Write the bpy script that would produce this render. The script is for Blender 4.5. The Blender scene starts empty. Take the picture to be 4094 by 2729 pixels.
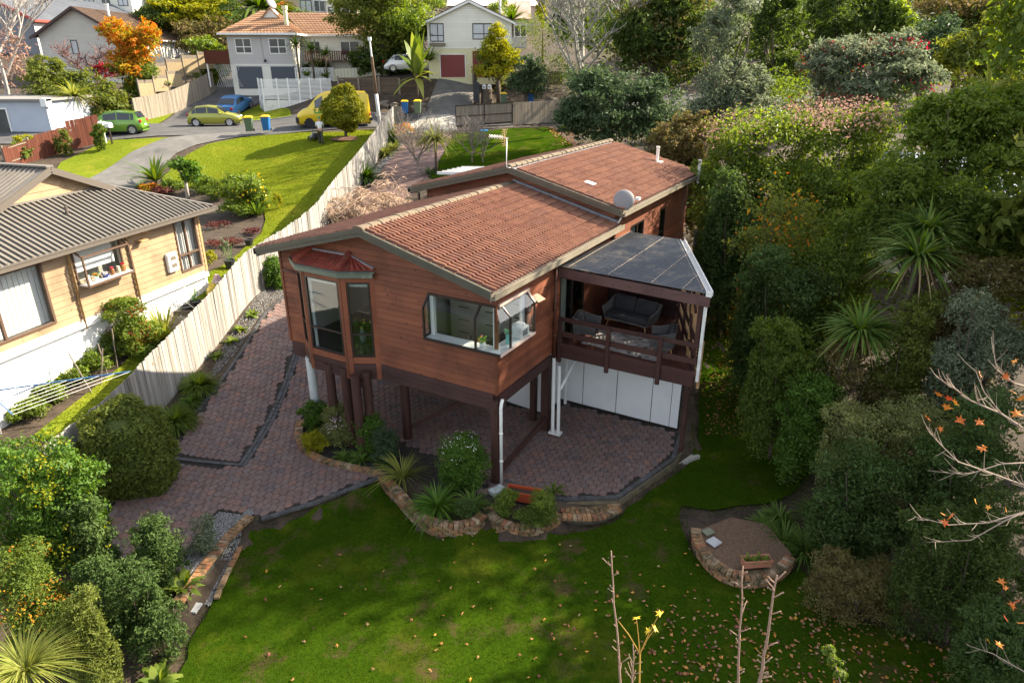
import bpy,math,random,bmesh
import numpy as np
from mathutils import Vector,Matrix,noise as mnoise
from mathutils.geometry import delaunay_2d_cdt
random.seed(7)
sc=bpy.context.scene
R=math.radians
# -- camera, sky, sun, exposure
HC=10.2;PIT=R(22.8);FPX=2700.0/4094.0
cam=bpy.data.cameras.new('camera');cam.sensor_width=36.0;cam.lens=36.0*FPX
cam.clip_start=0.1;cam.clip_end=1500
camo=bpy.data.objects.new('camera',cam);sc.collection.objects.link(camo)
camo.location=(0,0,HC);camo.rotation_euler=(R(90)-PIT,0,0)
sc.camera=camo
SUN_AZ,SUN_EL=R(66.0),R(34.5)
w=bpy.data.worlds.new('World');sc.world=w;w.use_nodes=True
nt=w.node_tree;bg=nt.nodes['Background']
sky=nt.nodes.new('ShaderNodeTexSky');sky.sky_type='NISHITA';sky.sun_disc=False
sky.sun_elevation=SUN_EL;sky.sun_rotation=SUN_AZ;sky.air_density=1.0;sky.dust_density=1.5;sky.ozone_density=1.0
sat=nt.nodes.new('ShaderNodeHueSaturation');sat.inputs['Saturation'].default_value=0.42
nt.links.new(sky.outputs[0],sat.inputs['Color']);nt.links.new(sat.outputs[0],bg.inputs[0]);bg.inputs[1].default_value=0.115
sl=bpy.data.lights.new('sun','SUN');sl.energy=4.6;sl.angle=R(0.55);sl.color=(1.0,0.87,0.67)
slo=bpy.data.objects.new('sun',sl);sc.collection.objects.link(slo)
sd=Vector((math.cos(SUN_EL)*math.sin(SUN_AZ),math.cos(SUN_EL)*math.cos(SUN_AZ),math.sin(SUN_EL)))
slo.rotation_euler=sd.to_track_quat('Z','Y').to_euler();slo.location=sd*60
vs=sc.view_settings;vs.view_transform='Standard';vs.look='None';vs.gamma=1.0;vs.use_curve_mapping=False
vs.exposure=1.9
cy=sc.cycles
cy.use_denoising=True;cy.max_bounces=7;cy.diffuse_bounces=3;cy.glossy_bounces=3;cy.transmission_bounces=4
cy.transparent_max_bounces=8;cy.caustics_reflective=False;cy.caustics_refractive=False
# -- helpers: places measured from the photograph
PX=4094.0/2352.0
_cp,_sp=math.cos(PIT),math.sin(PIT)
def ray(x,y):
 a=(x*PX-2047.0)/2700.0;b=-(y*PX-1364.5)/2700.0
 return np.array([a,_cp+b*_sp,-_sp+b*_cp])
def at(x,y,z):
 r=ray(x,y);return Vector(np.array([0,0,HC])+r*((z-HC)/r[2]))
def aty(x,y,Y):
 r=ray(x,y);return Vector(np.array([0,0,HC])+r*(Y/r[1]))
def pxm(Y,y=784):
 r=ray(1176,y);return PX/2700.0*Y/r[1]
# -- helpers: objects
def link(o,parent=None):
 sc.collection.objects.link(o)
 if parent is not None:o.parent=parent
 return o
def tag(o,label=None,cat=None,group=None,kind=None):
 if label:o['label']=label
 if cat:o['category']=cat
 if group:o['group']=group
 if kind:o['kind']=kind
 return o
def empty(name,loc=(0,0,0),rz=0.0,label=None,cat=None,group=None,kind=None):
 o=bpy.data.objects.new(name,None);o.empty_display_size=0.2
 o.location=loc;o.rotation_euler=(0,0,rz);link(o);return tag(o,label,cat,group,kind)
def inst(name,mesh,parent=None,loc=(0,0,0),rot=(0,0,0),scl=(1,1,1)):
 o=bpy.data.objects.new(name,mesh);o.location=loc;o.rotation_euler=rot;o.scale=scl
 return link(o,parent)
def copy_tree(o,parent=None):
 c=o.copy();link(c)
 if parent is not None:c.parent=parent
 for ch in o.children:copy_tree(ch,c)
 return c
def mesh_np(name,V,Fc,mat=None,tint=None,smooth=False):
 """V (n,3), Fc (m,k) all same k; tint per face"""
 me=bpy.data.meshes.new(name);V=np.asarray(V,np.float32);Fc=np.asarray(Fc,np.int32)
 n,(m,k)=len(V),Fc.shape
 me.vertices.add(n);me.vertices.foreach_set('co',V.ravel())
 me.loops.add(m*k);me.loops.foreach_set('vertex_index',Fc.ravel())
 me.polygons.add(m);me.polygons.foreach_set('loop_start',np.arange(0,m*k,k,dtype=np.int32))
 me.polygons.foreach_set('loop_total',np.full(m,k,np.int32))
 if smooth:me.polygons.foreach_set('use_smooth',np.ones(m,bool))
 if tint is not None:
  a=me.attributes.new('tint','FLOAT','FACE');a.data.foreach_set('value',np.asarray(tint,np.float32))
 me.update(calc_edges=True)
 if mat:me.materials.append(mat)
 return me
class MB:
 def __init__(s):s.v=[];s.f=[];s.m=[];s.t=[];s.tv=0.5
 def add(s,vs_,fs,mi=0):
  b=len(s.v);s.v.extend([tuple(p)for p in vs_])
  for f in fs:s.f.append([i+b for i in f]);s.m.append(mi);s.t.append(s.tv)
  return s
 def box(s,x0,x1,y0,y1,z0,z1,mi=0):
  P=[(x0,y0,z0),(x1,y0,z0),(x1,y1,z0),(x0,y1,z0),(x0,y0,z1),(x1,y0,z1),(x1,y1,z1),(x0,y1,z1)]
  return s.add(P,[(0,3,2,1),(4,5,6,7),(0,1,5,4),(1,2,6,5),(2,3,7,6),(3,0,4,7)],mi)
 def bar(s,p0,p1,w_,h_,up=(0,0,1),mi=0):
  p0=Vector(p0);p1=Vector(p1);d=(p1-p0).normalized();u=Vector(up)
  sx=d.cross(u)
  if sx.length<1e-4:sx=d.cross(Vector((1,0,0)))
  sx.normalize();uz=sx.cross(d).normalized();P=[]
  for p in(p0,p1):
   for a,b in((-1,-1),(1,-1),(1,1),(-1,1)):P.append(p+sx*(a*w_/2)+uz*(b*h_/2))
  return s.add(P,[(0,1,2,3),(7,6,5,4),(0,4,5,1),(1,5,6,2),(2,6,7,3),(3,7,4,0)],mi)
 def tube(s,pts,r,n=8,mi=0,caps=True):
  pts=[Vector(p)for p in pts];k=len(pts)
  rr=r if isinstance(r,(list,tuple))else[r]*k
  b=len(s.v);prev=None
  for i,p in enumerate(pts):
   d=(pts[min(i+1,k-1)]-pts[max(i-1,0)])
   if d.length<1e-9:d=Vector((0,0,1))
   d.normalize()
   if prev is None:x=d.orthogonal().normalized()
   else:
    x=prev-d*prev.dot(d)
    x=x.normalized()if x.length>1e-6 else d.orthogonal().normalized()
   prev=x;y=d.cross(x)
   for j in range(n):
    a=2*math.pi*j/n;s.v.append(tuple(p+(x*math.cos(a)+y*math.sin(a))*rr[i]))
  for i in range(k-1):
   for j in range(n):
    j2=(j+1)%n
    s.f.append([b+i*n+j,b+i*n+j2,b+(i+1)*n+j2,b+(i+1)*n+j]);s.m.append(mi);s.t.append(s.tv)
  if caps:
   s.f.append([b+j for j in range(n)][::-1]);s.m.append(mi);s.t.append(s.tv)
   s.f.append([b+(k-1)*n+j for j in range(n)]);s.m.append(mi);s.t.append(s.tv)
  return s
 def prism(s,poly,vec,mi=0):
  """closed prism: planar polygon (3d points) swept along vec"""
  v=Vector(vec);P=[Vector(p)for p in poly];n=len(P)
  nr=Vector((0,0,0))
  for i in range(n):nr+=P[i].cross(P[(i+1)%n])
  if nr.dot(v)>0:P=P[::-1]
  Q=P+[p+v for p in P]
  return s.add(Q,[tuple(range(n)),tuple(range(2*n-1,n-1,-1))]+[(i,i+n,(i+1)%n+n,(i+1)%n)for i in range(n)],mi)
 def lathe(s,prof,c=(0,0,0),n=16,mi=0):
  b=len(s.v)
  for r_,z in prof:
   for j in range(n):
    a=2*math.pi*j/n;s.v.append((c[0]+r_*math.cos(a),c[1]+r_*math.sin(a),c[2]+z))
  for i in range(len(prof)-1):
   for j in range(n):
    j2=(j+1)%n
    s.f.append([b+i*n+j,b+i*n+j2,b+(i+1)*n+j2,b+(i+1)*n+j]);s.m.append(mi);s.t.append(s.tv)
  for q,rev in((0,True),(len(prof)-1,False)):
   if prof[q][0]>1e-4:
    f=[b+q*n+j for j in range(n)];s.f.append(f[::-1]if rev else f);s.m.append(mi);s.t.append(s.tv)
  return s
 def ell(s,c,r,nu=12,nv=8,mi=0,jit=0.0):
  b=len(s.v)
  for i in range(nv+1):
   th=math.pi*i/nv
   for j in range(nu):
    ph=2*math.pi*j/nu
    d=Vector((math.sin(th)*math.cos(ph),math.sin(th)*math.sin(ph),math.cos(th)))
    k=1+(jit*mnoise.noise(d*1.7+Vector(c))if jit else 0)
    s.v.append((c[0]+r[0]*d.x*k,c[1]+r[1]*d.y*k,c[2]+r[2]*d.z*k))
  for i in range(nv):
   for j in range(nu):
    j2=(j+1)%nu
    s.f.append([b+i*nu+j,b+(i+1)*nu+j,b+(i+1)*nu+j2,b+i*nu+j2]);s.m.append(mi);s.t.append(s.tv)
  return s
 def mesh(s,name,mats,smooth=False):
  me=bpy.data.meshes.new(name);me.from_pydata(s.v,[],s.f)
  for m in(mats if isinstance(mats,(list,tuple))else[mats]):me.materials.append(m)
  me.polygons.foreach_set('material_index',s.m)
  if smooth:me.polygons.foreach_set('use_smooth',[True]*len(s.f))
  a=me.attributes.new('tint','FLOAT','FACE');a.data.foreach_set('value',s.t)
  me.update();return me
 def build(s,name,mats,parent=None,smooth=False,bevel=0.0,loc=(0,0,0),rz=0.0,seg=1):
  o=bpy.data.objects.new(name,s.mesh(name,mats,smooth));o.location=loc;o.rotation_euler=(0,0,rz);link(o,parent)
  if bevel:
   b=o.modifiers.new('bevel','BEVEL');b.width=bevel;b.segments=seg;b.limit_method='ANGLE';b.angle_limit=R(40)
  return o
def hum(a,b):return a+(b-a)*random.random()
# -- helpers: materials
MATS={}
def _n(t,ty,**kw):
 n=t.nodes.new(ty)
 for k,v in kw.items():setattr(n,k,v)
 return n
def mixc(t,fac,a,b,mode='MIX'):
 n=_n(t,'ShaderNodeMix',data_type='RGBA',blend_type=mode)
 for sock,v in((n.inputs[0],fac),(n.inputs[6],a),(n.inputs[7],b)):
  if hasattr(v,'links')or hasattr(v,'is_linked'):t.links.new(v,sock)
  else:sock.default_value=v if not isinstance(v,(tuple,list))else(*v,1.0)[:4]
 return n.outputs[2]
def rampf(t,src,lo,hi,inv=False):
 n=_n(t,'ShaderNodeMapRange');n.inputs[1].default_value=lo;n.inputs[2].default_value=hi
 n.inputs[3].default_value=1.0 if inv else 0.0;n.inputs[4].default_value=0.0 if inv else 1.0
 t.links.new(src,n.inputs[0]);return n.outputs[0]
def noise(t,vec,scale,detail=4,rough=0.6):
 n=_n(t,'ShaderNodeTexNoise');n.inputs['Scale'].default_value=scale;n.inputs['Detail'].default_value=detail
 n.inputs['Roughness'].default_value=rough
 if vec is not None:t.links.new(vec,n.inputs['Vector'])
 return n.outputs['Fac']
def mat(name,col,rough=0.7,col2=None,scale=3.0,stretch=None,lo=.35,hi=.7,rnd=None,rv=0.25,rcol=None,bump=0.0,bscale=60.0,metal=0.0,spec=0.4,col3=None,scale3=.8,lo3=.55,hi3=.7,coord='Object',coat=0.0,alpha=None):
 if name in MATS:return MATS[name]
 m=bpy.data.materials.new(name);m.use_nodes=True;t=m.node_tree;b=t.nodes['Principled BSDF']
 tc=_n(t,'ShaderNodeTexCoord');vec=tc.outputs[coord]
 if coord=='World':
  pass
 if stretch:
  mp=_n(t,'ShaderNodeMapping');mp.inputs['Scale'].default_value=stretch;t.links.new(vec,mp.inputs[0]);vec=mp.outputs[0]
 c=(*col,1.0)
 if col2 is not None:c=mixc(t,rampf(t,noise(t,vec,scale),lo,hi),col,col2)
 if col3 is not None:c=mixc(t,rampf(t,noise(t,tc.outputs[coord],scale3,5),lo3,hi3),c,col3)
 if rnd:
  if rnd=='obj':rs=_n(t,'ShaderNodeObjectInfo').outputs['Random']
  else:rs=_n(t,'ShaderNodeAttribute',attribute_name='tint').outputs['Fac']
  if rcol is not None:c=mixc(t,rs,c,rcol)if not isinstance(rcol,list)else _ramp(t,rs,rcol,c)
  else:
   mr=_n(t,'ShaderNodeMapRange');mr.inputs[3].default_value=1-rv;mr.inputs[4].default_value=1+rv
   t.links.new(rs,mr.inputs[0])
   h=_n(t,'ShaderNodeHueSaturation');t.links.new(mr.outputs[0],h.inputs['Value'])
   if hasattr(c,'is_linked')or hasattr(c,'links'):t.links.new(c,h.inputs['Color'])
   else:h.inputs['Color'].default_value=c
   c=h.outputs[0]
 if isinstance(c,tuple):b.inputs['Base Color'].default_value=c
 else:t.links.new(c,b.inputs['Base Color'])
 b.inputs['Roughness'].default_value=rough;b.inputs['Metallic'].default_value=metal
 b.inputs['Specular IOR Level'].default_value=spec
 if coat:b.inputs['Coat Weight'].default_value=coat;b.inputs['Coat Roughness'].default_value=0.08
 if bump:
  bp=_n(t,'ShaderNodeBump');bp.inputs['Strength'].default_value=bump;bp.inputs['Distance'].default_value=0.02
  t.links.new(noise(t,vec,bscale,3),bp.inputs['Height']);t.links.new(bp.outputs[0],b.inputs['Normal'])
 MATS[name]=m;return m
def _ramp(t,fac,cols,base=None):
 r=_n(t,'ShaderNodeValToRGB');el=r.color_ramp.elements
 k=len(cols)
 el[0].position=0;el[0].color=(*cols[0],1);el[1].position=1;el[1].color=(*cols[-1],1)
 for i in range(1,k-1):
  e=el.new(i/(k-1));e.color=(*cols[i],1)
 t.links.new(fac,r.inputs[0]);return r.outputs[0]
def leafmat(name,cols,trans=0.35,rough=0.42,spec=0.45,tcol=None):
 if name in MATS:return MATS[name]
 m=bpy.data.materials.new(name);m.use_nodes=True;t=m.node_tree;b=t.nodes['Principled BSDF'];out=t.nodes['Material Output']
 at_=_n(t,'ShaderNodeAttribute',attribute_name='tint')
 c=_ramp(t,at_.outputs['Fac'],cols)
 t.links.new(c,b.inputs['Base Color']);b.inputs['Roughness'].default_value=rough;b.inputs['Specular IOR Level'].default_value=spec
 tr=_n(t,'ShaderNodeBsdfTranslucent')
 h=_n(t,'ShaderNodeHueSaturation');h.inputs['Hue'].default_value=0.485;h.inputs['Saturation'].default_value=1.15;h.inputs['Value'].default_value=1.7
 t.links.new(c,h.inputs['Color']);t.links.new(h.outputs[0],tr.inputs[0])
 mx=_n(t,'ShaderNodeMixShader');mx.inputs[0].default_value=trans
 t.links.new(b.outputs[0],mx.inputs[1]);t.links.new(tr.outputs[0],mx.inputs[2]);t.links.new(mx.outputs[0],out.inputs[0])
 MATS[name]=m;return m
def glassmat(name,tint=(.75,.8,.8),refl=0.0,rough=0.0):
 if name in MATS:return MATS[name]
 m=bpy.data.materials.new(name);m.use_nodes=True;t=m.node_tree;out=t.nodes['Material Output'];t.nodes.remove(t.nodes['Principled BSDF'])
 tr=_n(t,'ShaderNodeBsdfTransparent');tr.inputs[0].default_value=(*tint,1)
 gl=_n(t,'ShaderNodeBsdfGlossy');gl.inputs['Roughness'].default_value=rough
 fr=_n(t,'ShaderNodeLayerWeight');fr.inputs[0].default_value=0.5
 pw=_n(t,'ShaderNodeMath',operation='POWER');pw.inputs[1].default_value=4.0;t.links.new(fr.outputs['Facing'],pw.inputs[0])
 ad=_n(t,'ShaderNodeMath',operation='MULTIPLY_ADD');ad.inputs[1].default_value=0.8;ad.inputs[2].default_value=0.045+refl;ad.use_clamp=True
 t.links.new(pw.outputs[0],ad.inputs[0])
 mx=_n(t,'ShaderNodeMixShader');t.links.new(ad.outputs[0],mx.inputs[0]);t.links.new(tr.outputs[0],mx.inputs[1]);t.links.new(gl.outputs[0],mx.inputs[2])
 t.links.new(mx.outputs[0],out.inputs[0]);MATS[name]=m;return m
# -- terrain
YAW=R(29.9);HO=Vector((-0.371,14.77,0));FLZ=2.584
_hx=Vector((math.cos(YAW),-math.sin(YAW),0));_hy=Vector((math.sin(YAW),math.cos(YAW),0))
def hw(X,Y,Z=0.0):return HO+_hx*X+_hy*Y+Vector((0,0,Z))
CT=[(-.4,14.7,0),(-3.5,15,0),(-7.4,15.7,0),(-9.8,16.1,0),(2.6,14.3,0),(4.5,16,0),(1.5,19.5,0),(4.9,17.5,0),(-6.6,18.8,0.02),(-10,13.3,-.02),(-8.2,11.5,-.05),(-.2,19.3,0),(-4,18.4,0),(-3,12.5,0),(0,12,0),(4,12,0),(-6,9,-.1),(0,9,-.08),(5,9,-.08),(0,5,-.3),(-8,5,-.3),(8,5,-.3),(6.2,18.5,.1),(7,22,.45),(8.5,28,1.3),(9,14,0.1),(12,12,0),(12,20,.5),(16,16,.3),(16,26,1.2),(22,20,.8),(14,34,2.4),(20,40,3.5),(30,30,2.4),(26,50,5),(-8,21.8,.8),(-9.6,21.8,.82),(-9.4,18.2,.12),(-9.2,25.7,1.45),(-8.3,32,2.4),(-7,40,3.7),(-6,46,4.7),(-5.5,51,5.2),(-2.5,24.5,1.3),(-2,30,2.3),(-11.5,24.7,2.0),(-12.6,20.5,1.3),(-13.2,17,.75),(-13,13,.2),(-17,24,2.1),(-20,15,.8),(-12.8,35.8,2.85),(-12,30,2.2),(-20,40,3.0),(-20,33,2.5),(-28,44,3.95),(-19,44.3,3.55),(-24,48,5.0),(-30,36,3.3),(-11.6,49,5.07),(-17.6,41,3.2),(-34,50,5.2),(-28,52,5.27),(-20,54,5.3),(-10,55.5,5.32),(-4,55,5.3),(4,59,5.45),(-28,57,5.4),(-20,58,5.4),(-10,60,5.5),(0,62,5.7),(12,64,6.0),(3.7,48,5.0),(2,44,4.35),(10,45,4.6),(5,36,3.1),(16,52,5.4),(-26,68,7.5),(-22,64,6.4),(-30,66,7.2),(-14,63,7.6),(-6.5,66,8.4),(-4,60.5,5.9),(0,65,6.6),(8,68,7.2),(-34,60,6.2),(-44,64,7.2),(-12,70,8.8),(-28,76,8.4),(-60,85,11),(-20,90,11),(10,85,11),(40,80,11),(-60,125,21),(0,125,21),(60,125,21),(0,170,33),(-90,170,33),(90,170,33),(-90,60,7),(-60,40,4),(60,40,5),(60,10,1),(-60,10,0),(0,-15,-1.2),(40,-15,-1),(-40,-15,-1)]
_C=np.array(CT,float)
def _phi(r2):return 0.5*r2*np.log(r2+1e-9)
_d2=((_C[:,None,:2]-_C[None,:,:2])**2).sum(2)
_n0=len(_C);_A=np.zeros((_n0+3,_n0+3));_A[:_n0,:_n0]=_phi(_d2)+np.eye(_n0)*0.4
_A[:_n0,_n0]=1;_A[:_n0,_n0+1:]=_C[:,:2];_A[_n0,:_n0]=1;_A[_n0+1:,:_n0]=_C[:,:2].T
_w=np.linalg.solve(_A,np.concatenate([_C[:,2],[0,0,0]]))
def g0(x,y):
 x=np.atleast_1d(np.asarray(x,float));y=np.atleast_1d(np.asarray(y,float));out=np.empty(len(x))
 for s in range(0,len(x),20000):
  xs,ys=x[s:s+20000],y[s:s+20000]
  d=(xs[:,None]-_C[None,:,0])**2+(ys[:,None]-_C[None,:,1])**2
  out[s:s+20000]=_phi(d)@_w[:_n0]+_w[_n0]+xs*_w[_n0+1]+ys*_w[_n0+2]
 return out
def inside(px,py,poly):
 px=np.asarray(px);py=np.asarray(py);c=np.zeros(px.shape,bool);n=len(poly)
 for i in range(n):
  x0,y0=poly[i][0],poly[i][1];x1,y1=poly[(i+1)%n][0],poly[(i+1)%n][1]
  k=((y0>py)!=(y1>py));c^=k&(px<(x1-x0)*(py-y0)/((y1-y0)+1e-12)+x0)
 return c
def pdist(px,py,poly,closed=True):
 d=np.full(np.shape(px),1e9);n=len(poly)
 for i in range(n if closed else n-1):
  a=np.array(poly[i][:2]);b=np.array(poly[(i+1)%n][:2]);e=b-a;L=(e@e)+1e-12
  t=np.clip(((px-a[0])*e[0]+(py-a[1])*e[1])/L,0,1)
  d=np.minimum(d,np.hypot(px-a[0]-t*e[0],py-a[1]-t*e[1]))
 return d
def vz(pts,z):return[tuple(at(x,y,z)[:2])for x,y in pts]
LOW=vz([(398,1405),(470,1280),(575,1190),(640,1178),(760,1140),(868,1096),(905,1085),(950,1130),(990,1180),(1050,1196),(1118,1172),(1180,1196),(1262,1200),(1290,1150),(1418,1142),(1548,1054),(1568,1030)],0)+[tuple(hw(3.9,4.4)[:2]),tuple(hw(2.6,7.6)[:2]),(9.5,25.5),(30,22),(30,-12),(-30,-12),(-14,4),(-9,8.2)]
def h(x,y):
 x=np.atleast_1d(np.asarray(x,float));y=np.atleast_1d(np.asarray(y,float))
 z=g0(x,y);m=(x>-31)&(x<31)&(y<27)
 if m.any():
  d=pdist(x[m],y[m],LOW);d=np.where(inside(x[m],y[m],LOW),d,-d)
  t=np.clip((d+0.02)/0.22,0,1);z[m]-=0.35*t*t*(3-2*t)
 return z
def h1(x,y):return float(h([x],[y])[0])
def atg(x,y,off=0.0):
 """picture point to the place on the ground under it"""
 r=ray(x,y);Y=np.arange(6.0,120.0,0.1);X=r[0]/r[1]*Y;Z=HC+r[2]/r[1]*Y
 d=Z-(h(X,Y)+off);i=int(np.argmax(d<=0))
 if i==0:i=len(Y)-1
 a,b=d[i-1],d[i];f=a/(a-b+1e-12);yy=Y[i-1]+0.1*f
 return Vector((r[0]/r[1]*yy,yy,HC+r[2]/r[1]*yy))
def gpoly(pts):return[tuple(atg(x,y)[:2])for x,y in pts]
def drape(name,poly,off,mat_,res=0.5,parent=None,smooth=True,hf=None):
 P=[Vector((p[0],p[1]))for p in poly];n=len(P);bd=[]
 for i in range(n):
  a,b=P[i],P[(i+1)%n];k=max(1,int((b-a).length/res))
  bd+=[a.lerp(b,j/k)for j in range(k)]
 xs=[p.x for p in bd];ys=[p.y for p in bd]
 gx,gy=np.meshgrid(np.arange(min(xs),max(xs),res),np.arange(min(ys),max(ys),res));gx=gx.ravel();gy=gy.ravel()
 bl=[tuple(b)for b in bd]
 m=inside(gx,gy,bl)&(pdist(gx,gy,bl)>res*0.4)
 pts=bd+[Vector((a,b))for a,b in zip(gx[m],gy[m])];nb=len(bd)
 vo,_,fo,*_r=delaunay_2d_cdt(pts,[(i,(i+1)%nb)for i in range(nb)],[],1,1e-5)
 X=np.array([v.x for v in vo]);Y=np.array([v.y for v in vo]);Z=(hf or h)(X,Y)+off
 me=bpy.data.meshes.new(name);me.from_pydata(list(zip(X,Y,Z)),[],[tuple(f)for f in fo]);me.materials.append(mat_)
 if smooth:me.polygons.foreach_set('use_smooth',[True]*len(me.polygons))
 me.update()
 if len(me.polygons)and sum(p.normal.z for p in me.polygons)<0:me.flip_normals()
 return link(bpy.data.objects.new(name,me),parent)
def grassmat(name,a,b,brown,dry,sc_=1.0,lo=.56,hi=.72):
 m=bpy.data.materials.new(name);m.use_nodes=True;t=m.node_tree;bs=t.nodes['Principled BSDF']
 ge=_n(t,'ShaderNodeNewGeometry');p=ge.outputs['Position']
 c=mixc(t,rampf(t,noise(t,p,1.3*sc_,5),.35,.65),a,b)
 c=mixc(t,rampf(t,noise(t,p,14*sc_,3),.42,.72),c,tuple(k*.72 for k in a))
 c=mixc(t,rampf(t,noise(t,p,.55*sc_,5,.7),.52,.7),c,dry)
 c=mixc(t,rampf(t,noise(t,p,.9*sc_,6,.75),lo,hi),c,brown)
 t.links.new(c,bs.inputs['Base Color']);bs.inputs['Roughness'].default_value=.85;bs.inputs['Specular IOR Level'].default_value=.0
 bp=_n(t,'ShaderNodeBump');bp.inputs['Strength'].default_value=.7;bp.inputs['Distance'].default_value=.04
 t.links.new(noise(t,p,45*sc_,3),bp.inputs['Height']);t.links.new(bp.outputs[0],bs.inputs['Normal'])
 MATS[name]=m;return m
M_soil=mat('soil',(.035,.025,.017),.95,(.075,.053,.035),2.2,bump=.6,bscale=25,col3=(.02,.016,.01),scale3=7)
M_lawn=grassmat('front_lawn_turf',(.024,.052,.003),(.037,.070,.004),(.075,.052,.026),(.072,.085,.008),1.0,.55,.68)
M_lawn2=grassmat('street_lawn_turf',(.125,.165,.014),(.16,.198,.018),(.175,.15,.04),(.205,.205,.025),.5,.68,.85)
M_asph=mat('asphalt',(.06,.06,.062),.9,(.095,.093,.09),1.4,bump=.25,bscale=90,col3=(.045,.045,.047),scale3=.35)
M_asph2=mat('old_asphalt',(.10,.095,.09),.92,(.15,.145,.135),1.2,bump=.3,bscale=80,col3=(.075,.075,.07),scale3=.6)
M_conc=mat('concrete',(.30,.28,.25),.9,(.38,.36,.32),1.5,bump=.2,bscale=50,col3=(.2,.19,.16),scale3=.9)
M_kerb=mat('kerb_stone',(.33,.32,.3),.9,(.22,.21,.19),3)
def _axis(lo,hi,a,b,fine,coarse):
 return np.unique(np.concatenate([np.arange(lo,a,coarse),np.arange(a,b,fine),np.arange(b,hi+.1,coarse)]))
_gx=_axis(-260,260,-32,26,.4,6.0);_gy=_axis(-40,420,2,72,.4,6.0)
GX,GY=np.meshgrid(_gx,_gy);_x,_y=GX.ravel(),GY.ravel()
_z=h(_x,np.minimum(_y,170))-0.05
nx,ny=len(_gx),len(_gy);_i=np.arange(nx*ny).reshape(ny,nx)
_q=np.stack([_i[:-1,:-1],_i[:-1,1:],_i[1:,1:],_i[1:,:-1]],-1).reshape(-1,4)
tag(link(bpy.data.objects.new('ground',mesh_np('ground',np.stack([_x,_y,_z],1),_q,M_soil,smooth=True))),'dark bare soil and leaf litter under the whole garden','ground',kind='structure')
LAWN=gpoly([(578,1222),(640,1205),(720,1165),(790,1136),(868,1112),(910,1136),(938,1170),(985,1206),(1055,1212),(1115,1200),(1172,1216),(1270,1224),(1405,1202),(1442,1168),(1492,1126),(1535,1098),(1588,1055),(1606,990),(1606,900),(1612,800),(1640,720),(1668,700),(1700,790),(1735,870),(1800,930),(1845,990),(1862,1055),(1840,1110),(1780,1150),(1700,1160),(1640,1172),(1600,1165),(1568,1160),(1560,1190),(1576,1235),(1605,1285),(1645,1328),(1710,1350),(1790,1338),(1840,1305),(1880,1370),(1930,1420),(2030,1440),(2200,1500),(2420,1600)])+[(9.5,5.5),(-7.5,5.5)]+gpoly([(395,1567),(440,1470),(480,1400),(520,1320),(560,1250)])
def ragged(poly,step=.25,amp=.07):
 P=[Vector((*p,0))for p in poly];n=len(P);out=[]
 for i in range(n):
  a,b,c,d=P[i-1],P[i],P[(i+1)%n],P[(i+2)%n];k=max(1,int((c-b).length/step))
  for j in range(k):
   t=j/k;q=.5*((2*b)+(c-a)*t+(2*a-5*b+4*c-d)*t*t+(3*b-a-3*c+d)*t**3);nz_=mnoise.noise_vector(q*2.1);out.append((q.x+nz_.x*amp,q.y+nz_.y*amp))
 return out
LAWN=ragged(LAWN)
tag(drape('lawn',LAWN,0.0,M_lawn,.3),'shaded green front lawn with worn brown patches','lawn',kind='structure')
NLAWN=gpoly([(862,297),(780,303),(700,304),(600,310),(560,315),(480,330),(430,355),(395,385),(370,410),(420,430),(500,430),(540,420),(580,440),(605,470),(610,505),(600,535),(560,570),(520,605),(485,622),(462,650),(440,675),(411,713),(370,750),(329,788),(274,843),(205,898),(75,1000),(140,1010),(300,890),(380,810),(440,748),(530,655),(590,588),(655,540),(700,500),(735,465),(770,420),(815,372),(850,330)])
tag(drape('lawn',NLAWN,0.0,M_lawn2,.5),'bright mown lawn sloping down from the street past the paling fence','lawn',kind='structure')
tag(drape('lawn',gpoly([(140,372),(250,322),(330,318),(388,316),(300,350),(210,408),(180,425),(120,400)]),0.0,M_lawn2,.5),'small bright lawn beside the brown garden fence','lawn',kind='structure')
tag(drape('lawn',gpoly([(325,288),(330,262),(400,228),(480,200),(488,212),(430,240),(395,262),(345,290)]),0.0,M_lawn2,.5),'grass verge under the grey paling fence across the street','lawn',kind='structure')
tag(drape('lawn',gpoly([(548,262),(600,238),(665,250),(672,272),(640,277),(580,276)]),0.0,M_lawn2,.5),'grass verge in front of the white lattice fence','lawn',kind='structure')
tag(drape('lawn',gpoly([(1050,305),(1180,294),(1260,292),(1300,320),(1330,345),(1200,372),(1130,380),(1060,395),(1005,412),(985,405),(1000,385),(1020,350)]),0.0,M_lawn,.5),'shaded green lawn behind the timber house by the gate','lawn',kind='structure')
def wp(*p):return list(p)
ROADN=[(-60,43.5),(-40,46.2),(-32,47.6),(-24,49.2),(-19,50.3),(-15,52),(-10.3,53.4),(-4.3,54.2),(5,57.5),(15,60.5),(40,66)]
ROADF=[(40,73),(15,67.5),(8,65.8),(0,63.2),(-8,60.8),(-13,59.6),(-18.5,58.4),(-24,57.2),(-32,55),(-60,51.5)]
tag(drape('road',ROADN+ROADF,0.005,M_asph,.8),'grey asphalt street running across behind the gardens','road',kind='structure')
def kerb(line,name,lab,w_=.16,hh=.12):
 mb=MB()
 for(x0,y0),(x1,y1)in zip(line,line[1:]):
  k=max(1,int(math.hypot(x1-x0,y1-y0)/1.2))
  for j in range(k):
   a=(x0+(x1-x0)*j/k,y0+(y1-y0)*j/k);b=(x0+(x1-x0)*(j+1)/k,y0+(y1-y0)*(j+1)/k)
   mb.bar((*a,h1(*a)+hh/2-.04),(*b,h1(*b)+hh/2-.04),w_,hh)
 return tag(mb.build(name,M_kerb),lab,'kerb',kind='structure')
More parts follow.
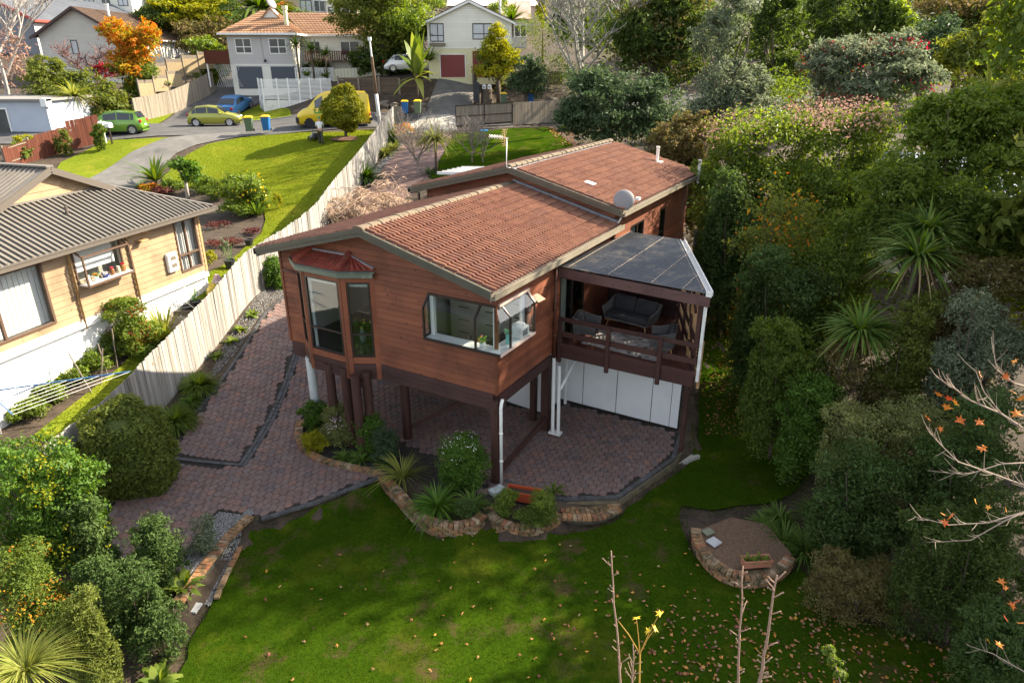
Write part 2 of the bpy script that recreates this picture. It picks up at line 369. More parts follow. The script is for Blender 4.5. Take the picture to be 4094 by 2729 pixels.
kerb([(-22,57.75),(-18.5,58.5),(-13,59.7),(-9.5,60.5)],'kerb','pale concrete kerb on the far side of the street')
kerb([(-2,62.7),(4,64.6),(10,66.4)],'kerb','pale concrete kerb beyond the sliding gate')
tag(drape('driveway',gpoly([(388,316),(300,350),(205,410),(180,440),(290,445),(330,418),(372,382),(405,352),(450,333),(500,322),(560,313),(548,303),(470,308)]),0.012,M_asph2,.5),'worn grey asphalt drive curving down to the beige house','driveway',kind='structure')
tag(drape('driveway',gpoly([(330,297),(400,262),(440,240),(486,217),(494,193),(610,193),(603,233),(548,256),(470,288)]),0.012,M_asph,.5),'dark asphalt drive rising to the double garage','driveway',kind='structure')
tag(drape('driveway',gpoly([(960,268),(985,235),(1008,180),(1092,180),(1088,236),(1065,250),(1030,272)]),0.012,M_asph2,.5),'steep asphalt drive up to the red garage door','driveway',kind='structure')
tag(drape('driveway',gpoly([(938,306),(945,285),(968,268),(1030,262),(1048,270),(1050,300),(1000,305)]),0.014,M_conc,.5),'pale concrete crossing between the gate posts','driveway',kind='structure')
# -- paving
def obj_rnd(name,cols,rough=.85,nz=.35,bump=.25,scale=9,moss=None,msc=3.0,mlo=.55,mhi=.7,src='obj',spec=.3):
 if name in MATS:return MATS[name]
 m=bpy.data.materials.new(name);m.use_nodes=True;t=m.node_tree;b=t.nodes['Principled BSDF']
 rs=_n(t,'ShaderNodeObjectInfo').outputs['Random']if src=='obj' else _n(t,'ShaderNodeAttribute',attribute_name='tint').outputs['Fac']
 c=_ramp(t,rs,cols);ge=_n(t,'ShaderNodeNewGeometry');p=ge.outputs['Position']
 n1=noise(t,p,scale,5,.65);mr=_n(t,'ShaderNodeMapRange');mr.inputs[1].default_value=.3;mr.inputs[2].default_value=.7
 mr.inputs[3].default_value=1-nz;mr.inputs[4].default_value=1+nz;t.links.new(n1,mr.inputs[0])
 hs=_n(t,'ShaderNodeHueSaturation');t.links.new(c,hs.inputs['Color']);t.links.new(mr.outputs[0],hs.inputs['Value']);c=hs.outputs[0]
 if moss is not None:c=mixc(t,rampf(t,noise(t,p,msc,6,.7),mlo,mhi),c,moss)
 t.links.new(c,b.inputs['Base Color']);b.inputs['Roughness'].default_value=rough;b.inputs['Specular IOR Level'].default_value=spec
 if bump:
  bp=_n(t,'ShaderNodeBump');bp.inputs['Strength'].default_value=bump;bp.inputs['Distance'].default_value=.01
  t.links.new(noise(t,p,70,3),bp.inputs['Height']);t.links.new(bp.outputs[0],b.inputs['Normal'])
 MATS[name]=m;return m
PAVC=[(.135,.092,.084),(.172,.112,.098),(.15,.104,.096),(.195,.112,.086),(.118,.09,.088),(.17,.122,.110),(.15,.094,.082)]
M_pav=obj_rnd('paver_clay',PAVC,.8,.3,.3,8,(.06,.05,.043),2.2,.58,.78)
M_pavs=obj_rnd('paver_clay_far',PAVC,.8,.3,.3,8,(.06,.05,.043),2.2,.58,.78,src='attr')
M_pavd=obj_rnd('paver_charcoal',[(.055,.055,.06),(.085,.085,.09),(.07,.065,.06)],.8,.3,.3,8,(.03,.03,.025),3)
M_joint=mat('paving_sand',(.022,.019,.016),.95,(.04,.034,.028),6)
PAVE=vz([(213,1190),(240,1290),(330,1330),(400,1330),(500,1168),(560,1176),(600,1188),(720,1152),(868,1094),(905,1078)],0)+[tuple(hw(*p)[:2])for p in((-1.2,-.9),(-.1,-.75),(1.2,-.35))]+vz([(1292,1142),(1418,1138),(1546,1050)],0)+[tuple(hw(*p)[:2])for p in((3.45,4.2),(3.25,5.0),(-.6,5.0),(-.6,4.05),(-2.5,4.05),(-2.6,6.2),(-6.8,6.2),(-7.2,8.5))]+[(-5.9,30.0),(-8.0,30.0),(-8.75,27.5),(-9.35,24.0),(-9.45,21.5),(-9.6,19.2)]+vz([(372,1043),(310,1105)],0)
PLANTER=vz([(690,960),(687,1000),(700,1030),(740,1055),(800,1070),(850,1080),(880,1095),(1000,1150),(1125,1112),(1000,1042),(960,1030),(880,985),(800,950),(720,922)],0)
pav=drape('paving',PAVE,-.035,M_joint,.5)
tag(pav,'reddish brown interlocking paving of the drive and terrace','paving',kind='structure')
PW,PH,GAP=.20,.215,.010
ca,sa=math.cos(R(-14)),math.sin(R(-14))
def paver_outline():
 o=[];n=7
 def yt(x,s):return s*(PH/2+.026*math.cos(2*math.pi*x/PW))
 hx_=PW/2-GAP/2
 for i in range(n):x=-hx_+2*hx_*i/(n-1);o.append((x,yt(x,-1)+GAP/2))
 for i in range(n):x=hx_-2*hx_*i/(n-1);o.append((x,yt(x,1)-GAP/2))
 return o
_out=np.array(paver_outline());_no=len(_out)
def paver_verts():
 a=np.concatenate([_out*.93,np.full((_no,1),0.0)],1);b=np.concatenate([_out,np.full((_no,1),-.008)],1);c=np.concatenate([_out,np.full((_no,1),-.04)],1)
 return np.concatenate([a,b,c])
_pv=paver_verts()
_pf=[list(range(_no))]+[[i+_no*k,i+_no*(k+1),(i+1)%_no+_no*(k+1),(i+1)%_no+_no*k]for k in(0,1)for i in range(_no)]
cells=[]
for j in range(-110,130):
 for i in range(-110,110):
  u=(i+.5*(j%2))*PW;v=j*PH
  cells.append((-3+u*ca-v*sa,17+u*sa+v*ca))
cells=np.array(cells)
ok=inside(cells[:,0],cells[:,1],PAVE)&(pdist(cells[:,0],cells[:,1],PAVE)>.11)&~inside(cells[:,0],cells[:,1],PLANTER)
LINES=[vz([(369,1046),(552,1067)],0),vz([(552,1067),(640,925),(690,842)],0)]
LINES[1]+=[tuple(hw(-7.6,4.0)[:2])]
for L in LINES:ok&=pdist(cells[:,0],cells[:,1],L,False)>.16
cells=cells[ok];cz=h(cells[:,0],cells[:,1])
gxx=(h(cells[:,0]+.3,cells[:,1])-cz)/.3;gyy=(h(cells[:,0],cells[:,1]+.3)-cz)/.3
under=np.zeros(len(cells),bool)
for q,(cx_,cy_)in enumerate(cells):
 d=Vector((cx_,cy_,0))-HO;X,Y=d.dot(_hx),d.dot(_hy);under[q]=(-7<X<-.3)and(.4<Y)
near=np.hypot(cells[:,0],cells[:,1])+under*100+(cells[:,0]<-8.4)*3
order=np.argsort(near)
pm=bpy.data.meshes.new('paver');pm.from_pydata([tuple(p)for p in _pv],[],_pf);pm.materials.append(M_pav);pm.update()
rr=np.random.default_rng(3)
for q in order[:300]:
 n=Vector((-gxx[q],-gyy[q],1)).normalized()
 rot=Vector((0,0,1)).rotation_difference(n).to_matrix()@Matrix.Rotation(R(-14)+hum(-.02,.02),3,'Z')
 o=inst('paver',pm,pav,(cells[q,0],cells[q,1],cz[q]+hum(-.004,.004)),rot.to_euler())
rest=order[300:];nr_=len(rest)
base=np.stack([_pv[:,0]*ca-_pv[:,1]*sa,_pv[:,0]*sa+_pv[:,1]*ca,_pv[:,2]],1)
VV=base[None]+np.stack([cells[rest,0],cells[rest,1],cz[rest]+rr.uniform(-.004,.004,nr_)],1)[:,None]
VV[:,:,2]+=base[None,:,0]*gxx[rest,None]+base[None,:,1]*gyy[rest,None]
me=bpy.data.meshes.new('pavers');fl=[];npv=len(_pv)
for q in range(nr_):fl+=[[k+q*npv for k in f]for f in _pf]
me.from_pydata(VV.reshape(-1,3).tolist(),[],fl);me.materials.append(M_pavs)
tt=np.repeat(rr.uniform(0,1,nr_),len(_pf));a_=me.attributes.new('tint','FLOAT','FACE');a_.data.foreach_set('value',tt.astype(np.float32));me.update()
tag(link(bpy.data.objects.new('pavers',me),pav),kind='stuff')
def edging(line,z=None,w_=.11,ln=.2,name='edging_paver',up=.012,parent=pav):
 bm_=MB();bm_.box(-ln/2+.004,ln/2-.004,-w_/2+.004,w_/2-.004,-.06,0);me_=bm_.mesh(name,M_pavd)
 for(x0,y0),(x1,y1)in zip(line,line[1:]):
  L=math.hypot(x1-x0,y1-y0);k=max(1,round(L/ln));a=math.atan2(y1-y0,x1-x0)
  for j in range(k):
   f=(j+.5)/k;x,y=x0+(x1-x0)*f,y0+(y1-y0)*f
   z_=float(g0([x],[y])[0]);s_=(float(g0([x1],[y1])[0])-float(g0([x0],[y0])[0]))/max(L,.01)
   inst(name,me_,parent,(x,y,z_+up+hum(-.003,.003)),(0,-math.atan(s_),a+hum(-.02,.02)),(L/k/ln,1,1))
for L in LINES:
 edging(L);off=[(x+.12,y-.02)for x,y in L];edging(off)
edging(vz([(213,1190),(372,1043)],0));edging([(-9.72,18.2),(-9.58,19.3),(-9.43,21.5),(-9.33,24.0),(-8.73,27.5)]);edging(vz([(600,1190),(720,1154),(868,1096)],0))
edging(vz([(1160,1100),(1215,1128),(1292,1144),(1418,1140),(1546,1052),(1562,1000)],0),w_=.12)
mb=MB();pl=vz([(1292,1146),(1418,1142),(1548,1054)],0)
for(x0,y0),(x1,y1)in zip(pl,pl[1:]):
 mb.bar((x0,y0,-.21),(x1,y1,-.21),.14,.28)
mb.bar((*pl[2],-.21),(*hw(3.62,4.6)[:2],-.21),.14,.28)
tag(mb.build('terrace_edge',mat('mossy_concrete',(.10,.085,.06),.9,(.17,.13,.07),7,col3=(.05,.045,.03),scale3=3)),'mossy concrete face under the terrace edge','edge',kind='structure')
mb=MB();p0,p1=at(1420,1150,-.3),at(1560,1060,-.3);mb.bar((p0.x,p0.y,-.33),(p1.x,p1.y,-.33),.22,.2)
p2_=at(1600,1042,-.25);mb.bar((p1.x,p1.y,-.325),(p2_.x,p2_.y,-.325),.3,.2)
tag(mb.build('concrete_footing',M_conc,bevel=.01),'pale concrete strip along the right edge of the terrace','footing',kind='structure')
# -- brick walls of the planters
BRC=[(.30,.13,.055),(.36,.20,.10),(.24,.09,.045),(.40,.30,.19),(.20,.12,.07),(.33,.16,.07),(.27,.2,.12)]
M_brick=obj_rnd('old_brick',BRC,.9,.4,.5,14,(.06,.055,.028),4,.42,.64)
def brick_mesh(l,w_,hh):
 b=MB();b.box(-l/2,l/2,-w_/2,w_/2,-hh/2,hh/2);me_=b.mesh('brick',M_brick);return me_
BR_H=brick_mesh(.106,.225,.075);BR_S=brick_mesh(.218,.106,.062)
def resample(line,step):
 pts=[Vector(p)for p in line];
 S=[]
 for i in range(len(pts)-1):
  a,b,c,d=pts[max(i-1,0)],pts[i],pts[i+1],pts[min(i+2,len(pts)-1)]
  for k in range(12):
   t=k/12;S.append(.5*((2*b)+(c-a)*t+(2*a-5*b+4*c-d)*t*t+(3*b-a-3*c+d)*t**3))
 S.append(pts[-1]);out=[S[0]];acc=0
 for a,b in zip(S,S[1:]):
  L=(b-a).length
  while acc+L>=step:
   f=(step-acc)/L;a=a.lerp(b,f);out.append(a.copy());L=(b-a).length;acc=0
  acc+=L
 return out
def brick_wall(line,ztop,zbot,label,inset=.06,name='brick_planter_wall'):
 root=empty(name,(line[0][0],line[0][1],zbot),0,label,'brick wall');o0=Vector(root.location)
 cap=resample([Vector((x,y,0))for x,y in line],.118)
 for i in range(len(cap)-1):
  d=cap[i+1]-cap[i];c=(cap[i]+cap[i+1])/2
  inst('brick',BR_H,root,Vector((c.x,c.y,ztop-.037+hum(-.005,.005)))-o0,(hum(-.05,.05),hum(-.05,.05),math.atan2(d.y,d.x)+hum(-.05,.05)))
 nc=max(1,int((ztop-.078-zbot)/.072));mid=resample([Vector((x,y,0))for x,y in line],.232)
 for c_ in range(nc):
  for i in range(len(mid)-1):
   d=(mid[i+1]-mid[i]).normalized();nrm=Vector((d.y,-d.x,0));c=mid[i].lerp(mid[i+1],.5 if c_%2 else 1.0)+nrm*inset*.5
   inst('brick',BR_S,root,Vector((c.x,c.y,ztop-.078-.036-c_*.072))-o0,(0,0,math.atan2(d.y,d.x)+hum(-.02,.02)))
 core=MB()
 for i in range(0,len(mid)-1):
  core.bar((mid[i].x,mid[i].y,(ztop+zbot)/2-.05),(mid[i+1].x,mid[i+1].y,(ztop+zbot)/2-.05),.10,ztop-zbot-.04)
 core.build('mortar',mat('mortar',(.09,.075,.055),.95,(.05,.045,.03),8),root).location=-o0
 return root
brick_wall(vz([(690,962),(686,995),(700,1028),(740,1052),(800,1068),(850,1078),(878,1092),(915,1125),(945,1160),(980,1188),(1030,1200),(1080,1196),(1116,1172)],0.05),.04,-.42,'long curved brick planter wall winding along the drive to the lawn')
brick_wall(vz([(1120,1160),(1135,1184),(1175,1202),(1225,1206),(1262,1196),(1286,1172)],0.0),-.03,-.42,'short bulging brick wall round the planting in front of the terrace')
brick_wall(vz([(1598,1212),(1606,1245),(1640,1290),(1690,1316),(1745,1318),(1795,1300),(1820,1272)],-.05),-.04,-.42,'half round brick planter wall out on the lawn')
brick_wall(vz([(575,1188),(530,1230),(480,1290),(440,1345),(404,1392)],-.05),.02,-.45,'straight brick retaining wall beside the gravel strip')
st=empty('brick_step',hw(2.3,.1,-.35),0,'fan shaped brick step below the terrace corner','step');o0=Vector(st.location)
arc=resample([Vector((*p,0))for p in vz([(1292,1188),(1340,1190),(1385,1186),(1425,1168)],-.2)],.118)
arci=resample([Vector((*p,0))for p in vz([(1288,1173),(1337,1176),(1382,1172),(1420,1158)],-.2)],.118)
for k,ln in enumerate((arc,arci)):
 for i in range(len(ln)-1):
  d=ln[i+1]-ln[i];c=(ln[i]+ln[i+1])/2
  inst('brick',BR_H,st,Vector((c.x,c.y,-.165+k*.004))-o0,(hum(-.03,.03),hum(-.03,.03),math.atan2(d.y,d.x)+hum(-.05,.05)))
mb=MB();a,b=arc,arci
mb.prism([Vector((p.x,p.y,-.42))for p in arc]+[Vector((p.x,p.y,-.42))for p in reversed(arci)],(0,0,.22));mb.build('step_base',MATS['mortar'],st).location=-o0
st2=empty('garden_edging',at(590,1195,-.35),0,'low row of yellowish edging bricks between gravel and lawn','edging');o0=Vector(st2.location)
ln=resample([Vector((*p,0))for p in vz([(588,1196),(560,1240),(535,1290),(508,1345),(492,1390)],-.33)],.235)
for i in range(len(ln)-1):
 d=ln[i+1]-ln[i];c=(ln[i]+ln[i+1])/2
 inst('brick',BR_S,st2,Vector((c.x,c.y,-.33))-o0,(hum(-.05,.05),0,math.atan2(d.y,d.x)+hum(-.03,.03)))
# -- gravel, as real stones
M_grav=obj_rnd('gravel_stone',[(.15,.145,.14),(.24,.235,.23),(.10,.095,.09),(.32,.31,.30)],.9,.2,0,20,src='attr')
def gravel(poly,n,s0,label,off=-.03,seed=1):
 g=np.random.default_rng(seed);P=np.array(poly);lo,hi=P.min(0),P.max(0);pts=np.zeros((0,2))
 while len(pts)<n:
  c=g.uniform(lo,hi,(n*3,2));pts=np.concatenate([pts,c[inside(c[:,0],c[:,1],poly)]])
 pts=pts[:n];z=h(pts[:,0],pts[:,1])+off
 o8=np.array([(1,0,0),(0,1,0),(-1,0,0),(0,-1,0),(0,0,.7),(0,0,-.7)],float)
 f8=np.array([(0,1,4),(1,2,4),(2,3,4),(3,0,4),(1,0,5),(2,1,5),(3,2,5),(0,3,5)])
 s=g.uniform(.5,1.4,(n,1,1))*s0;V=o8[None]*s*g.uniform(.6,1.2,(n,6,1));a=g.uniform(0,6.3,n)
 c_,s_=np.cos(a)[:,None],np.sin(a)[:,None]
 V=np.stack([V[...,0]*c_-V[...,1]*s_,V[...,0]*s_+V[...,1]*c_,V[...,2]],-1)+np.stack([pts[:,0],pts[:,1],z],1)[:,None]
 Fc=(f8[None]+(np.arange(n)*6)[:,None,None]).reshape(-1,3)
 o=link(bpy.data.objects.new('gravel',mesh_np('gravel',V.reshape(-1,3),Fc,M_grav,np.repeat(g.uniform(0,1,n),8))))
 return tag(o,label,'gravel',kind='stuff')
gravel(vz([(575,1192),(470,1290),(420,1370),(480,1385),(560,1235),(588,1200)],-.33),5000,.022,'grey gravel strip between brick wall and lawn',.0,2)
gravel(vz([(565,1180),(500,1172),(455,1240),(410,1300),(420,1330),(500,1240)],0),3500,.022,'grey gravel behind the straight brick wall',-.02,3)
gravel([(-9.6,21.6),(-9.45,24),(-8.9,27.3),(-9.5,28.0),(-10.0,25.6),(-10.1,21.7),(-9.9,19.4)],3600,.026,'grey gravel strip along the foot of the paling fence',-.03,4)
gravel(gpoly([(905,345),(935,318),(905,360),(880,382),(862,420),(845,425),(850,395),(880,365)]),1500,.05,'pale gravel beside the rear drive',-.02,5)
# -- walls of boards, windows: shared builders
class PL:
 def __init__(s,org,sd_,nd):s.o=Vector(org);s.s=Vector(sd_).normalized();s.n=Vector(nd).normalized()
 def __call__(s,a,z,out=0.0):return s.o+s.s*a+s.n*out+Vector((0,0,z))
def clip(poly,nx_,nz_,c):
 out=[];n=len(poly)
 for i in range(n):
  p,q=poly[i],poly[(i+1)%n];dp=nx_*p[0]+nz_*p[1]-c;dq=nx_*q[0]+nz_*q[1]-c
  if dp<=0:out.append(p)
  if(dp<0<dq)or(dq<0<dp):
   f=dp/(dp-dq);out.append((p[0]+(q[0]-p[0])*f,p[1]+(q[1]-p[1])*f))
 return out
def boards(parent,pl,s0,s1,z0,z1,mat_,exp=.15,planes=(),holes=(),name='board',t0=.03,t1=.012,gap=.013,joints=0.0,seed=0):
 rg=random.Random(seed);z=z0;k=0
 while z<z1-.02:
  zt=min(z+exp-gap,z1);iv=[(s0,s1)]
  for(a,b,c,d)in holes:
   if c<(z+zt)/2<d:
    nv=[]
    for(p,q)in iv:
     if b<=p or a>=q:nv.append((p,q));continue
     if a>p:nv.append((p,a))
     if b<q:nv.append((b,q))
    iv=nv
  if joints:
   nv=[]
   for(p,q)in iv:
    if q-p>joints*1.4 and rg.random()<.75:
     j=p+(q-p)*rg.uniform(.3,.7);nv+=[(p,j-.002),(j+.002,q)]
    else:nv.append((p,q))
   iv=nv
  for(p,q)in iv:
   if q-p<.02:continue
   poly=[(p,z),(q,z),(q,zt),(p,zt)]
   for pn in planes:poly=clip(poly,*pn)
   if len(poly)<3:continue
   n=len(poly);mb=MB()
   F=[pl(x,y,t0+(t1-t0)*(y-z)/exp)for x,y in poly];B=[pl(x,y,-.002)for x,y in poly]
   fr=list(range(n));nrm=(F[1]-F[0]).cross(F[2]-F[0])
   flip=nrm.dot(pl.n)<0
   fs=[fr if not flip else fr[::-1]]+[((i,i+n,(i+1)%n+n,(i+1)%n)if not flip else(i,(i+1)%n,(i+1)%n+n,i+n))for i in range(n)]
   mb.add(F+B,fs);mb.build(name,mat_,parent)
  z+=exp;k+=1
def wallcore(parent,name,pl,poly,th,mat_,holes=()):
 """flat wall slab behind the boards, cut into columns round openings"""
 xs=sorted({p[0]for p in poly}|{v for hh in holes for v in hh[:2]});x0,x1=min(p[0]for p in poly),max(p[0]for p in poly)
 mb=MB();xs=[x for x in xs if x0<=x<=x1]
 for a,b in zip(xs,xs[1:]):
  if b-a<1e-4:continue
  col=clip(clip(poly,-1,0,-a),1,0,b)
  segs=[(-1e3,1e3)]
  for hh in holes:
   if hh[0]<=(a+b)/2<=hh[1]:
    ns=[]
    for(p,q)in segs:
     if hh[3]<=p or hh[2]>=q:ns.append((p,q));continue
     ns+=[(p,hh[2]),(hh[3],q)]
    segs=ns
  for(p,q)in segs:
   pc=clip(clip(col,0,-1,-p),0,1,q)
   if len(pc)>=3 and max(v[1]for v in pc)-min(v[1]for v in pc)>1e-3:mb.prism([pl(x,y,0)for x,y in pc],pl.n*-th)
 return mb.build(name,mat_,parent)
def window(parent,pl,s0,s1,z0,z1,fm,gm,vs_=(),hs_=(),fw=.05,out=.03,dep=.07,name='window',sill=None,fr2=None):
 mb=MB();
 def bar(a0,a1,c0,c1,o0=None,o1=None):
  o0=out if o0 is None else o0;P=[pl(a0,c0,o0),pl(a1,c0,o0),pl(a1,c1,o0),pl(a0,c1,o0)];mb.prism(P,pl.n*-dep)
 bar(s0,s0+fw,z0,z1);bar(s1-fw,s1,z0,z1);bar(s0+fw,s1-fw,z0,z0+fw);bar(s0+fw,s1-fw,z1-fw,z1)
 for v in vs_:bar(v-fw/2,v+fw/2,z0+fw,z1-fw,out-.004)
 for v in hs_:bar(s0+fw,s1-fw,v-fw/2,v+fw/2,out-.008)
 w_=mb.build(name,fm,parent)
 xs=[s0+fw*.6]+sorted(vs_)+[s1-fw*.6];zs=[z0+fw*.6]+sorted(hs_)+[z1-fw*.6]
 for a,b in zip(xs,xs[1:]):
  for c,d in zip(zs,zs[1:]):
   g=MB();g.prism([pl(a,c,out-.03),pl(b,c,out-.03),pl(b,d,out-.03),pl(a,d,out-.03)],pl.n*-.006);g.build('pane',gm,w_)
 if sill:m2=MB();m2.prism([pl(s0-.04,z0-.04,out+.05),pl(s1+.04,z0-.04,out+.05),pl(s1+.04,z0,out+.05),pl(s0-.04,z0,out+.05)],pl.n*-.1);m2.build('sill',sill,w_)
 return w_
# -- materials of the timber house
def woodmat(name,a,b,worn,wlo=.62,whi=.8,rv=.22,rough=.62):
 m=bpy.data.materials.new(name);m.use_nodes=True;t=m.node_tree;bs=t.nodes['Principled BSDF']
 tc=_n(t,'ShaderNodeTexCoord');oi=_n(t,'ShaderNodeObjectInfo')
 mp=_n(t,'ShaderNodeMapping');mp.inputs['Scale'].default_value=(1,1,14);t.links.new(tc.outputs['Object'],mp.inputs[0])
 ad=_n(t,'ShaderNodeVectorMath',operation='ADD');t.links.new(mp.outputs[0],ad.inputs[0])
 sc3=_n(t,'ShaderNodeVectorMath',operation='SCALE');sc3.inputs[0].default_value=(37,91,13);t.links.new(oi.outputs['Random'],sc3.inputs[3]);t.links.new(sc3.outputs[0],ad.inputs[1]);v=ad.outputs[0]
 c=mixc(t,rampf(t,noise(t,v,2.0,6,.65),.3,.7),a,b)
 c=mixc(t,rampf(t,noise(t,tc.outputs['Object'],1.1,4),.45,.75),c,tuple(k*.62 for k in a))
 kn=rampf(t,noise(t,tc.outputs['Object'],9.0,1),.70,.76);c=mixc(t,kn,c,tuple(k*.35 for k in a))
 c=mixc(t,rampf(t,noise(t,v,1.1,7,.8),wlo,whi),c,worn)
 mr=_n(t,'ShaderNodeMapRange');mr.inputs[3].default_value=1-rv;mr.inputs[4].default_value=1+rv;t.links.new(oi.outputs['Random'],mr.inputs[0])
 hs=_n(t,'ShaderNodeHueSaturation');t.links.new(c,hs.inputs['Color']);t.links.new(mr.outputs[0],hs.inputs['Value'])
 t.links.new(hs.outputs[0],bs.inputs['Base Color']);bs.inputs['Roughness'].default_value=rough;bs.inputs['Specular IOR Level'].default_value=.3
 bp=_n(t,'ShaderNodeBump');bp.inputs['Strength'].default_value=.3;bp.inputs['Distance'].default_value=.01
 t.links.new(noise(t,v,9,4),bp.inputs['Height']);t.links.new(bp.outputs[0],bs.inputs['Normal'])
 MATS[name]=m;return m
M_wood=woodmat('stained_cedar',(.165,.052,.026),(.22,.075,.036),(.33,.22,.185),.67,.85)
M_band=woodmat('dark_brown_paint',(.050,.022,.020),(.066,.029,.025),(.32,.26,.23),.75,.86,.1)
M_post=mat('dark_brown_post',(.045,.018,.014),.6,(.065,.028,.02),3,stretch=(4,4,.6),bump=.2,bscale=20)
M_barge=mat('olive_fascia',(.062,.060,.043),.55,(.082,.078,.056),2.5,col3=(.14,.14,.12),scale3=5,lo3=.66,hi3=.8)
M_gutt=mat('cream_gutter',(.235,.205,.155),.5,(.18,.155,.115),2.0)
M_guttg=mat('green_gutter',(.11,.135,.10),.5,(.14,.16,.12),3,col3=(.2,.22,.17),scale3=6)
M_frame=mat('bronze_window_frame',(.028,.018,.015),.35,spec=.5)
M_white=mat('white_paint',(.74,.74,.72),.5,(.66,.66,.64),1.2)
M_whitew=mat('white_garage_board',(.70,.71,.71),.55,(.64,.65,.65),1.5,col3=(.5,.5,.48),scale3=4,lo3=.7,hi3=.85)
M_pvc=mat('white_pvc',(.72,.71,.68),.35)
M_in=mat('interior_plaster',(.62,.58,.50),.8);M_cab=mat('cream_cabinet',(.66,.60,.48),.45);M_dark=mat('dark_void',(.02,.018,.016),.9)
M_carp=mat('brown_carpet',(.10,.085,.07),.95,(.13,.11,.09),30)
M_glass=glassmat('window_glass',(.95,.97,.97),.0);M_glass2=glassmat('bay_glass',(.8,.84,.84),.01)
M_lead=mat('grey_flashing',(.22,.21,.23),.5,(.3,.3,.32),4)
TILEC=[(.235,.108,.066),(.27,.128,.078),(.20,.088,.056),(.25,.116,.07),(.215,.104,.072)]
M_tile=obj_rnd('concrete_tile',TILEC,.8,.28,.35,6,(.16,.115,.065),4,.6,.78)
M_tiles=obj_rnd('concrete_tile_far',TILEC,.8,.28,.35,6,(.16,.115,.065),4,.6,.78,src='attr')
M_ridge=obj_rnd('lichen_ridge_tile',[(.135,.105,.072),(.17,.13,.088),(.12,.09,.06)],.9,.35,.5,8,(.18,.155,.11),5,.5,.7)
M_tilered=obj_rnd('red_bay_tile',[(.20,.035,.025),(.25,.05,.03),(.17,.04,.03)],.75,.35,.3,8,(.10,.075,.03),6,.55,.7)
# -- the house
house=empty('timber_house',HO,-YAW,'red brown timber house on posts with orange tiled roof','house')
HR=Matrix.Rotation(-YAW,4,'Z')
FX0,FX1,FAP=-7.2,.27,-3.46;FZE,FZA=5.25,6.22;FY0,FY1=-.64,6.95
RX0,RX1,RAP=-7.43,.5,-3.45;RZE,RZA=5.78,6.78;RY0,RY1=6.45,15.0
Z0=FLZ
plF=PL((0,0,0),(1,0,0),(0,-1,0))
sF=(FZA-FZE)/(FAP-FX0)
gpl=[(-sF,1,FZE+.06-sF*FX0),(sF,1,FZE+.06+sF*FX1)]
bayh=(-6.45,-3.65,2.0,5.12);cwh=(-1.98,.1,3.74,4.86)
poly=[(-7,2.1),(0,2.1),(0,7),(-7,7)]
for g in gpl:poly=clip(poly,*g)
fw_=wallcore(house,'front_wall',plF,poly,.12,M_post,[bayh,cwh])
boards(fw_,plF,-7,0,Z0,6.4,M_wood,.15,gpl,[bayh,cwh],seed=1)
boards(fw_,plF,-6.98,-.1,2.13,2.58,M_band,.15,(),[(-6.45,-3.65,2,2.7)],name='skirting_board',seed=2)
mb=MB();mb.box(-.03,.045,-.045,.03,Z0-.02,5.2);mb.build('corner_stop',M_wood,house)
mb=MB();mb.box(-7.05,-6.97,-.045,.03,Z0-.02,5.3);mb.build('corner_stop',M_wood,house)
plR=PL((0,0,0),(0,1,0),(1,0,0))
cwr=(-.1,1.45,3.74,4.86);door=(3.35,5.0,2.7,4.75)
rw_=wallcore(house,'side_wall',plR,[(0,2.4),(7,2.4),(7,5.3),(0,5.3)],.12,M_post,[cwr,door])
boards(rw_,plR,0.045,7,Z0,5.28,M_wood,.15,(),[cwr,door],seed=3)
mb=MB();mb.box(-7,0,2.9,3.02,2.4,5.3);mb.box(-7.0,-6.88,.13,6.9,2.3,5.4);mb.build('inner_wall',M_in,house)
mb=MB();mb.box(-6.95,-.05,.05,6.8,2.3,2.62);mb.build('floor_slab',M_carp,house)
mb=MB();mb.box(-6.9,-.1,.13,6.8,5.2,5.26);mb.build('ceiling',M_white,house)
mb=MB();mb.box(-7.03,-6.98,.03,6.9,2.2,5.4);mb.build('left_wall',M_wood,house)
mb=MB();mb.box(-.06,.02,.1,7,2.22,2.5);mb.box(-.35,-.29,.1,7,2.25,2.5);mb.build('floor_bearer',M_band,house)
mb=MB()
for k in range(9):mb.box(-6.9,-.06,.5+k*.75,.55+k*.75,2.2,2.3)
mb.build('floor_joists',M_post,house)
TW,TL=.30,.345
def tile_mesh(mt):
 prof=[]
 for hx in(0,.15):
  prof+=[(hx,.004),(hx+.062,.0),(hx+.070,.030),(hx+.084,.060),(hx+.114,.066),(hx+.138,.046),(hx+.149,.006)]
 n=len(prof);mb=MB();L=TL+.03
 v=[(x,0,z+.030)for x,z in prof]+[(x,L,z+.002)for x,z in prof]+[(x,0,z+.004)for x,z in prof]
 fs=[(i,i+1,i+1+n,i+n)for i in range(n-1)]+[(i+2*n,i+1+2*n,i+1,i)for i in range(n-1)]
 mb.add(v,fs)
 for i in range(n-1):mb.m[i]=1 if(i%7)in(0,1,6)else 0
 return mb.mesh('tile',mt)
M_tpan=obj_rnd('shadowed_dirty_pan',[(.105,.048,.033),(.13,.06,.042),(.09,.042,.032)],.9,.3,.3,6);M_tpans=obj_rnd('shadowed_dirty_pan_far',[(.105,.048,.033),(.13,.06,.042),(.09,.042,.032)],.9,.3,.3,6,src='attr')  # pans coloured darker to deepen the roll shadows, plus some dirt
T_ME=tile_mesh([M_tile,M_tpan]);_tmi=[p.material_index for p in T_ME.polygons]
_tv=np.array([v.co[:]for v in T_ME.vertices]);_tf=[list(p.vertices)for p in T_ME.polygons]
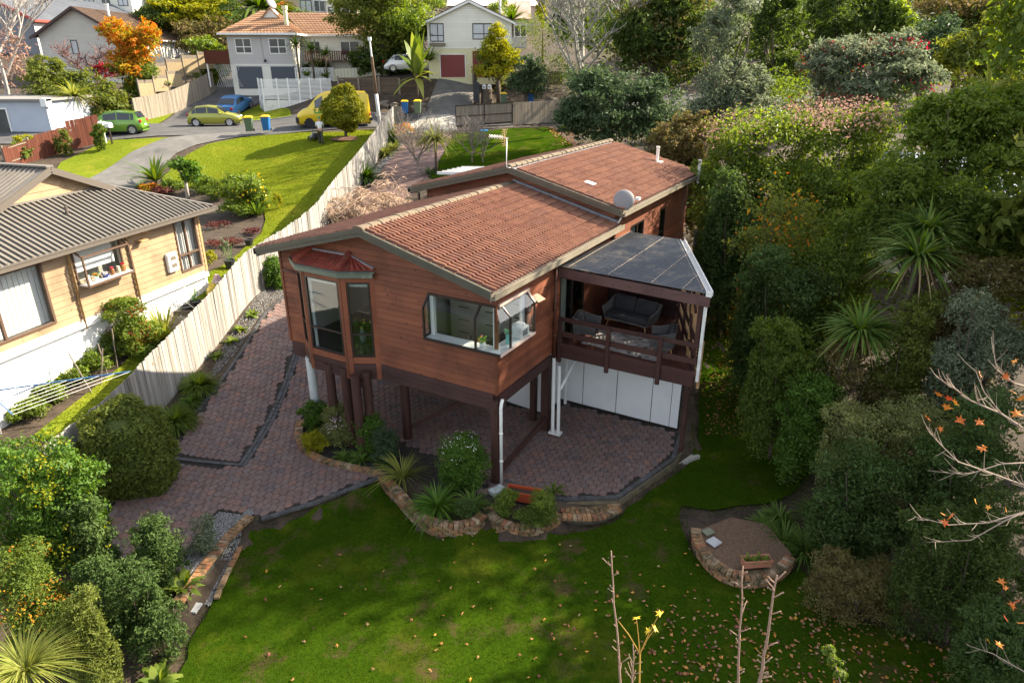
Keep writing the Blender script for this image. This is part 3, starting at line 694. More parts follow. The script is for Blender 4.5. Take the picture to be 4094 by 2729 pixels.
def slope_tiles(parent,org,ex,ey,nrow,ncol,single,far,skip=None):
 """org: eave corner; ex along eave, ey up the slope"""
 ex,ey=Vector(ex).normalized(),Vector(ey).normalized();ez=ex.cross(ey)
 for r_ in range(nrow):
  for c in range(ncol):
   p=Vector(org)+ex*(c*TW)+ey*(r_*TL)+ez*hum(-.003,.004)
   if skip and skip(r_,c):continue
   M4=Matrix(((ex.x,ey.x,ez.x,p.x),(ex.y,ey.y,ez.y,p.y),(ex.z,ey.z,ez.z,p.z),(0,0,0,1)))
   if single:
    o=bpy.data.objects.new('tile',T_ME);link(o,parent);o.matrix_basis=M4
   else:far.append((np.array(M4),random.random()))
def tiles_joined(parent,far,mt):
 V=[];Fs=[];T=[];k=len(_tv)
 for q,(m4,rnd)in enumerate(far):
  V.append(_tv@m4[:3,:3].T+m4[:3,3]);Fs+=[[i+q*k for i in f]for f in _tf];T+=[rnd]*len(_tf)
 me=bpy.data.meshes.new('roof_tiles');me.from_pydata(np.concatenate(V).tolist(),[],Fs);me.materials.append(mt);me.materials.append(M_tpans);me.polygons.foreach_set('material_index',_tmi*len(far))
 a=me.attributes.new('tint','FLOAT','FACE');a.data.foreach_set('value',T);me.update()
 return tag(link(bpy.data.objects.new('roof_tiles',me),parent),kind='stuff')
FTH=.20
def roof_block(x0,x1,ap,ze,za,y0,y1,name):
 mb=MB();t=FTH-.02
 mb.prism([(x0+.02,y0+.02,ze+t),(ap,y0+.02,za+t),(x1-.02,y0+.02,ze+t),(x1-.02,y0+.02,ze+t-.05),(ap,y0+.02,za+t-.07),(x0+.02,y0+.02,ze+t-.05)],(0,y1-y0-.04,0))
 return mb.build(name,M_lead,house)
def barges(rf,x0,x1,ap,ze,za,y,back=False):
 for a,b,za_,zb_ in((x0,ap,ze,za),(x1,ap,ze,za)):
  mb=MB();yy=(y,-.04)if not back else(y,.04)
  P=[(a,y,za_),(b,y,zb_),(b,y,zb_+FTH+.01),(a,y,za_+FTH+.01)];mb.prism(P,(0,.045,0))
  P=[(a,y-.03,za_+.11),(b,y-.03,zb_+.11),(b,y-.03,zb_+FTH+.015),(a,y-.03,za_+FTH+.015)];mb.prism(P,(0,.03,0))
  mb.build('barge_board',M_barge,rf)
def ridge(rf,ap,za,y0,y1,n_extra=0):
 n=int((y1-y0)/.36);st_=(y1-y0)/n;mb=MB();k=7;L=st_+.04
 ring=lambda y,r:[(r*math.cos(math.pi*i/(k-1))*1.25,y,r*math.sin(math.pi*i/(k-1))*.62-.045)for i in range(k)]
 v=ring(0,.14)+ring(.06,.14)+ring(.07,.125)+ring(L,.118)
 fs=[(i+k*j,i+1+k*j,i+1+k*(j+1),i+k*(j+1))for j in range(3)for i in range(k-1)];fs=[f[::-1]for f in fs]+[tuple(range(k))]
 mb.add(v,fs);me=mb.mesh('ridge_tile',M_ridge,False)
 for i in range(n):inst('ridge_tile',me,rf,(ap,y0+i*st_,za+FTH+.035+hum(-.006,.006)),(0,hum(-.03,.03),hum(-.02,.02)))
def gutter(rf,x,y0,y1,z,m_,sgn=1):
 mb=MB();mb.box(min(x,x+sgn*.115),max(x,x+sgn*.115),y0,y1,z-.01,z+.0);
 mb.box(min(x+sgn*.10,x+sgn*.118),max(x+sgn*.10,x+sgn*.118),y0,y1,z,z+.135);mb.box(min(x+sgn*.095,x+sgn*.128),max(x+sgn*.095,x+sgn*.128),y0,y1,z+.115,z+.14)
 mb.box(min(x-sgn*.015,x+sgn*.01),max(x-sgn*.015,x+sgn*.01),y0,y1,z-.06,z+.12);mb.build('gutter',m_,rf)
rfF=roof_block(FX0,FX1,FAP,FZE,FZA,FY0,FY1,'front_roof');far=[]
lenF=math.hypot(FX1-FAP,FZA-FZE);eyR=Vector((FAP-FX1,0,FZA-FZE)).normalized();eyL=Vector((FAP-FX0,0,FZA-FZE)).normalized()
ncF=int((FY1-FY0-.05)/TW);nrF=int(lenF/TL)
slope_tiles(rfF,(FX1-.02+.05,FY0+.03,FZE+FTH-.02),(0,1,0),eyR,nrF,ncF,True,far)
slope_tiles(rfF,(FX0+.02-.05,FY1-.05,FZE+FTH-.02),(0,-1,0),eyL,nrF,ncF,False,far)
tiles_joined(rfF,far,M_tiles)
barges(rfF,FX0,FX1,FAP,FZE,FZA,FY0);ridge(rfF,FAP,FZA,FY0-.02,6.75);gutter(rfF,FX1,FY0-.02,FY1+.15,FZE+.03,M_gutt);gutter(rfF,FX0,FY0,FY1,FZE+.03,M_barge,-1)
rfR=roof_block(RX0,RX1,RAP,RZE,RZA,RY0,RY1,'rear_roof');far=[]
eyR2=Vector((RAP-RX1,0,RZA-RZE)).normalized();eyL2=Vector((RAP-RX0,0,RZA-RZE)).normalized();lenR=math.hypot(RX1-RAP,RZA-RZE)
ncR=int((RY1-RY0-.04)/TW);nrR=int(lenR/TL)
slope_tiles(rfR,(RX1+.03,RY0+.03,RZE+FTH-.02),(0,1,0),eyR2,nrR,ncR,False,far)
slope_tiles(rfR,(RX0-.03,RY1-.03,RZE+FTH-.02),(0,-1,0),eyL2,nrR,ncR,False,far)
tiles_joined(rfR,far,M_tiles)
barges(rfR,RX0,RX1,RAP,RZE,RZA,RY0);barges(rfR,RX0,RX1,RAP,RZE,RZA,RY1-.05);ridge(rfR,RAP,RZA,RY0-.02,RY1+.02);gutter(rfR,RX1,RY0,RY1,RZE+.03,M_gutt);gutter(rfR,RX0,RY0,RY1,RZE+.03,M_barge,-1)
mb=MB()
mb.bar((FAP,6.86,FZA+FTH+.06),(FX1,6.86,FZE+FTH+.06),.10,.12);mb.build('flashing',M_lead,rfF)
plRF=PL((0,6.93,0),(1,0,0),(0,-1,0));sR=(RZA-RZE)/(RAP-RX0)
gplr=[(-sR,1,RZE+.08-sR*RX0),(sR,1,RZE+.08+sR*RX1)]
poly=[(-7.05,2.6),(.13,2.6),(.13,7.4),(-7.05,7.4)]
for g in gplr:poly=clip(poly,*g)
w2=wallcore(house,'rear_front_wall',plRF,poly,.1,M_post);boards(w2,plRF,-7.05,.13,4.9,6.95,M_wood,.15,gplr,seed=5)
plRR=PL((.13,0,0),(0,1,0),(1,0,0));win1=(8.3,9.6,2.9,5.1);win2=(11.3,11.95,3.3,5.1)
w3=wallcore(house,'rear_side_wall',plRR,[(6.93,1.0),(14.7,1.0),(14.7,5.85),(6.93,5.85)],.12,M_post,[win1,win2])
boards(w3,plRR,6.95,14.7,1.6,5.84,M_wood,.15,(),[win1,win2],seed=6)
mb=MB();mb.box(-7.05,.1,14.6,14.7,2,5.9);mb.box(-7.05,-6.95,7,14.6,2,5.9);mb.build('rear_walls',M_wood,house)
mb=MB();mb.box(-6.9,0,7.1,14.5,2.6,2.7);mb.box(-1.6,-1.5,7.1,14.5,2.7,5.7);mb.build('rear_floor',M_carp,house)
window(house,plRR,*win1[:2],*win1[2:],M_frame,M_glass2,(8.95,),(),.06);window(house,plRR,*win2,M_frame,M_glass2,(),(4.2,),.06)
mb=MB();mb.box(-.14,-.1,9.02,9.5,2.95,5.05);mb.build('curtain',M_white,house)
mb=MB();mb.box(-.14,-.1,11.36,11.6,3.35,5.05);mb.build('curtain',M_white,house)
plRL=PL((-7.06,6.93,0),(-1,0,0),(0,-1,0));mb=MB();mb.bar((-7.45,6.95,5.72),(-7.45,6.95,5.38),.07,.07);mb.bar((-7.47,6.95,5.36),(-7.05,6.95,5.36),.07,.07);mb.build('eave_bracket',M_frame,house)
BX=[(-6.45,0.0),(-5.8,-.42),(-4.42,-.42),(-3.65,0.0)]
for i in range(3):
 (xa,ya),(xb,yb)=BX[i],BX[i+1]
mb=MB();mb.prism([(x,y+.03,2.16)for x,y in BX],(0,0,.06));bayo=mb.build('bay_window',M_band,house)
mb=MB();mb.prism([(x,y+.02,5.02)for x,y in BX],(0,0,.06));mb.build('bay_ceiling',M_white,bayo)
for i in range(3):
 (xa,ya),(xb,yb)=BX[i],BX[i+1];d=Vector((xb-xa,yb-ya,0));L=d.length;nrm=Vector((d.y,-d.x,0)).normalized()
 pb=PL((xa,ya,0),d,nrm);mrg=.09 if i==1 else .13
 m_=MB();m_.prism([pb(.01,2.14,-.01),pb(L-.01,2.14,-.01),pb(L-.01,2.76,-.01),pb(.01,2.76,-.01)],nrm*-.06);m_.prism([pb(.01,4.86,-.01),pb(L-.01,4.86,-.01),pb(L-.01,5.1,-.01),pb(.01,5.1,-.01)],nrm*-.06)
 m_.build('bay_panel',M_wood,bayo)
 boards(bayo,pb,.05,L-.05,2.13,2.58,M_band,.15,name='skirting_board',t0=.02,t1=.01);boards(bayo,pb,.05,L-.05,2.585,2.78,M_wood,.19,t0=.02,t1=.015);boards(bayo,pb,.05,L-.05,4.87,5.07,M_wood,.2,t0=.015,t1=.012)
 for s_ in(0,L):
  m_=MB();m_.prism([pb(s_-(.0 if s_==0 else mrg),2.12,.025),pb(s_+(mrg if s_==0 else 0),2.12,.025),pb(s_+(mrg if s_==0 else 0),5.06,.025),pb(s_-(0 if s_==0 else mrg),5.06,.025)],nrm*-.08);m_.build('mullion_post',M_wood,bayo)
 window(bayo,pb,mrg+.01,L-mrg-.01,2.78,4.87,M_frame,M_glass2,(),(3.42,),.045,.02,.06,'sash')
 m_=MB();m_.prism([pb(mrg+.05,4.72,-.08),pb(L-mrg-.05,4.72,-.08),pb(L-mrg-.05,4.83,-.08),pb(mrg+.05,4.83,-.08)],nrm*-.04);m_.build('blind_roll',M_white,bayo)
 if i==1:
  m_=MB();m_.prism([pb(mrg+.05,2.8,-.07),pb(mrg+.14,2.8,-.07),pb(mrg+.14,4.8,-.07),pb(mrg+.05,4.8,-.07)],nrm*-.03);m_.build('reveal',M_white,bayo)
 e=.12;g=MB();pa,pb2=pb(-(.05 if i!=0 else 0),5.1,.1),pb(L+(.05 if i!=2 else 0),5.1,.1);g.bar(pa,pb2,.13,.16);g.bar(pb(-.05,5.16,.15),pb(L+.05,5.16,.15),.03,.05);g.build('bay_gutter',M_guttg,bayo,bevel=.01)
m_=MB();ro=[Vector((x*1+(-.12 if i==0 else(-.06 if i==1 else(.06 if i==2 else .12))),y-(.12 if i in(1,2)else 0.02),5.19))for i,(x,y)in enumerate(BX)];ri=[Vector((-5.75,.0,5.47)),Vector((-4.4,0,5.47))]
m_.add(ro+ri,[(0,1,4),(1,2,5,4),(2,3,5),(0,4,5,3),(0,3,2,1)]);m_.build('bay_roof',M_lead,bayo)
ez_=0
def bay_tiles(a,b,c,d,rows,cols):
 """quad a-b eave, d-c top"""
 for r_ in range(rows):
  for k in range(cols):
   f0,f1=r_/rows,(r_+1.08)/rows;u0,u1=k/cols,(k+1)/cols
   L0,R0=a.lerp(d,f0),b.lerp(c,f0);L1,R1=a.lerp(d,f1),b.lerp(c,f1)
   p=[L0.lerp(R0,u0),L0.lerp(R0,u1),L1.lerp(R1,u1),L1.lerp(R1,u0)];nn=(p[1]-p[0]).cross(p[3]-p[0]);nn.normalize();mm=MB()
   vv=[];
   for s_ in range(9):
    q=s_/8;zz=.012+.03*(.5-.5*math.cos(q*4*math.pi))
    vv.append(p[0].lerp(p[1],q)+nn*(zz+.03));
   for s_ in range(9):
    q=s_/8;zz=.012+.03*(.5-.5*math.cos(q*4*math.pi));vv.append(p[3].lerp(p[2],q)+nn*zz)
   for s_ in range(9):vv.append(p[0].lerp(p[1],s_/8)+nn*.01)
   mm.add(vv,[(s_,s_+1,s_+10,s_+9)for s_ in range(8)]+[(s_+18,s_+19,s_+1,s_)for s_ in range(8)]);mm.build('tile',M_tilered,bayo)
bay_tiles(ro[1],ro[2],ri[1],ri[0],2,5);bay_tiles(ro[2],ro[3],ri[1]+Vector((.08,0,0)),ri[1],2,3);bay_tiles(ro[0],ro[1],ri[0],ri[0]-Vector((.08,0,0)),2,3)
for a,b in((ro[1],ri[0]),(ro[2],ri[1])):
 m_=MB();m_.tube([a+Vector((0,0,.05)),a.lerp(b,.5)+Vector((0,0,.07)),b+Vector((0,.0,.07))],[.1,.09,.1],10);m_.build('hip_tile',M_tilered,bayo)
m_=MB();m_.bar(ri[0]+Vector((-.1,-.02,.03)),ri[1]+Vector((.1,-.02,.03)),.1,.05);m_.bar(ri[1]+Vector((.05,-.02,.03)),ro[3]+Vector((-.06,-.02,.07)),.08,.04);m_.build('flashing',M_lead,bayo)
cw=MB();P_=.26;ZS,ZT,ZW=3.80,4.58,4.84;XL,YR=-1.93,1.42
cw.prism([(XL,-P_,ZS-.05),(P_,-P_,ZS-.05),(P_,YR,ZS-.05),(-.12,YR,ZS-.05),(-.12,.12,ZS-.05),(XL,.12,ZS-.05)],(0,0,.05));cwo=cw.build('corner_window',M_white,house)
m_=MB();fw2=.045
for(x,y)in((XL,-P_),(-.42,-P_),(P_,.22),(P_,YR)):
 inner=(x,0.0)if y==-P_ else(0.0,y)
 m_.bar((x,y,ZS),(x,y,ZT),fw2,fw2);m_.bar((x,y,ZT),(*inner,ZW),fw2,fw2)
for(x,y)in((XL,-P_),(P_,YR)):
 inner=(x,-.03)if y==-P_ else(.03,y)
 m_.bar((*inner,ZS),(*inner,ZW),fw2,fw2);m_.bar((x,y,ZS+.02),(*inner,ZS+.02),fw2,fw2)
m_.bar((XL-.02,-P_-.01,ZS-.03),(P_+.02,-P_-.01,ZS-.03),.05,.06);m_.bar((XL,.0,ZW+.03),(.03,.0,ZW+.03),.1,.06);m_.build('window_frame',M_frame,cwo)
m_=MB();m_.bar((P_+.012,-P_-.02,ZS-.03),(P_+.012,YR+.02,ZS-.03),.05,.06);m_.bar((.02,.04,ZW+.04),(.02,YR+.06,ZW+.04),.13,.07);m_.bar((P_,YR+.03,ZT),(.05,YR+.03,ZW),.05,.02);m_.build('white_flashing',mat('pinkish_white_flashing',(.6,.45,.38),.5),cwo)
M_glass3=glassmat('sloped_glass',(.9,.93,.93),-.035)
def pane(a,b,c,d,par=None,th=.006):
 q=MB();q.prism([a,b,c,d],(Vector(b)-Vector(a)).cross(Vector(d)-Vector(a)).normalized()*th);return q.build('pane',M_glass if abs((Vector(b)-Vector(a)).cross(Vector(d)-Vector(a)).normalized().z)<.3 else M_glass3,par or cwo)
for xa,xb in((XL,-.42),(-.42,P_)):
 pane((xa,-P_,ZS),(xb,-P_,ZS),(xb,-P_,ZT),(xa,-P_,ZT));pane((xa,-P_,ZT),(xb,-P_,ZT),(min(xb,.0),0,ZW),(xa,0,ZW))
for ya,yb in((-P_,.22),(.22,YR)):
 pane((P_,ya,ZS),(P_,yb,ZS),(P_,yb,ZT),(P_,ya,ZT));pane((P_,ya,ZT),(P_,yb,ZT),(0,yb,ZW),(0,max(ya,0),ZW))
pane((XL,-P_,ZS),(XL,0,ZS),(XL,0,ZW),(XL,-P_,ZT));pane((P_,YR,ZS),(0,YR,ZS),(0,YR,ZW),(P_,YR,ZT))
m_=MB();m_.box(-.10,-.02,.02,.10,ZS,ZW);m_.box(XL,XL+.12,.0,.1,ZS,ZW);m_.box(-.10,-.02,YR-.12,YR,ZS,ZW);m_.build('reveal',M_white,cwo)
m_=MB();m_.prism([(.03,1.62,4.62),(.28,1.60,4.52),(.28,1.98,4.50),(.03,2.0,4.60)],(0,0,.015));m_.box(.03,.2,1.66,1.94,4.46,4.56);m_.build('vent_hood',mat('tan_vent',(.30,.20,.14),.6),house)
kit=MB();kit.box(-2.9,-.14,2.25,2.88,2.65,5.1);kito=kit.build('kitchen_cabinets',M_cab,house)
m_=MB()
for i in range(3):
 for j in range(6):
  xa=-2.86+i*.9;za=2.75+j*.38;m_.box(xa,xa+.86,2.235,2.25,za,za+.35)
m_.build('drawer_front',M_cab,kito)
m_=MB()
for i in range(3):
 for j in range(6):
  xa=-2.86+i*.9;za=2.75+j*.38;m_.tube([(xa+.25,2.235,za+.2),(xa+.33,2.205,za+.215),(xa+.53,2.205,za+.215),(xa+.61,2.235,za+.2)],.012,6)
m_.build('drawer_handle',M_frame,kito)
m_=MB();m_.box(-3.0,-.14,.13,.62,2.65,3.45);m_.box(-.75,-.14,.62,1.6,2.65,3.45);m_.build('kitchen_bench',M_cab,house)
m_=MB();m_.box(-3.0,-.13,.13,.66,3.45,3.5);m_.box(-.78,-.13,.66,1.65,3.45,3.5);m_.build('bench_top',mat('black_bench_top',(.02,.02,.022),.25),house)
m_=MB();m_.tube([(-1.0,.25,3.5),(-1.0,.25,3.72),(-1.0,.38,3.78),(-1.0,.45,3.72)],.014,8);m_.build('tap',mat('chrome',(.8,.8,.8),.15,metal=1.0),house)
m_=MB();m_.box(-3.35,-3.25,.13,2.9,2.65,5.1);m_.build('partition',M_in,house)
# -- posts, pipes, underside (house coordinates)
def hloc(v):d=Vector(v)-HO;return Vector((d.dot(_hx),d.dot(_hy),v[2]))
def round_post(x,y,z0,z1,r,m_=None,nm='post'):
 mb=MB();mb.tube([(x,y,z0),(x,y,(z0+z1)/2),(x,y,z1)],[r*1.03,r,r*.97],14);return mb.build(nm,m_ or M_post,house,smooth=False)
for(px_,py_)in((757,853),(793,862),(817,880),(842,872)):
 p=hloc(at(px_,py_,2.15));round_post(p.x,p.y,-.4,2.4,.13)
round_post(-3.5,.72,-.3,2.4,.13)
mb=MB();mb.box(-.17,.03,-.04,.16,-.45,2.35);mb.box(-.2,-.02,-.06,.18,2.0,2.16);mb.build('post',M_post,house,bevel=.01)
p=hloc(at(1252,978,0));mb=MB();mb.box(p.x-.12,p.x+.12,p.y-.1,p.y+.14,-.1,2.5);mb.build('post',M_post,house,bevel=.01)
p=hloc(at(1225,957,0));mb=MB();mb.box(p.x-.09,p.x+.09,p.y-.09,p.y+.09,-.1,2.4);mb.build('post',M_post,house,bevel=.01)
p=hloc(at(712,826,2.1));round_post(p.x,p.y,-.3,2.2,.13,mat('white_post',(.62,.64,.62),.6,(.5,.54,.53),3))
mb=MB();mb.bar((-3.4,.8,.35),(-.3,3.1,2.1),.12,.12);mb.build('brace',M_post,house)
mb=MB();mb.bar((.0,.1,.3),(-.25,3.2,.3),.1,.14);mb.build('brace',M_post,house)
mb=MB();mb.bar((-6.2,1.0,2.0),(-5.2,1.2,.6),.1,.1);mb.build('brace',M_post,house)
M_pipe=mat('brown_downpipe',(.10,.035,.02),.45)
mb=MB();mb.tube([(.10,.1,2.42),(.12,.02,2.36),(.13,-.03,2.25),(.13,-.03,.0)],.042,10)
for z_ in(.7,1.5):mb.tube([(.13,-.03,z_),(.13,-.03,z_+.06)],.05,10)
mb.build('white_downpipe',M_pvc,house,smooth=True)
mb=MB();mb.tube([(.10,2.93,5.25),(.10,2.93,2.45)],.045,10)
for z_ in(3.1,3.9,4.7):mb.tube([(.10,2.93,z_),(.10,2.93,z_+.05)],.055,10)
mb.build('downpipe',M_pipe,house,smooth=True)
mb=MB();mb.tube([(.10,2.93,2.45),(.08,3.0,.05)],.05,10);mb.tube([(.24,3.0,2.2),(.24,3.05,.05)],.05,10);mb.tube([(.35,4.2,2.3),(.33,3.6,1.9),(.3,3.2,1.6),(.26,3.05,1.45)],.045,10);mb.tube([(-.35,4.75,2.4),(-.35,4.75,.05)],.05,10)
mb.box(-.02,.34,2.92,3.14,-.02,.04);mb.build('white_downpipe',M_pvc,house,smooth=False)
mb=MB();mb.box(-6.52,-6.4,-.02,.05,4.55,4.62);mb.tube([(-7.12,.1,5.2),(-7.12,.1,4.75),(-7.05,.0,4.72),(-6.35,-.05,4.70)],.045,8);mb.tube([(-7.12,.12,4.75),(-7.12,.3,3.9)],.05,8);mb.build('downpipe',M_pipe,house,smooth=True)
mb=MB();mb.tube([(-6.95,.12,2.5),(-6.95,.12,2.2)],.045,8);mb.build('white_downpipe',M_pvc,house)
plG=PL((0,5.05,0),(1,0,0),(0,-1,0))
gw=MB();gw.prism([plG(-.75,-.1),plG(3.22,-.1),plG(3.22,2.62),plG(-.75,2.62)],(0,.08,0));gwo=gw.build('garage_wall',M_dark,house)
for a,b in((-.74,.12),(.13,1.24),(1.25,2.36),(2.37,2.95),(2.955,3.21)):
 m_=MB();m_.prism([plG(a,.02,.02),plG(b-.012,.02,.02),plG(b-.012,2.6,.02),plG(a,2.6,.02)],(0,.02,0));m_.build('garage_panel',M_whitew,gwo)
plG2=PL((0,4.1,0),(1,0,0),(0,-1,0))
m_=MB();m_.prism([plG2(-2.6,-.1),plG2(-.7,-.1),plG2(-.7,2.4),plG2(-2.6,2.4)],(0,.08,0));m_.box(-.78,-.7,4.1,5.05,-.1,2.4);m_.build('garage_wall',M_whitew,house)
m_=MB();m_.box(-6.9,-2.6,6.3,6.4,-.1,2.4);m_.build('garage_back_wall',mat('grey_block',(.25,.25,.24),.9),house)
# -- the covered deck (part of the house)
dk=MB();DZ=2.70
DK=[(.06,3.17),(3.90,3.17),(2.25,7.0),(.06,7.0)]
dk.prism([(x,y,DZ-.25)for x,y in DK],(0,0,.2));deck=dk.build('deck',M_post,house)
M_dkb=woodmat('deck_board',(.10,.035,.022),(.14,.05,.03),(.25,.17,.13),.72,.9,.3)
n=30
for i in range(n):
 x0=.06+i*.13
 if x0>3.85:break
 yb=7.0 if x0<2.25 else 7.0-(x0-2.25)/(3.93-2.25)*(7.0-3.17)
 if yb-3.17<.2:continue
 m_=MB();m_.box(x0,x0+.122,3.15,yb,DZ-.045,DZ+hum(-.002,.002));m_.build('deck_board',M_dkb,deck)
M_rail=woodmat('rail_paint',(.050,.021,.017),(.066,.028,.022),(.2,.15,.13),.8,.92,.1)
rl=MB();rl.box(.04,3.95,3.10,3.15,2.42,2.72);rl.build('deck_fascia',M_rail,deck)
m_=MB();m_.box(.04,3.97,3.08,3.135,2.725,2.86);m_.build('kick_board',M_rail,deck)
for z_,hh in((3.62,.12),(3.20,.15)):
 m_=MB();m_.box(.12,3.99,3.105,3.155,z_-hh,z_);m_.build('rail',M_rail,deck,bevel=.006)
for x in(.2,1.62,3.05):
 m_=MB();m_.box(x-.055,x+.055,3.01,3.095,2.3,3.58);m_.build('baluster_post',M_rail,deck,bevel=.008)
m_=MB();m_.bar((3.95,3.18,3.56),(2.3,6.95,3.56),.05,.12);m_.bar((3.95,3.18,3.12),(2.3,6.95,3.12),.05,.14);m_.bar((3.93,3.18,2.55),(2.28,7.0,2.55),.05,.3);m_.build('side_rail',M_rail,deck)
M_lath=mat('tan_lath',(.42,.25,.11),.75,(.33,.19,.09),6,rnd='obj',rv=.2)
a0,a1=Vector((3.90,3.34,2.75)),Vector((2.4,6.8,2.75));dv=(a1-a0);Ls=dv.length;dv.normalize();sc_n=dv.cross(Vector((0,0,1)))
for i in range(26):
 m_=MB();z=2.76+i*.09;off=sc_n*.02;m_.bar(a0+off+Vector((0,0,z-2.75)),a1+off+Vector((0,0,z-2.75)),.02,.035);m_.build('lath',M_lath,deck)
for f in(0.02,.3,.62,.98):
 q=a0+dv*(Ls*f);m_=MB();m_.box(q.x-.045,q.x+.045,q.y-.045,q.y+.045,2.4 if f else 0,5.0);m_.build('screen_post',M_rail if f!=.3 else M_lath,deck)
m_=MB();m_.bar(a0+Vector((-.05,0,.1)),a0+dv*2.2+Vector((-.05,0,2.2)),.05,.09);m_.bar(a0+dv*.3+Vector((-.06,0,1.5)),a0+dv*1.7+Vector((-.06,0,2.2)),.05,.09);m_.build('screen_brace',M_rail,deck)
pr=hloc(at(1563,1036,-.1));m_=MB();m_.box(pr.x-.055,pr.x+.055,pr.y-.055,pr.y+.055,-.45,2.6);m_.build('deck_post',M_rail,deck)
m_=MB();m_.box(3.87,3.97,3.18,3.28,3.5,4.85);m_.build('deck_post',M_rail,deck)
m_=MB();m_.box(4.0,4.07,3.2,3.27,2.55,4.8);m_.build('white_downpipe',M_pvc,deck)
m_=MB();m_.box(4.0,4.07,3.34,3.41,2.3,3.6);m_.build('screen_end',M_lath,deck)
m_=MB();m_.box(.06,2.3,6.9,6.95,2.7,5.0);m_.build('deck_back_wall',M_band,deck)
for i in range(5):m_=MB();m_.box(1.1,2.2,6.84,6.88,3.75+i*.2,3.87+i*.2);m_.build('slat',M_rail,deck)
window(house,plR,*door,M_frame,M_glass2,(4.2,),(),.06,.03,.08,'sliding_door')
m_=MB()
for k in range(10):m_.tube([(-.14+.03*(k%2),3.5+k*.05,2.75),(-.14+.03*(k%2),3.5+k*.05,4.7)],.035,6)
m_.build('curtain',mat('cream_curtain',(.6,.56,.48),.9),house)
def zroof(x,y):return 5.10-(x-.25)*.026
RC=[(.16,2.72),(4.22,2.60),(2.12,7.45),(.45,7.45)]
M_poly=bpy.data.materials.new('smoked_corrugated_plastic');M_poly.use_nodes=True;t=M_poly.node_tree;b_=t.nodes['Principled BSDF']
ge=_n(t,'ShaderNodeNewGeometry');c_=mixc(t,rampf(t,noise(t,ge.outputs['Position'],2.5,6,.7),.5,.75),(.085,.09,.10),(.26,.22,.17))
t.links.new(c_,b_.inputs['Base Color']);b_.inputs['Roughness'].default_value=.32;b_.inputs['Specular IOR Level'].default_value=.5
tr_=_n(t,'ShaderNodeBsdfTransparent');tr_.inputs[0].default_value=(.35,.36,.4,1);mx_=_n(t,'ShaderNodeMixShader');mx_.inputs[0].default_value=.22
t.links.new(b_.outputs[0],mx_.inputs[1]);t.links.new(tr_.outputs[0],mx_.inputs[2]);t.links.new(mx_.outputs[0],t.nodes['Material Output'].inputs[0])
pitch_=.11;ys=np.arange(2.95,7.52,pitch_/6);V=[];Fq=[]
for i,y in enumerate(ys):
 f=min(max((y-2.97)/4.55,0),1);xr=4.14-f*(4.14-2.08);xl=.12+f*.3;z=.022*math.cos(2*math.pi*y/pitch_)
 V+=[(xl,y,zroof(xl,y)+z),(xr,y,zroof(xr,y)+z)]
 if i:Fq.append((2*i-2,2*i-1,2*i+1,2*i))
rsh=link(bpy.data.objects.new('corrugated_roof',mesh_np('corrugated_roof',V,Fq,M_poly,smooth=True)),deck)
m_=MB();m_.bar((.12,3.04,4.91),(4.18,2.97,4.80),.07,.26);m_.build('roof_beam',woodmat('mouldy_beam',(.10,.052,.045),(.13,.07,.06),(.05,.05,.035),.55,.75),deck,bevel=.01)
for f in(.18,.5,.78):
 m_=MB();xb=.3+3.75*f;ye=min(7.4,3.1+4.4*(1-max(0,(xb-2.2)/2.0)));m_.bar((xb,3.08,zroof(xb,0)-.09),(xb,ye,zroof(xb,0)-.09),.06,.12);m_.build('rafter',M_rail,deck)
M_screw=mat('pale_roof_screw',(.5,.44,.38),.6)
sm=MB();sm.ell((0,0,0),(.016,.016,.01),6,4);sme=sm.mesh('roof_screw',M_screw)
for xb in(.42,1.55,2.7,3.5):
 ye=7.45 if xb<2.1 else 7.5-(xb-2.08)/2.06*4.5;y=3.05
 while y<ye-.05:inst('roof_screw',sme,deck,(xb+hum(-.01,.01),y,zroof(xb,y)+.026));y+=pitch_*2
for k in range(1,26):
 f=k/26;inst('roof_screw',sme,deck,(4.0-f*2.05,3.0+f*4.5,zroof(4.0-f*2.05,0)+.026))
m_=MB();m_.bar((4.17,2.94,4.97),(2.11,7.5,5.02),.1,.02);m_.bar((4.23,2.96,5.02),(2.17,7.52,5.07),.015,.12);m_.bar((4.12,2.94,5.0),(2.06,7.49,5.05),.015,.06);m_.box(4.08,4.22,2.91,2.94,4.94,5.07);m_.build('white_gutter',M_pvc,deck)
m_=MB()
for xb in(1.55,2.7,3.5,.42):
 ye=7.45 if xb<2.1 else 7.5-(xb-2.08)/2.06*4.5
 V_=[];m_.bar((xb,3.0,zroof(xb,0)+.022),(xb,ye,zroof(xb,0)+.022),.022,.006)
m_.build('lichen_line',mat('lichen_dust',(.26,.21,.155),.95,(.15,.125,.10),12),deck)
# -- things on the house roof
def hthing(name,X,Y,Z,label,cat,rz=0):return empty(name,hw(X,Y,Z),-YAW+rz,label,cat)
M_steel=mat('galvanised_steel',(.55,.55,.55),.4,metal=.6)
an=hthing('television_antenna',-3.35,6.38,6.9,'white television antenna on a bent pole at the roof peak','antenna')
m_=MB();m_.tube([(.1,-.0,.1),(-.1,-.02,.1),(-.14,-.02,.2),(-.14,0,1.55)],.022,8);m_.build('pole',M_steel,an,smooth=True)
m_=MB();m_.bar((-.05,0,1.55),(-1.15,.1,1.62),.03,.03)
for k in range(5):
 x=-.45-k*.16;m_.bar((x-.07,.0,1.50),(x+.07,.0,1.68),.02,.02);m_.bar((x+.07,.0,1.50),(x-.07,.0,1.68),.02,.02);m_.bar((x-.05,-.12,1.59),(x+.05,.12,1.59),.02,.02)
m_.build('boom',M_white,an)
m_=MB()
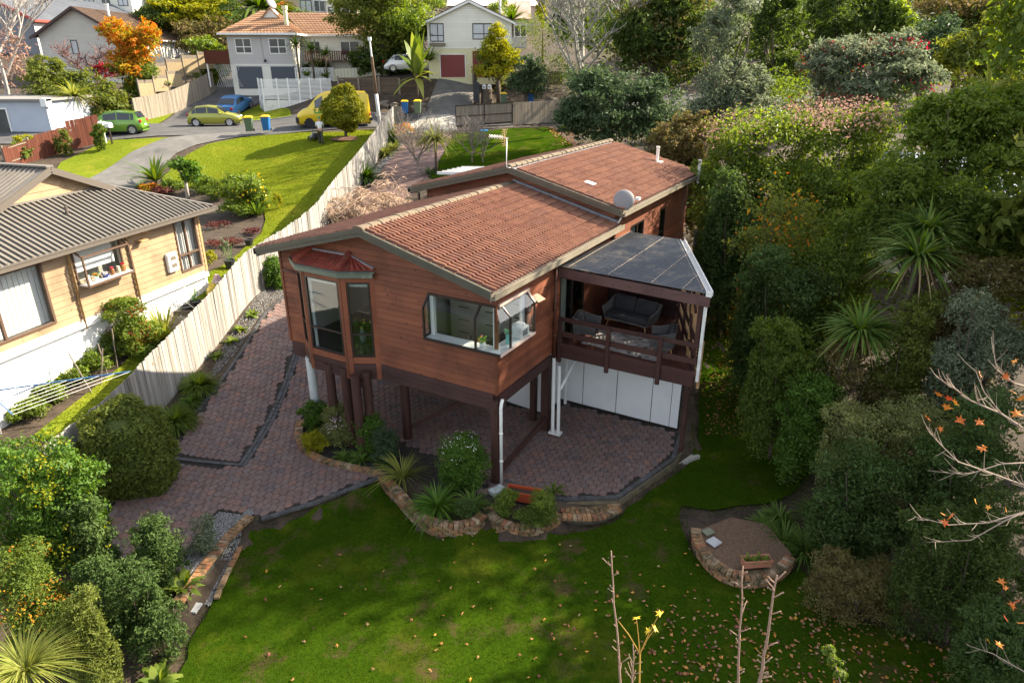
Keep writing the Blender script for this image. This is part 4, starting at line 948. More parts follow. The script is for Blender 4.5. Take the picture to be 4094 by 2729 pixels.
for k in range(9):m_.bar((-.35+abs(k-4)*.03,-.28,1.2+k*.095),(-.35+abs(k-4)*.03,.28,1.2+k*.095),.012,.012)
m_.bar((-.25,0,1.55),(-.3,0,1.2),.02,.02);m_.bar((-.25,0,1.55),(-.3,0,1.98),.02,.02);m_.build('reflector',mat('rusty_rod',(.42,.26,.14),.6),an);an.scale=(.62,.62,.62)
ds=hthing('satellite_dish',.35,6.75,5.5,'grey satellite dish on an arm beside the upper gutter','satellite dish')
m_=MB();prof=[(0.0,.09),(.1,.086),(.2,.07),(.3,.04),(.38,0),(.385,-.01),(.37,-.008),(.3,.03),(.2,.058),(0,.075)]
m_.lathe(prof,(0,0,0),28);dd=m_.build('reflector',mat('dish_grey',(.20,.195,.2),.6),ds,smooth=True);dd.rotation_euler=(R(68),0,R(18));dd.location=(.1,-.05,.75);dd.scale=(.82,.82,.82)
m_=MB();m_.tube([(-.15,.1,-.1),(.1,.0,.3),(.1,.0,.62)],.025,8);m_.box(.03,.17,-.03,.1,.55,.72);m_.tube([(.1,.05,.55),(.32,.5,.72)],.015,6);m_.box(.28,.40,.45,.6,.68,.76);m_.build('arm',M_pvc,ds)
for(X,Y,Z,hh,lab)in((-1.0,14.0,6.38,.55,'short white vent pipe standing on the tiled roof slope'),(.62,14.3,5.75,.75,'white vent pipe at the far end of the upper gutter')):
 v=hthing('vent_pipe',X,Y,Z,lab,'vent pipe');m_=MB();m_.tube([(0,0,-.1),(0,0,hh)],.06,10);m_.tube([(0,0,hh),(0,0,hh+.05)],.075,10);m_.build('pipe',M_pvc,v)
 if Z>6:m_=MB();m_.box(-.2,.2,-.18,.18,-.04,.03);m_.build('flashing',M_pvc,v)
v=hthing('skylight_tile',-1.25,7.75,6.5,'single translucent white tile in the upper roof','skylight');m_=MB()
for k in range(3):m_.box(-.02+k*.0,.3,-.15+k*.1,-.07+k*.1,0,.02)
m_.build('tile_pane',M_white,v).rotation_euler=(0,R(14),0)
# -- furniture on the deck
M_wick=mat('grey_wicker',(.10,.095,.09),.8,(.16,.155,.15),60,bump=.6,bscale=120);M_cush=mat('charcoal_cushion',(.038,.038,.042),.95,(.055,.055,.06),8,bump=.2,bscale=60)
M_leg=mat('oak_leg',(.38,.2,.09),.5)
def wicker_tub(par,w_,d_,seatz,backz,armz):
 """open wicker shell: U of rods round three sides"""
 n=46;m_=MB();path=[]
 for i in range(n+1):
  f=i/n;ln=d_*2+w_;s=f*ln;r_=.14
  if s<d_:x,y,e=-w_/2,-d_/2+s,0
  elif s<d_+w_:x,y,e=-w_/2+(s-d_),d_/2,1
  else:x,y,e=w_/2,d_/2-(s-d_-w_),0
  x=max(-w_/2+r_*.0,min(w_/2,x));dist=min(abs(s),abs(ln-s));f2=min(1,dist/(d_*.9));zt=armz+(backz-armz)*(f2**2)
  path.append((x,y,zt))
 for(x,y,zt)in path:m_.bar((x*.9,y*.9,seatz-.1),(x*1.02,y*1.02,zt),.012,.028)
 m_.build('wicker_side',M_wick,par)
 sh=MB();k=len(path);sh.add([(x*.88,y*.88,seatz-.1)for x,y,z in path]+[(x*1.0,y*1.0,z-.02)for x,y,z in path],[(i,i+1,i+1+k,i+k)for i in range(k-1)]);o=sh.build('wicker_shell',M_wick,par)
 so=o.modifiers.new('s','SOLIDIFY');so.thickness=.008
 tb=MB();tb.tube([(x*1.02,y*1.02,z)for x,y,z in path],.018,6);tb.build('rim',M_wick,par)
 tb=MB();tb.box(-w_/2*.9,w_/2*.9,-d_/2,d_/2*.9,seatz-.13,seatz-.08);tb.build('seat_base',M_wick,par)
 for sx in(-1,1):
  for sy in(-1,1):tb=MB();tb.tube([(sx*w_*.38,sy*d_*.36,seatz-.12),(sx*w_*.43,sy*d_*.42,0)],[.025,.014],8);tb.build('leg',M_leg,par)
def cushion(par,x0,x1,y0,y1,z0,z1,rot=0,name='cushion'):
 m_=MB();m_.box(-(x1-x0)/2,(x1-x0)/2,-(y1-y0)/2,(y1-y0)/2,-(z1-z0)/2,(z1-z0)/2);o=m_.build(name,M_cush,par,smooth=True);o.location=((x0+x1)/2,(y0+y1)/2,(z0+z1)/2);o.rotation_euler=(rot,0,0)
 b=o.modifiers.new('b','BEVEL');b.width=min(x1-x0,y1-y0,z1-z0)*.42;b.segments=4;return o
sofa=hthing('wicker_sofa',1.35,5.55,DZ,'charcoal two seat wicker sofa at the back of the deck','sofa',R(-8))
wicker_tub(sofa,1.55,.75,.40,.78,.62);cushion(sofa,-.7,.7,-.38,.32,.32,.48,0,'seat_cushion');cushion(sofa,-.68,.02,.14,.30,.44,.9,R(-14));cushion(sofa,.02,.7,.14,.30,.44,.88,R(-14))
ch=hthing('wicker_armchair',2.75,4.25,DZ,'grey wicker armchair on the right side of the deck','armchair',R(-75));wicker_tub(ch,.72,.66,.38,.72,.6);cushion(ch,-.32,.32,-.32,.3,.3,.42,0,'seat_cushion');cushion(ch,-.28,.28,.12,.28,.42,.8,R(-14))
ch=hthing('wicker_armchair',.55,4.1,DZ,'grey wicker armchair on the left side of the deck by the door','armchair',R(100));wicker_tub(ch,.72,.66,.38,.72,.6);cushion(ch,-.32,.32,-.32,.3,.3,.42,0,'seat_cushion');cushion(ch,-.28,.28,.12,.28,.42,.8,R(-14))
M_rug=bpy.data.materials.new('patchwork_rug');M_rug.use_nodes=True;t=M_rug.node_tree;b_=t.nodes['Principled BSDF'];tc=_n(t,'ShaderNodeTexCoord');mp=_n(t,'ShaderNodeMapping');mp.inputs['Scale'].default_value=(8,8,8);t.links.new(tc.outputs['Object'],mp.inputs[0])
vo=_n(t,'ShaderNodeTexVoronoi',distance='CHEBYCHEV');vo.inputs['Scale'].default_value=1.0;vo.inputs['Randomness'].default_value=.55;t.links.new(mp.outputs[0],vo.inputs['Vector'])
sepc=_n(t,'ShaderNodeSeparateColor');t.links.new(vo.outputs['Color'],sepc.inputs[0]);c_=_ramp(t,sepc.outputs[0],[(.10,.09,.085),(.30,.28,.26),(.42,.38,.35),(.5,.45,.42),(.2,.19,.18)]);t.links.new(c_,b_.inputs['Base Color']);b_.inputs['Roughness'].default_value=.95
rug=hthing('rug',1.75,4.25,DZ+.004,'patchwork rug of grey and cream squares on the deck','rug',R(-4));m_=MB();m_.box(-1.15,1.15,-.62,.7,0,.012);m_.build('rug_mat',M_rug,rug)
bk=hthing('wicker_basket',.62,6.0,DZ,'small orange tan wooden box basket beside the sofa','basket',R(5));m_=MB();M_cane=mat('cane',(.5,.27,.08),.7,(.38,.19,.06),14)
for z_ in(.0,.09,.18,.27):
 m_.bar((-.22,-.15,z_+.03),(.22,-.15,z_+.03),.02,.07);m_.bar((-.22,.15,z_+.03),(.22,.15,z_+.03),.02,.07);m_.bar((-.22,-.15,z_+.03),(-.22,.15,z_+.03),.02,.07);m_.bar((.22,-.15,z_+.03),(.22,.15,z_+.03),.02,.07)
m_.box(-.2,.2,-.14,.14,0,.02);m_.build('slat_sides',M_cane,bk);m_=MB();m_.prism([(-.2,-.13,.3),(.2,-.13,.3),(.22,.05,.33),(-.18,.12,.31)],(0,0,.02));m_.build('lid',M_cane,bk)
tg=hthing('slippers',2.15,3.75,DZ+.016,'pair of cream slippers left on the rug','slippers');
for x in(0,.12):m_=MB();m_.ell((x,0,.03),(.05,.12,.035),10,6);m_.build('slipper',mat('cream_fleece',(.7,.62,.5),.95),tg,smooth=True)
# -- things on the window shelf
v=hthing('toaster_oven',.06,1.0,ZS,'white benchtop appliance under a cloth on the window shelf','appliance');m_=MB();m_.box(-.17,.17,-.22,.22,0,.26);m_.build('body',M_white,v,bevel=.02);m_=MB();m_.box(.165,.176,-.12,.12,.05,.2);m_.build('door',mat('smoked_glass',(.2,.22,.22),.2),v);m_=MB();m_.ell((-.02,.0,.27),(.16,.2,.09),14,8,jit=.3);m_.build('cloth',mat('white_cloth',(.75,.75,.72),.9),v,smooth=True)
v=hthing('vase',.08,.42,ZS,'pale turquoise jug with green sprigs on the window shelf','vase');m_=MB();m_.lathe([(.05,0),(.06,.02),(.06,.2),(.07,.26),(.055,.26),(.05,.2)],(0,0,0),14);m_.build('jug',mat('turquoise_glaze',(.22,.62,.55),.3),v,smooth=True);m_=MB()
for k in range(9):a=k*.7;m_.ell((math.cos(a)*.07,math.sin(a)*.07,.3+.02*(k%3)),(.05,.035,.04),6,4)
m_.build('sprigs',mat('sprig_green',(.18,.38,.2),.6),v)
v=hthing('potted_begonia',-.33,-.1,ZS,'small white pot of yellow and pink flowers in the corner window','pot plant');m_=MB();m_.lathe([(.055,0),(.075,.14),(.065,.14),(.06,.12)],(0,0,0),14);m_.build('pot',M_white,v,smooth=True);m_=MB()
for k in range(26):m_.ell((hum(-.1,.1),hum(-.1,.1),hum(.14,.3)),(.035,.03,.015),6,4,mi=(0 if k%3 else(1 if k%2 else 2)))
m_.build('flowers',[mat('begonia_leaf',(.12,.3,.03),.5),mat('begonia_pink',(.7,.2,.18),.6),mat('begonia_yellow',(.75,.6,.08),.6)],v)
v=hthing('soap_bottle',-1.62,.2,3.5,'white soap bottle beside the kitchen sink','bottle');m_=MB();m_.lathe([(.035,0),(.04,.1),(.02,.15),(.02,.2)],(0,0,0),10);m_.build('body',M_white,v);m_=MB();m_.lathe([(.022,.18),(.022,.25)],(0,0,0),8);m_.build('cap',mat('green_cap',(.05,.4,.25),.4),v)
v=hthing('dining_table',-4.6,1.7,2.64,'pale dining table seen through the bay window','table');m_=MB();m_.box(-.9,.9,-.5,.5,.7,.75);m_.build('table_top',mat('pale_oak',(.42,.36,.26),.4),v,bevel=.02)
for sx in(-1,1):
 for sy in(-1,1):m_=MB();m_.box(sx*.8-.03,sx*.8+.03,sy*.42-.03,sy*.42+.03,0,.7);m_.build('leg',M_frame,v)
v=hthing('flower_vase',-4.9,.75,2.64,'vase of yellow flowers inside the bay window','vase');m_=MB();m_.lathe([(.08,0),(.12,.25),(.06,.45),(.09,.5)],(0,0,0),14);m_.build('vessel',mat('grey_glaze',(.25,.27,.26),.4),v,smooth=True);m_=MB()
for k in range(30):m_.ell((hum(-.2,.2),hum(-.2,.2),hum(.5,.75)),(.05,.04,.03),6,4,mi=(1 if k%4==0 else 0))
m_.build('flowers',[mat('vase_leaf',(.05,.12,.03),.6),MATS['begonia_yellow']],v)
# -- paling fence between the two properties
def palmat(name,cols,dark):
 m=bpy.data.materials.new(name);m.use_nodes=True;t=m.node_tree;bs=t.nodes['Principled BSDF']
 oi=_n(t,'ShaderNodeObjectInfo');tc=_n(t,'ShaderNodeTexCoord');c=_ramp(t,oi.outputs['Random'],cols)
 mp=_n(t,'ShaderNodeMapping');mp.inputs['Scale'].default_value=(14,14,1.2);t.links.new(tc.outputs['Object'],mp.inputs[0])
 ad=_n(t,'ShaderNodeVectorMath',operation='ADD');s3=_n(t,'ShaderNodeVectorMath',operation='SCALE');s3.inputs[0].default_value=(37,91,13);t.links.new(oi.outputs['Random'],s3.inputs[3]);t.links.new(mp.outputs[0],ad.inputs[0]);t.links.new(s3.outputs[0],ad.inputs[1])
 c=mixc(t,rampf(t,noise(t,ad.outputs[0],1.6,5,.7),.5,.75),c,dark)
 t.links.new(c,bs.inputs['Base Color']);bs.inputs['Roughness'].default_value=.9;bs.inputs['Specular IOR Level'].default_value=.15;MATS[name]=m;return m
M_pal=palmat('weathered_paling',[(.26,.25,.235),(.32,.31,.295),(.19,.182,.17),(.36,.35,.335),(.27,.25,.22),(.15,.143,.132)],(.13,.12,.105))
M_pal2=palmat('brown_paling',[(.10,.035,.022),(.13,.045,.028),(.085,.03,.02)],(.05,.02,.015))
M_pal3=palmat('grey_paling',[(.22,.19,.15),(.28,.24,.19),(.18,.155,.125)],(.10,.085,.065))
M_rail2=mat('fence_rail',(.16,.13,.10),.9,(.2,.17,.13),5)
def paling_fence(name,line,hgt,label,m_,step=.15,w_=.143,th=.02,topf=None,railside=1,group=None,zoff=0,cat='fence',jig=.012,smooth=True):
 """line: [(x,y)], palings of constant height above the ground line"""
 root=empty(name,(line[0][0],line[0][1],h1(*line[0])),0,label,cat,group);o0=Vector(root.location)
 pts=resample([Vector((x,y,0))for x,y in line],step)if smooth else lin(line,step);zz=g0([p.x for p in pts],[p.y for p in pts])
 b=MB();b.box(-w_/2,w_/2,-th/2,th/2,-.12,1.0);me=b.mesh('paling',m_)
 for i in range(len(pts)-1):
  d=pts[min(i+1,len(pts)-1)]-pts[max(i-1,0)];H_=(topf(i/len(pts))if topf else hgt)+hum(-jig,jig)
  inst('paling',me,root,Vector((pts[i].x,pts[i].y,zz[i]+zoff))-o0+Vector((hum(-.003,.003),hum(-.003,.003),0)),(hum(-.008,.008),hum(-.008,.008),math.atan2(d.y,d.x)),(1,1,H_))
 k=max(1,int(2.0/step));idx=list(range(0,len(pts)-1,k))+[len(pts)-1]
 for a,b_ in zip(idx,idx[1:]):
  d=(pts[b_]-pts[a]).normalized();nn=Vector((-d.y,d.x,0))*.045*railside
  for hh in(.35,hgt-.35):m2=MB();m2.bar(pts[a]+nn+Vector((0,0,zz[a]+hh))-o0,pts[b_]+nn+Vector((0,0,zz[b_]+hh))-o0,.045,.07);m2.build('rail',M_rail2,root)
  m2=MB();q=pts[a]+nn*2.2-o0;m2.box(q.x-.05,q.x+.05,q.y-.05,q.y+.05,zz[a]-.2-o0.z,zz[a]+hgt-.12-o0.z);m2.build('post',M_rail2,root)
 return root
def lin(line,step):
 out=[Vector((*line[0],0))];acc=0
 for a,b in zip(line,line[1:]):
  a=Vector((*a,0));b=Vector((*b,0));L=(b-a).length
  while acc+L>=step:
   f=(step-acc)/L;a=a.lerp(b,f);out.append(a.copy());L=(b-a).length;acc=0
  acc+=L
 return out
FENCE=[(-10.95,13.6),(-10.7,16.2),(-10.66,18.15),(-10.48,20.1),(-10.32,21.75),(-10.18,23.25),(-10.02,25.55),(-9.58,27.7),(-9.16,29.7),(-8.98,31.2),(-8.96,33),(-8.9,35),(-8.74,37.5),(-8.57,41),(-8.42,45),(-8.4,50.5)]
paling_fence('paling_fence',FENCE,1.8,'long weathered grey paling fence running up to the street',M_pal,railside=1,step=.15,w_=.138,jig=.025)
# -- beige weatherboard house next door
NAZ=R(16.7);NB=Vector((-11.6,24.7,0));nbh=empty('beige_house',NB,-NAZ,'beige weatherboard house with grey ribbed metal roof next door','house')
_nx=Vector((math.cos(NAZ),-math.sin(NAZ),0));_ny=Vector((math.sin(NAZ),math.cos(NAZ),0))
def nw(x,y,z=0):return NB+_nx*x+_ny*y+Vector((0,0,z))
M_beige=woodmat('beige_weatherboard',(.31,.212,.122),(.35,.24,.14),(.26,.178,.10),.7,.95,.05,.6)
M_base=mat('white_base_wall',(.72,.71,.70),.8,(.66,.65,.64),1.2)
M_roofm=mat('grey_metal_roof',(.135,.122,.105),.55,(.165,.15,.13),.8,spec=.35,col3=(.11,.10,.088),scale3=.5)
M_fasc=mat('brown_gutter',(.10,.085,.07),.5);M_trim=mat('brown_trim',(.10,.06,.04),.5);M_beiget=mat('beige_trim',(.40,.25,.12),.6)
plN=PL((0,0,0),(0,1,0),(1,0,0));bw=(-8.6,-6.4,2.99,4.84);gwn=(-5.38,-3.66,3.86,4.88);rwn=(-1.25,-.18,3.01,4.86)
nwall=wallcore(nbh,'side_wall',plN,[(-12,2.7),(0,2.7),(0,5.15),(-12,5.15)],.12,M_in,[bw,gwn,rwn])
boards(nwall,plN,-12,-.04,2.80,5.1,M_beige,.19,(),[bw,gwn,rwn],t0=.03,t1=.01,seed=8,joints=3.0)
plN2=PL((0,0,0),(-1,0,0),(0,1,0));nwall2=wallcore(nbh,'far_wall',plN2,[(0,2.7),(9,2.7),(9,5.15),(0,5.15)],.12,M_in);boards(nwall2,plN2,.04,9,2.8,5.1,M_beige,.19,seed=9)
mb=MB();mb.box(-.05,.04,-.05,.04,2.75,5.1);mb.build('corner_stop',M_beiget,nbh)
mb=MB();mb.box(-9,-.02,-12,-.02,-.5,2.72);mb.box(-.02,.10,-12,-.02,2.55,2.72);mb.build('base_wall',M_base,nbh)
mb=MB();mb.box(-.5,-.4,-12,0,2.8,5.1);mb.build('inner_wall',M_in,nbh)
EX,RZ0=.42,5.12;W_,T_=2.27,.44
def rsurf(name,pts):m_=MB();m_.prism([Vector(p)for p in pts],(0,0,-.05));return m_.build(name,M_roofm,nbh)
zt=RZ0+W_*T_;xg=EX-W_;ya,yb_=.42-W_,-8.42+W_;zr=RZ0+4.42*T_
sk=rsurf('skirt_roof',[(EX,.42,RZ0),(EX,-8.42,RZ0),(xg,yb_,zt),(xg,ya,zt)])
fr=rsurf('far_roof',[(EX,.42,RZ0),(xg,ya,zt),(xg+.25,-2.0,zt+.0),(xg+.25,-4.0,zr),(-12,-4.0,zr),(-12,.42,RZ0)])
nr2=rsurf('near_roof',[(EX,-8.42,RZ0),(-12,-8.42,RZ0),(-12,-4.0,zr),(xg+.25,-4.0,zr),(xg,yb_,zt)])
mb=MB();y=.36
while y>-8.4:
 top=min(W_,min(.42-y,y+8.42));mb.tv=.5
 if top>.1:mb.bar((EX+.01,y,RZ0+.02),(EX-top,y,RZ0+top*T_+.02),.05,.075)
 y-=.19
mb.build('roof_ribs',M_roofm,sk)
mb=MB();x=EX-.1
while x>-12:
 y0=.42;d=max(0,EX-x);ytop=max(-4.0,.42-d)if x>xg else-4.0
 if .42-ytop>.1:mb.bar((x,.42,RZ0+.012),(x,ytop,RZ0+(.42-ytop)*T_+.012),.045,.045)
 x-=.19
mb.build('roof_ribs',M_roofm,fr)
mb=MB();x=EX-.1
while x>-12:
 d=max(0,EX-x);ytop=min(-4.0,-8.42+d)if x>xg else-4.0
 if ytop+8.42>.1:mb.bar((x,-8.42,RZ0+.012),(x,ytop,RZ0+(ytop+8.42)*T_+.012),.045,.045)
 x-=.19
mb.build('roof_ribs',M_roofm,nr2)
def cap(a,b,w_=.2):m_=MB();m_.bar(a,b,w_,.05);return m_.build('ridge_cap',M_roofm,nbh)
cap((EX,.42,RZ0+.04),(xg,ya,zt+.04));cap((EX,-8.42,RZ0+.04),(xg,yb_,zt+.04));cap((xg,ya-.05,zt+.03),(xg,yb_+.05,zt+.03),.16);cap((xg+.25,-4,zr+.03),(-12,-4,zr+.03),.25)
plg=PL((xg-.02,0,0),(0,1,0),(1,0,0));gp=[(T_,1,zr-.04+T_*-4.0),(-T_,1,zr-.04+T_*4.0)]
boards(nbh,plg,yb_,ya,zt-.05,zr,M_beige,.3,gp,name='gable_board',seed=10)
mb=MB();mb.prism([(xg-.06,ya,zt-.1),(xg-.06,-4,zr-.08),(xg-.06,yb_,zt-.1)],(.04,0,0));mb.build('gable_wall',M_beiget,nbh)
for s in(1,-1):
 mb=MB();ye=-4+s*(4.42-W_+.3);mb.bar((xg+.25,-4+s*.0,zr-.08),(xg+.25,ye,zr-.08-(4.42-W_+.3)*T_),.04,.2,up=(0,0,1));mb.build('barge_board',M_fasc,nbh)
mb=MB();mb.box(EX-.02,EX+.12,-8.5,.5,RZ0-.14,RZ0-.01);mb.box(EX-.02,EX+.14,-8.5,.5,RZ0-.02,RZ0+.0);mb.box(-12,EX+.12,.4,.54,RZ0-.14,RZ0-.01);mb.build('gutter',M_fasc,nbh)
mb=MB();mb.box(EX-.9,EX-.05,-12,.42,RZ0-.16,RZ0-.12);mb.box(-12,EX-.05,0,.42,RZ0-.16,RZ0-.12);mb.build('soffit',M_beiget,nbh)
mb=MB();mb.tube([(-.9,-2.8-1.6,RZ0+1.32*T_-.1),(-.9,-4.4,RZ0+1.32*T_+.28)],.045,8);mb.build('roof_vent',M_fasc,nbh)
M_bl=mat('white_blind',(.68,.66,.64),.85);
window(nbh,plN,-10.5,-6.4,2.99,4.86,M_trim,M_glass,(-7.93,),(3.7,)if False else(),.07,.05,.1)
m_=MB()
for k in range(26):m_.box(-.22,-.205,-10.4+k*.155,-10.4+k*.155+.135,3.03,4.84)
m_.build('vertical_blind',M_bl,nbh)
window(nbh,plN,*rwn[:2],*rwn[2:],M_trim,M_glass,(-.74,),(3.62,),.06,.05,.1)
m_=MB()
for k in range(14):m_.tube([(-.2+.03*(k%2),-1.22+k*.075,3.03),(-.2+.03*(k%2),-1.22+k*.075,4.84)],.04,6)
m_.build('net_curtain',M_bl,nbh)
g=MB();g.box(-.1,.42,gwn[0],gwn[1],3.80,3.86);gb=g.build('box_window',M_white,nbh);m_=MB()
for y in gwn[:2]:
 m_.bar((.40,y,3.84),(.40,y,4.72),.05,.05);m_.bar((.40,y,4.72),(.03,y,4.92),.05,.05);m_.bar((.03,y,3.84),(.03,y,4.92),.05,.05)
m_.bar((.40,gwn[0],4.72),(.40,gwn[1],4.72),.05,.05);m_.bar((.42,gwn[0]-.02,3.82),(.42,gwn[1]+.02,3.82),.05,.07);m_.build('window_frame',M_trim,gb)
pane((.40,gwn[0],3.86),(.40,gwn[1],3.86),(.40,gwn[1],4.72),(.40,gwn[0],4.72),gb);pane((.40,gwn[0],4.72),(.40,gwn[1],4.72),(.03,gwn[1],4.92),(.03,gwn[0],4.92),gb)
m_=MB();m_.box(-.03,-.01,gwn[0]+.05,gwn[1]-.25,4.2,4.9);m_.build('roller_blind',M_bl,gb)
m_=MB();m_.box(-.45,-.4,gwn[0],gwn[1],3.5,5.0);m_.build('room_wall',M_in,gb)
def nthing(name,x,y,z,label,cat,group=None):return empty(name,nw(x,y,z),-NAZ,label,cat,group)
def jar(x,y,z,col,lid,label,r_=.06,hh=.17):
 v=nthing('glass_jar',x,y,z,label,'jar','jars in the box window');m_=MB();m_.lathe([(r_*.9,0),(r_,.02),(r_,hh*.8),(r_*.75,hh)],(0,0,0),12);m_.build('jar_body',mat('jar_'+lid[0],col,.2),v,smooth=True);m_=MB();m_.lathe([(r_*.8,hh),(r_*.85,hh+.05),(0,hh+.05)],(0,0,0),12);m_.build('lid',mat('lid_'+lid[0],lid[1],.4),v)
jar(.2,-3.85,3.86,(.35,.16,.05),('red',(.55,.02,.02)),'amber jar with red lid at the right end of the box window',.075,.22)
jar(.22,-4.06,3.86,(.45,.4,.3),('white',(.7,.65,.5)),'pale jar with white lid between the two red lidded jars')
jar(.2,-4.28,3.86,(.3,.12,.05),('red2',(.6,.03,.05)),'dark jar with red lid left of the pale jar',.065,.2)
v=nthing('blue_bowl_plant',.2,-4.55,3.86,'blue bowl of small plants in the box window','pot plant');m_=MB();m_.lathe([(.06,0),(.11,.1),(.1,.1),(.05,.02)],(0,0,0),14);m_.build('bowl',mat('cobalt_glaze',(.02,.04,.25),.3),v);m_=MB()
for k in range(14):m_.ell((hum(-.09,.09),hum(-.09,.09),hum(.1,.18)),(.03,.03,.03),6,4)
m_.build('blooms',mat('pale_bloom',(.6,.5,.5),.8),v)
v=nthing('pot_plant',.2,-4.9,3.86,'white pot with a green and orange plant in the box window','pot plant');m_=MB();m_.lathe([(.05,0),(.08,.12),(.07,.12)],(0,0,0),12);m_.build('pot',M_white,v);m_=MB()
for k in range(16):m_.ell((hum(-.1,.1),hum(-.1,.1),hum(.12,.26)),(.04,.03,.02),6,4,mi=k%3==0)
m_.build('leaves',[MATS['begonia_leaf'],mat('orange_bloom',(.8,.25,.03),.6)],v)
v=nthing('white_jug',.22,-5.2,3.86,'white jug at the left end of the box window','jug');m_=MB();m_.lathe([(.06,0),(.07,.1),(.05,.2),(.06,.24)],(0,0,0),12);m_.build('jug_body',M_white,v,smooth=True)
mb=MB();mb.box(.02,.16,-1.92,-1.45,3.2,3.88);mbo=mb.build('meter_box',M_white,nbh,bevel=.03);
for(z_,c0)in((3.68,.25),(3.42,.12)):m_=MB();m_.box(.158,.168,-1.80,-1.55,z_-.06,z_+.08);m_.build('meter_window',mat('meter_dark',(.15,.13,.1),.3),mbo)
for y in(-5.55,-3.35):
 mb=MB();mb.tube([(.42,y,5.02),(.3,y,4.95),(.08,y,4.9),(.08,y,2.5)],.04,8);mb.build('downpipe',M_beiget,nbh,smooth=True)
mb=MB();mb.box(.02,.3,-3.0,-2.7,4.6,4.64);mb.tube([(.1,-2.9,4.95),(.25,-2.6,4.85),(.05,-2.6,4.8)],.04,8);mb.build('flood_lamp',M_beiget,nbh)
# -- clutter beside the beige house
def ggz(p,off=0):return Vector((p[0],p[1],h1(p[0],p[1])+off))
def bag(name,p,rx,ry,rz_,col,col2,label):
 v=empty(name,ggz(p),hum(0,3),label,'bag');m_=MB();m_.ell((0,0,rz_*.8),(rx,ry,rz_),14,10,jit=.5);m_.build('sack',mat(name+'_'+label[:8],col,.45,col2,6),v,smooth=True);return v
bag('sack',nw(.5,-.35)[:2],.35,.25,.28,(.55,.42,.02),(.3,.25,.03),'crumpled yellow plastic sack by the corner of the beige house')
bag('sack',nw(.35,.05)[:2],.22,.2,.36,(.55,.5,.5),(.25,.03,.05),'white and maroon sack standing behind the yellow one')
def pot(p,r_,hh,col,label,leafy=0,lc=(.12,.28,.04)):
 v=empty('plant_pot',ggz(p),0,label,'plant pot');m_=MB();m_.lathe([(r_*.7,0),(r_,hh),(r_*1.08,hh),(r_*1.08,hh+.03),(r_*.92,hh+.03),(r_*.9,hh-.02),(0,hh-.02)],(0,0,0),14);m_.build('pot',mat('pot_%d%d%d'%tuple(int(c*99)for c in col),col,.6),v)
 if leafy:
  m_=MB();rg=random.Random(int(p[0]*100))
  for k in range(leafy):
   a=rg.uniform(0,6.3);q=Vector((math.cos(a)*r_*rg.uniform(.2,1.5),math.sin(a)*r_*rg.uniform(.2,1.5),hh+rg.uniform(.1,.8)));m_.prism([q,q+Vector((.08,.03,.02)),q+Vector((.12,.0,.05)),q+Vector((.07,-.04,.03))],(0,0,.003));m_.bar((0,0,hh),q,.006,.006)
  m_.build('foliage',mat('pot_leaf',lc,.5),v)
 return v
pot(nw(.45,-1.35)[:2],.2,.3,(.02,.02,.022),'black pot with a leafy lemon plant against the white base',40);pot(nw(.62,-1.55)[:2],.17,.26,(.02,.02,.022),'small empty black pot beside the leafy pot');pot(nw(.42,-1.75)[:2],.22,.3,(.03,.03,.035),'wide black pot near the hose')
v=empty('wheelbarrow',ggz(nw(.75,-2.6)[:2],.0),-NAZ+.4,'old wooden barrow tray tipped among hoses by the white base','wheelbarrow');m_=MB();m_.prism([(-.25,-.5,.2),(.25,-.5,.2),(.3,.5,.35),(-.3,.5,.35)],(0,0,.03));m_.bar((-.27,-.5,.25),(-.33,.5,.45),.03,.2);m_.bar((.27,-.5,.25),(.33,.5,.45),.03,.2);m_.bar((-.3,.5,.45),(.3,.5,.45),.03,.2);m_.build('tray',M_rail2,v);m_=MB();m_.bar((-.2,-.5,.2),(-.25,-1.0,.35),.04,.04);m_.bar((.2,-.5,.2),(.25,-1.0,.35),.04,.04);m_.build('handle',M_rail2,v);m_=MB();m_.lathe([(.02,-.03),(.17,-.04),(.18,0),(.17,.04),(.02,.03)],(0,0,0),16);o=m_.build('wheel',M_frame,v);o.rotation_euler=(0,R(90),0);o.location=(0,.62,.18)
v=empty('garden_hose',ggz(nw(.55,-1.9)[:2],.05),0,'pale garden hose looped down the white base wall','hose');m_=MB();pts=[]
for k in range(40):a=k*.5;pts.append((math.cos(a)*.3+.02*k*.3,math.sin(a)*.3-.3,.05+.004*k))
pts+=[(-.1,.2,.5),(-.15,.45,.9),(-.2,.5,1.0)];m_.tube(pts,.014,6);m_.build('hose_coil',mat('pale_hose',(.6,.58,.52),.5),v)
for k,(x,y,hh,tilt)in enumerate(((.5,-5.2,1.3,.1),(.62,-5.7,1.1,-.05),(.7,-6.1,1.2,.3),(.8,-6.5,1.3,-.3),(.55,-4.6,1.5,-.2))):
 v=empty('garden_stake',ggz(nw(x,y)[:2]),0,['dark garden stake nearest the box window side','upright dark stake in the middle of the vegetable bed','stake leaning right in the vegetable bed','stake leaning left at the near end of the vegetable bed','tall stake leaning on the climbing plant'][k],'stake','stakes in the vegetable bed');m_=MB();m_.bar((0,0,-.1),(math.sin(tilt)*hh,0,hh),.03,.03);m_.build('stick',M_rail2,v)
cl=empty('clothesline',nw(1.3,-7.6,0.2),-NAZ,'folding clothesline with blue frame and white cords by the white wall','clothesline');zc=1.95-.2
m_=MB();m_.tube([(-1.2,-1.3,-.4),(-1.2,-1.3,zc+.1)],.03,8);m_.build('post',M_steel,cl)
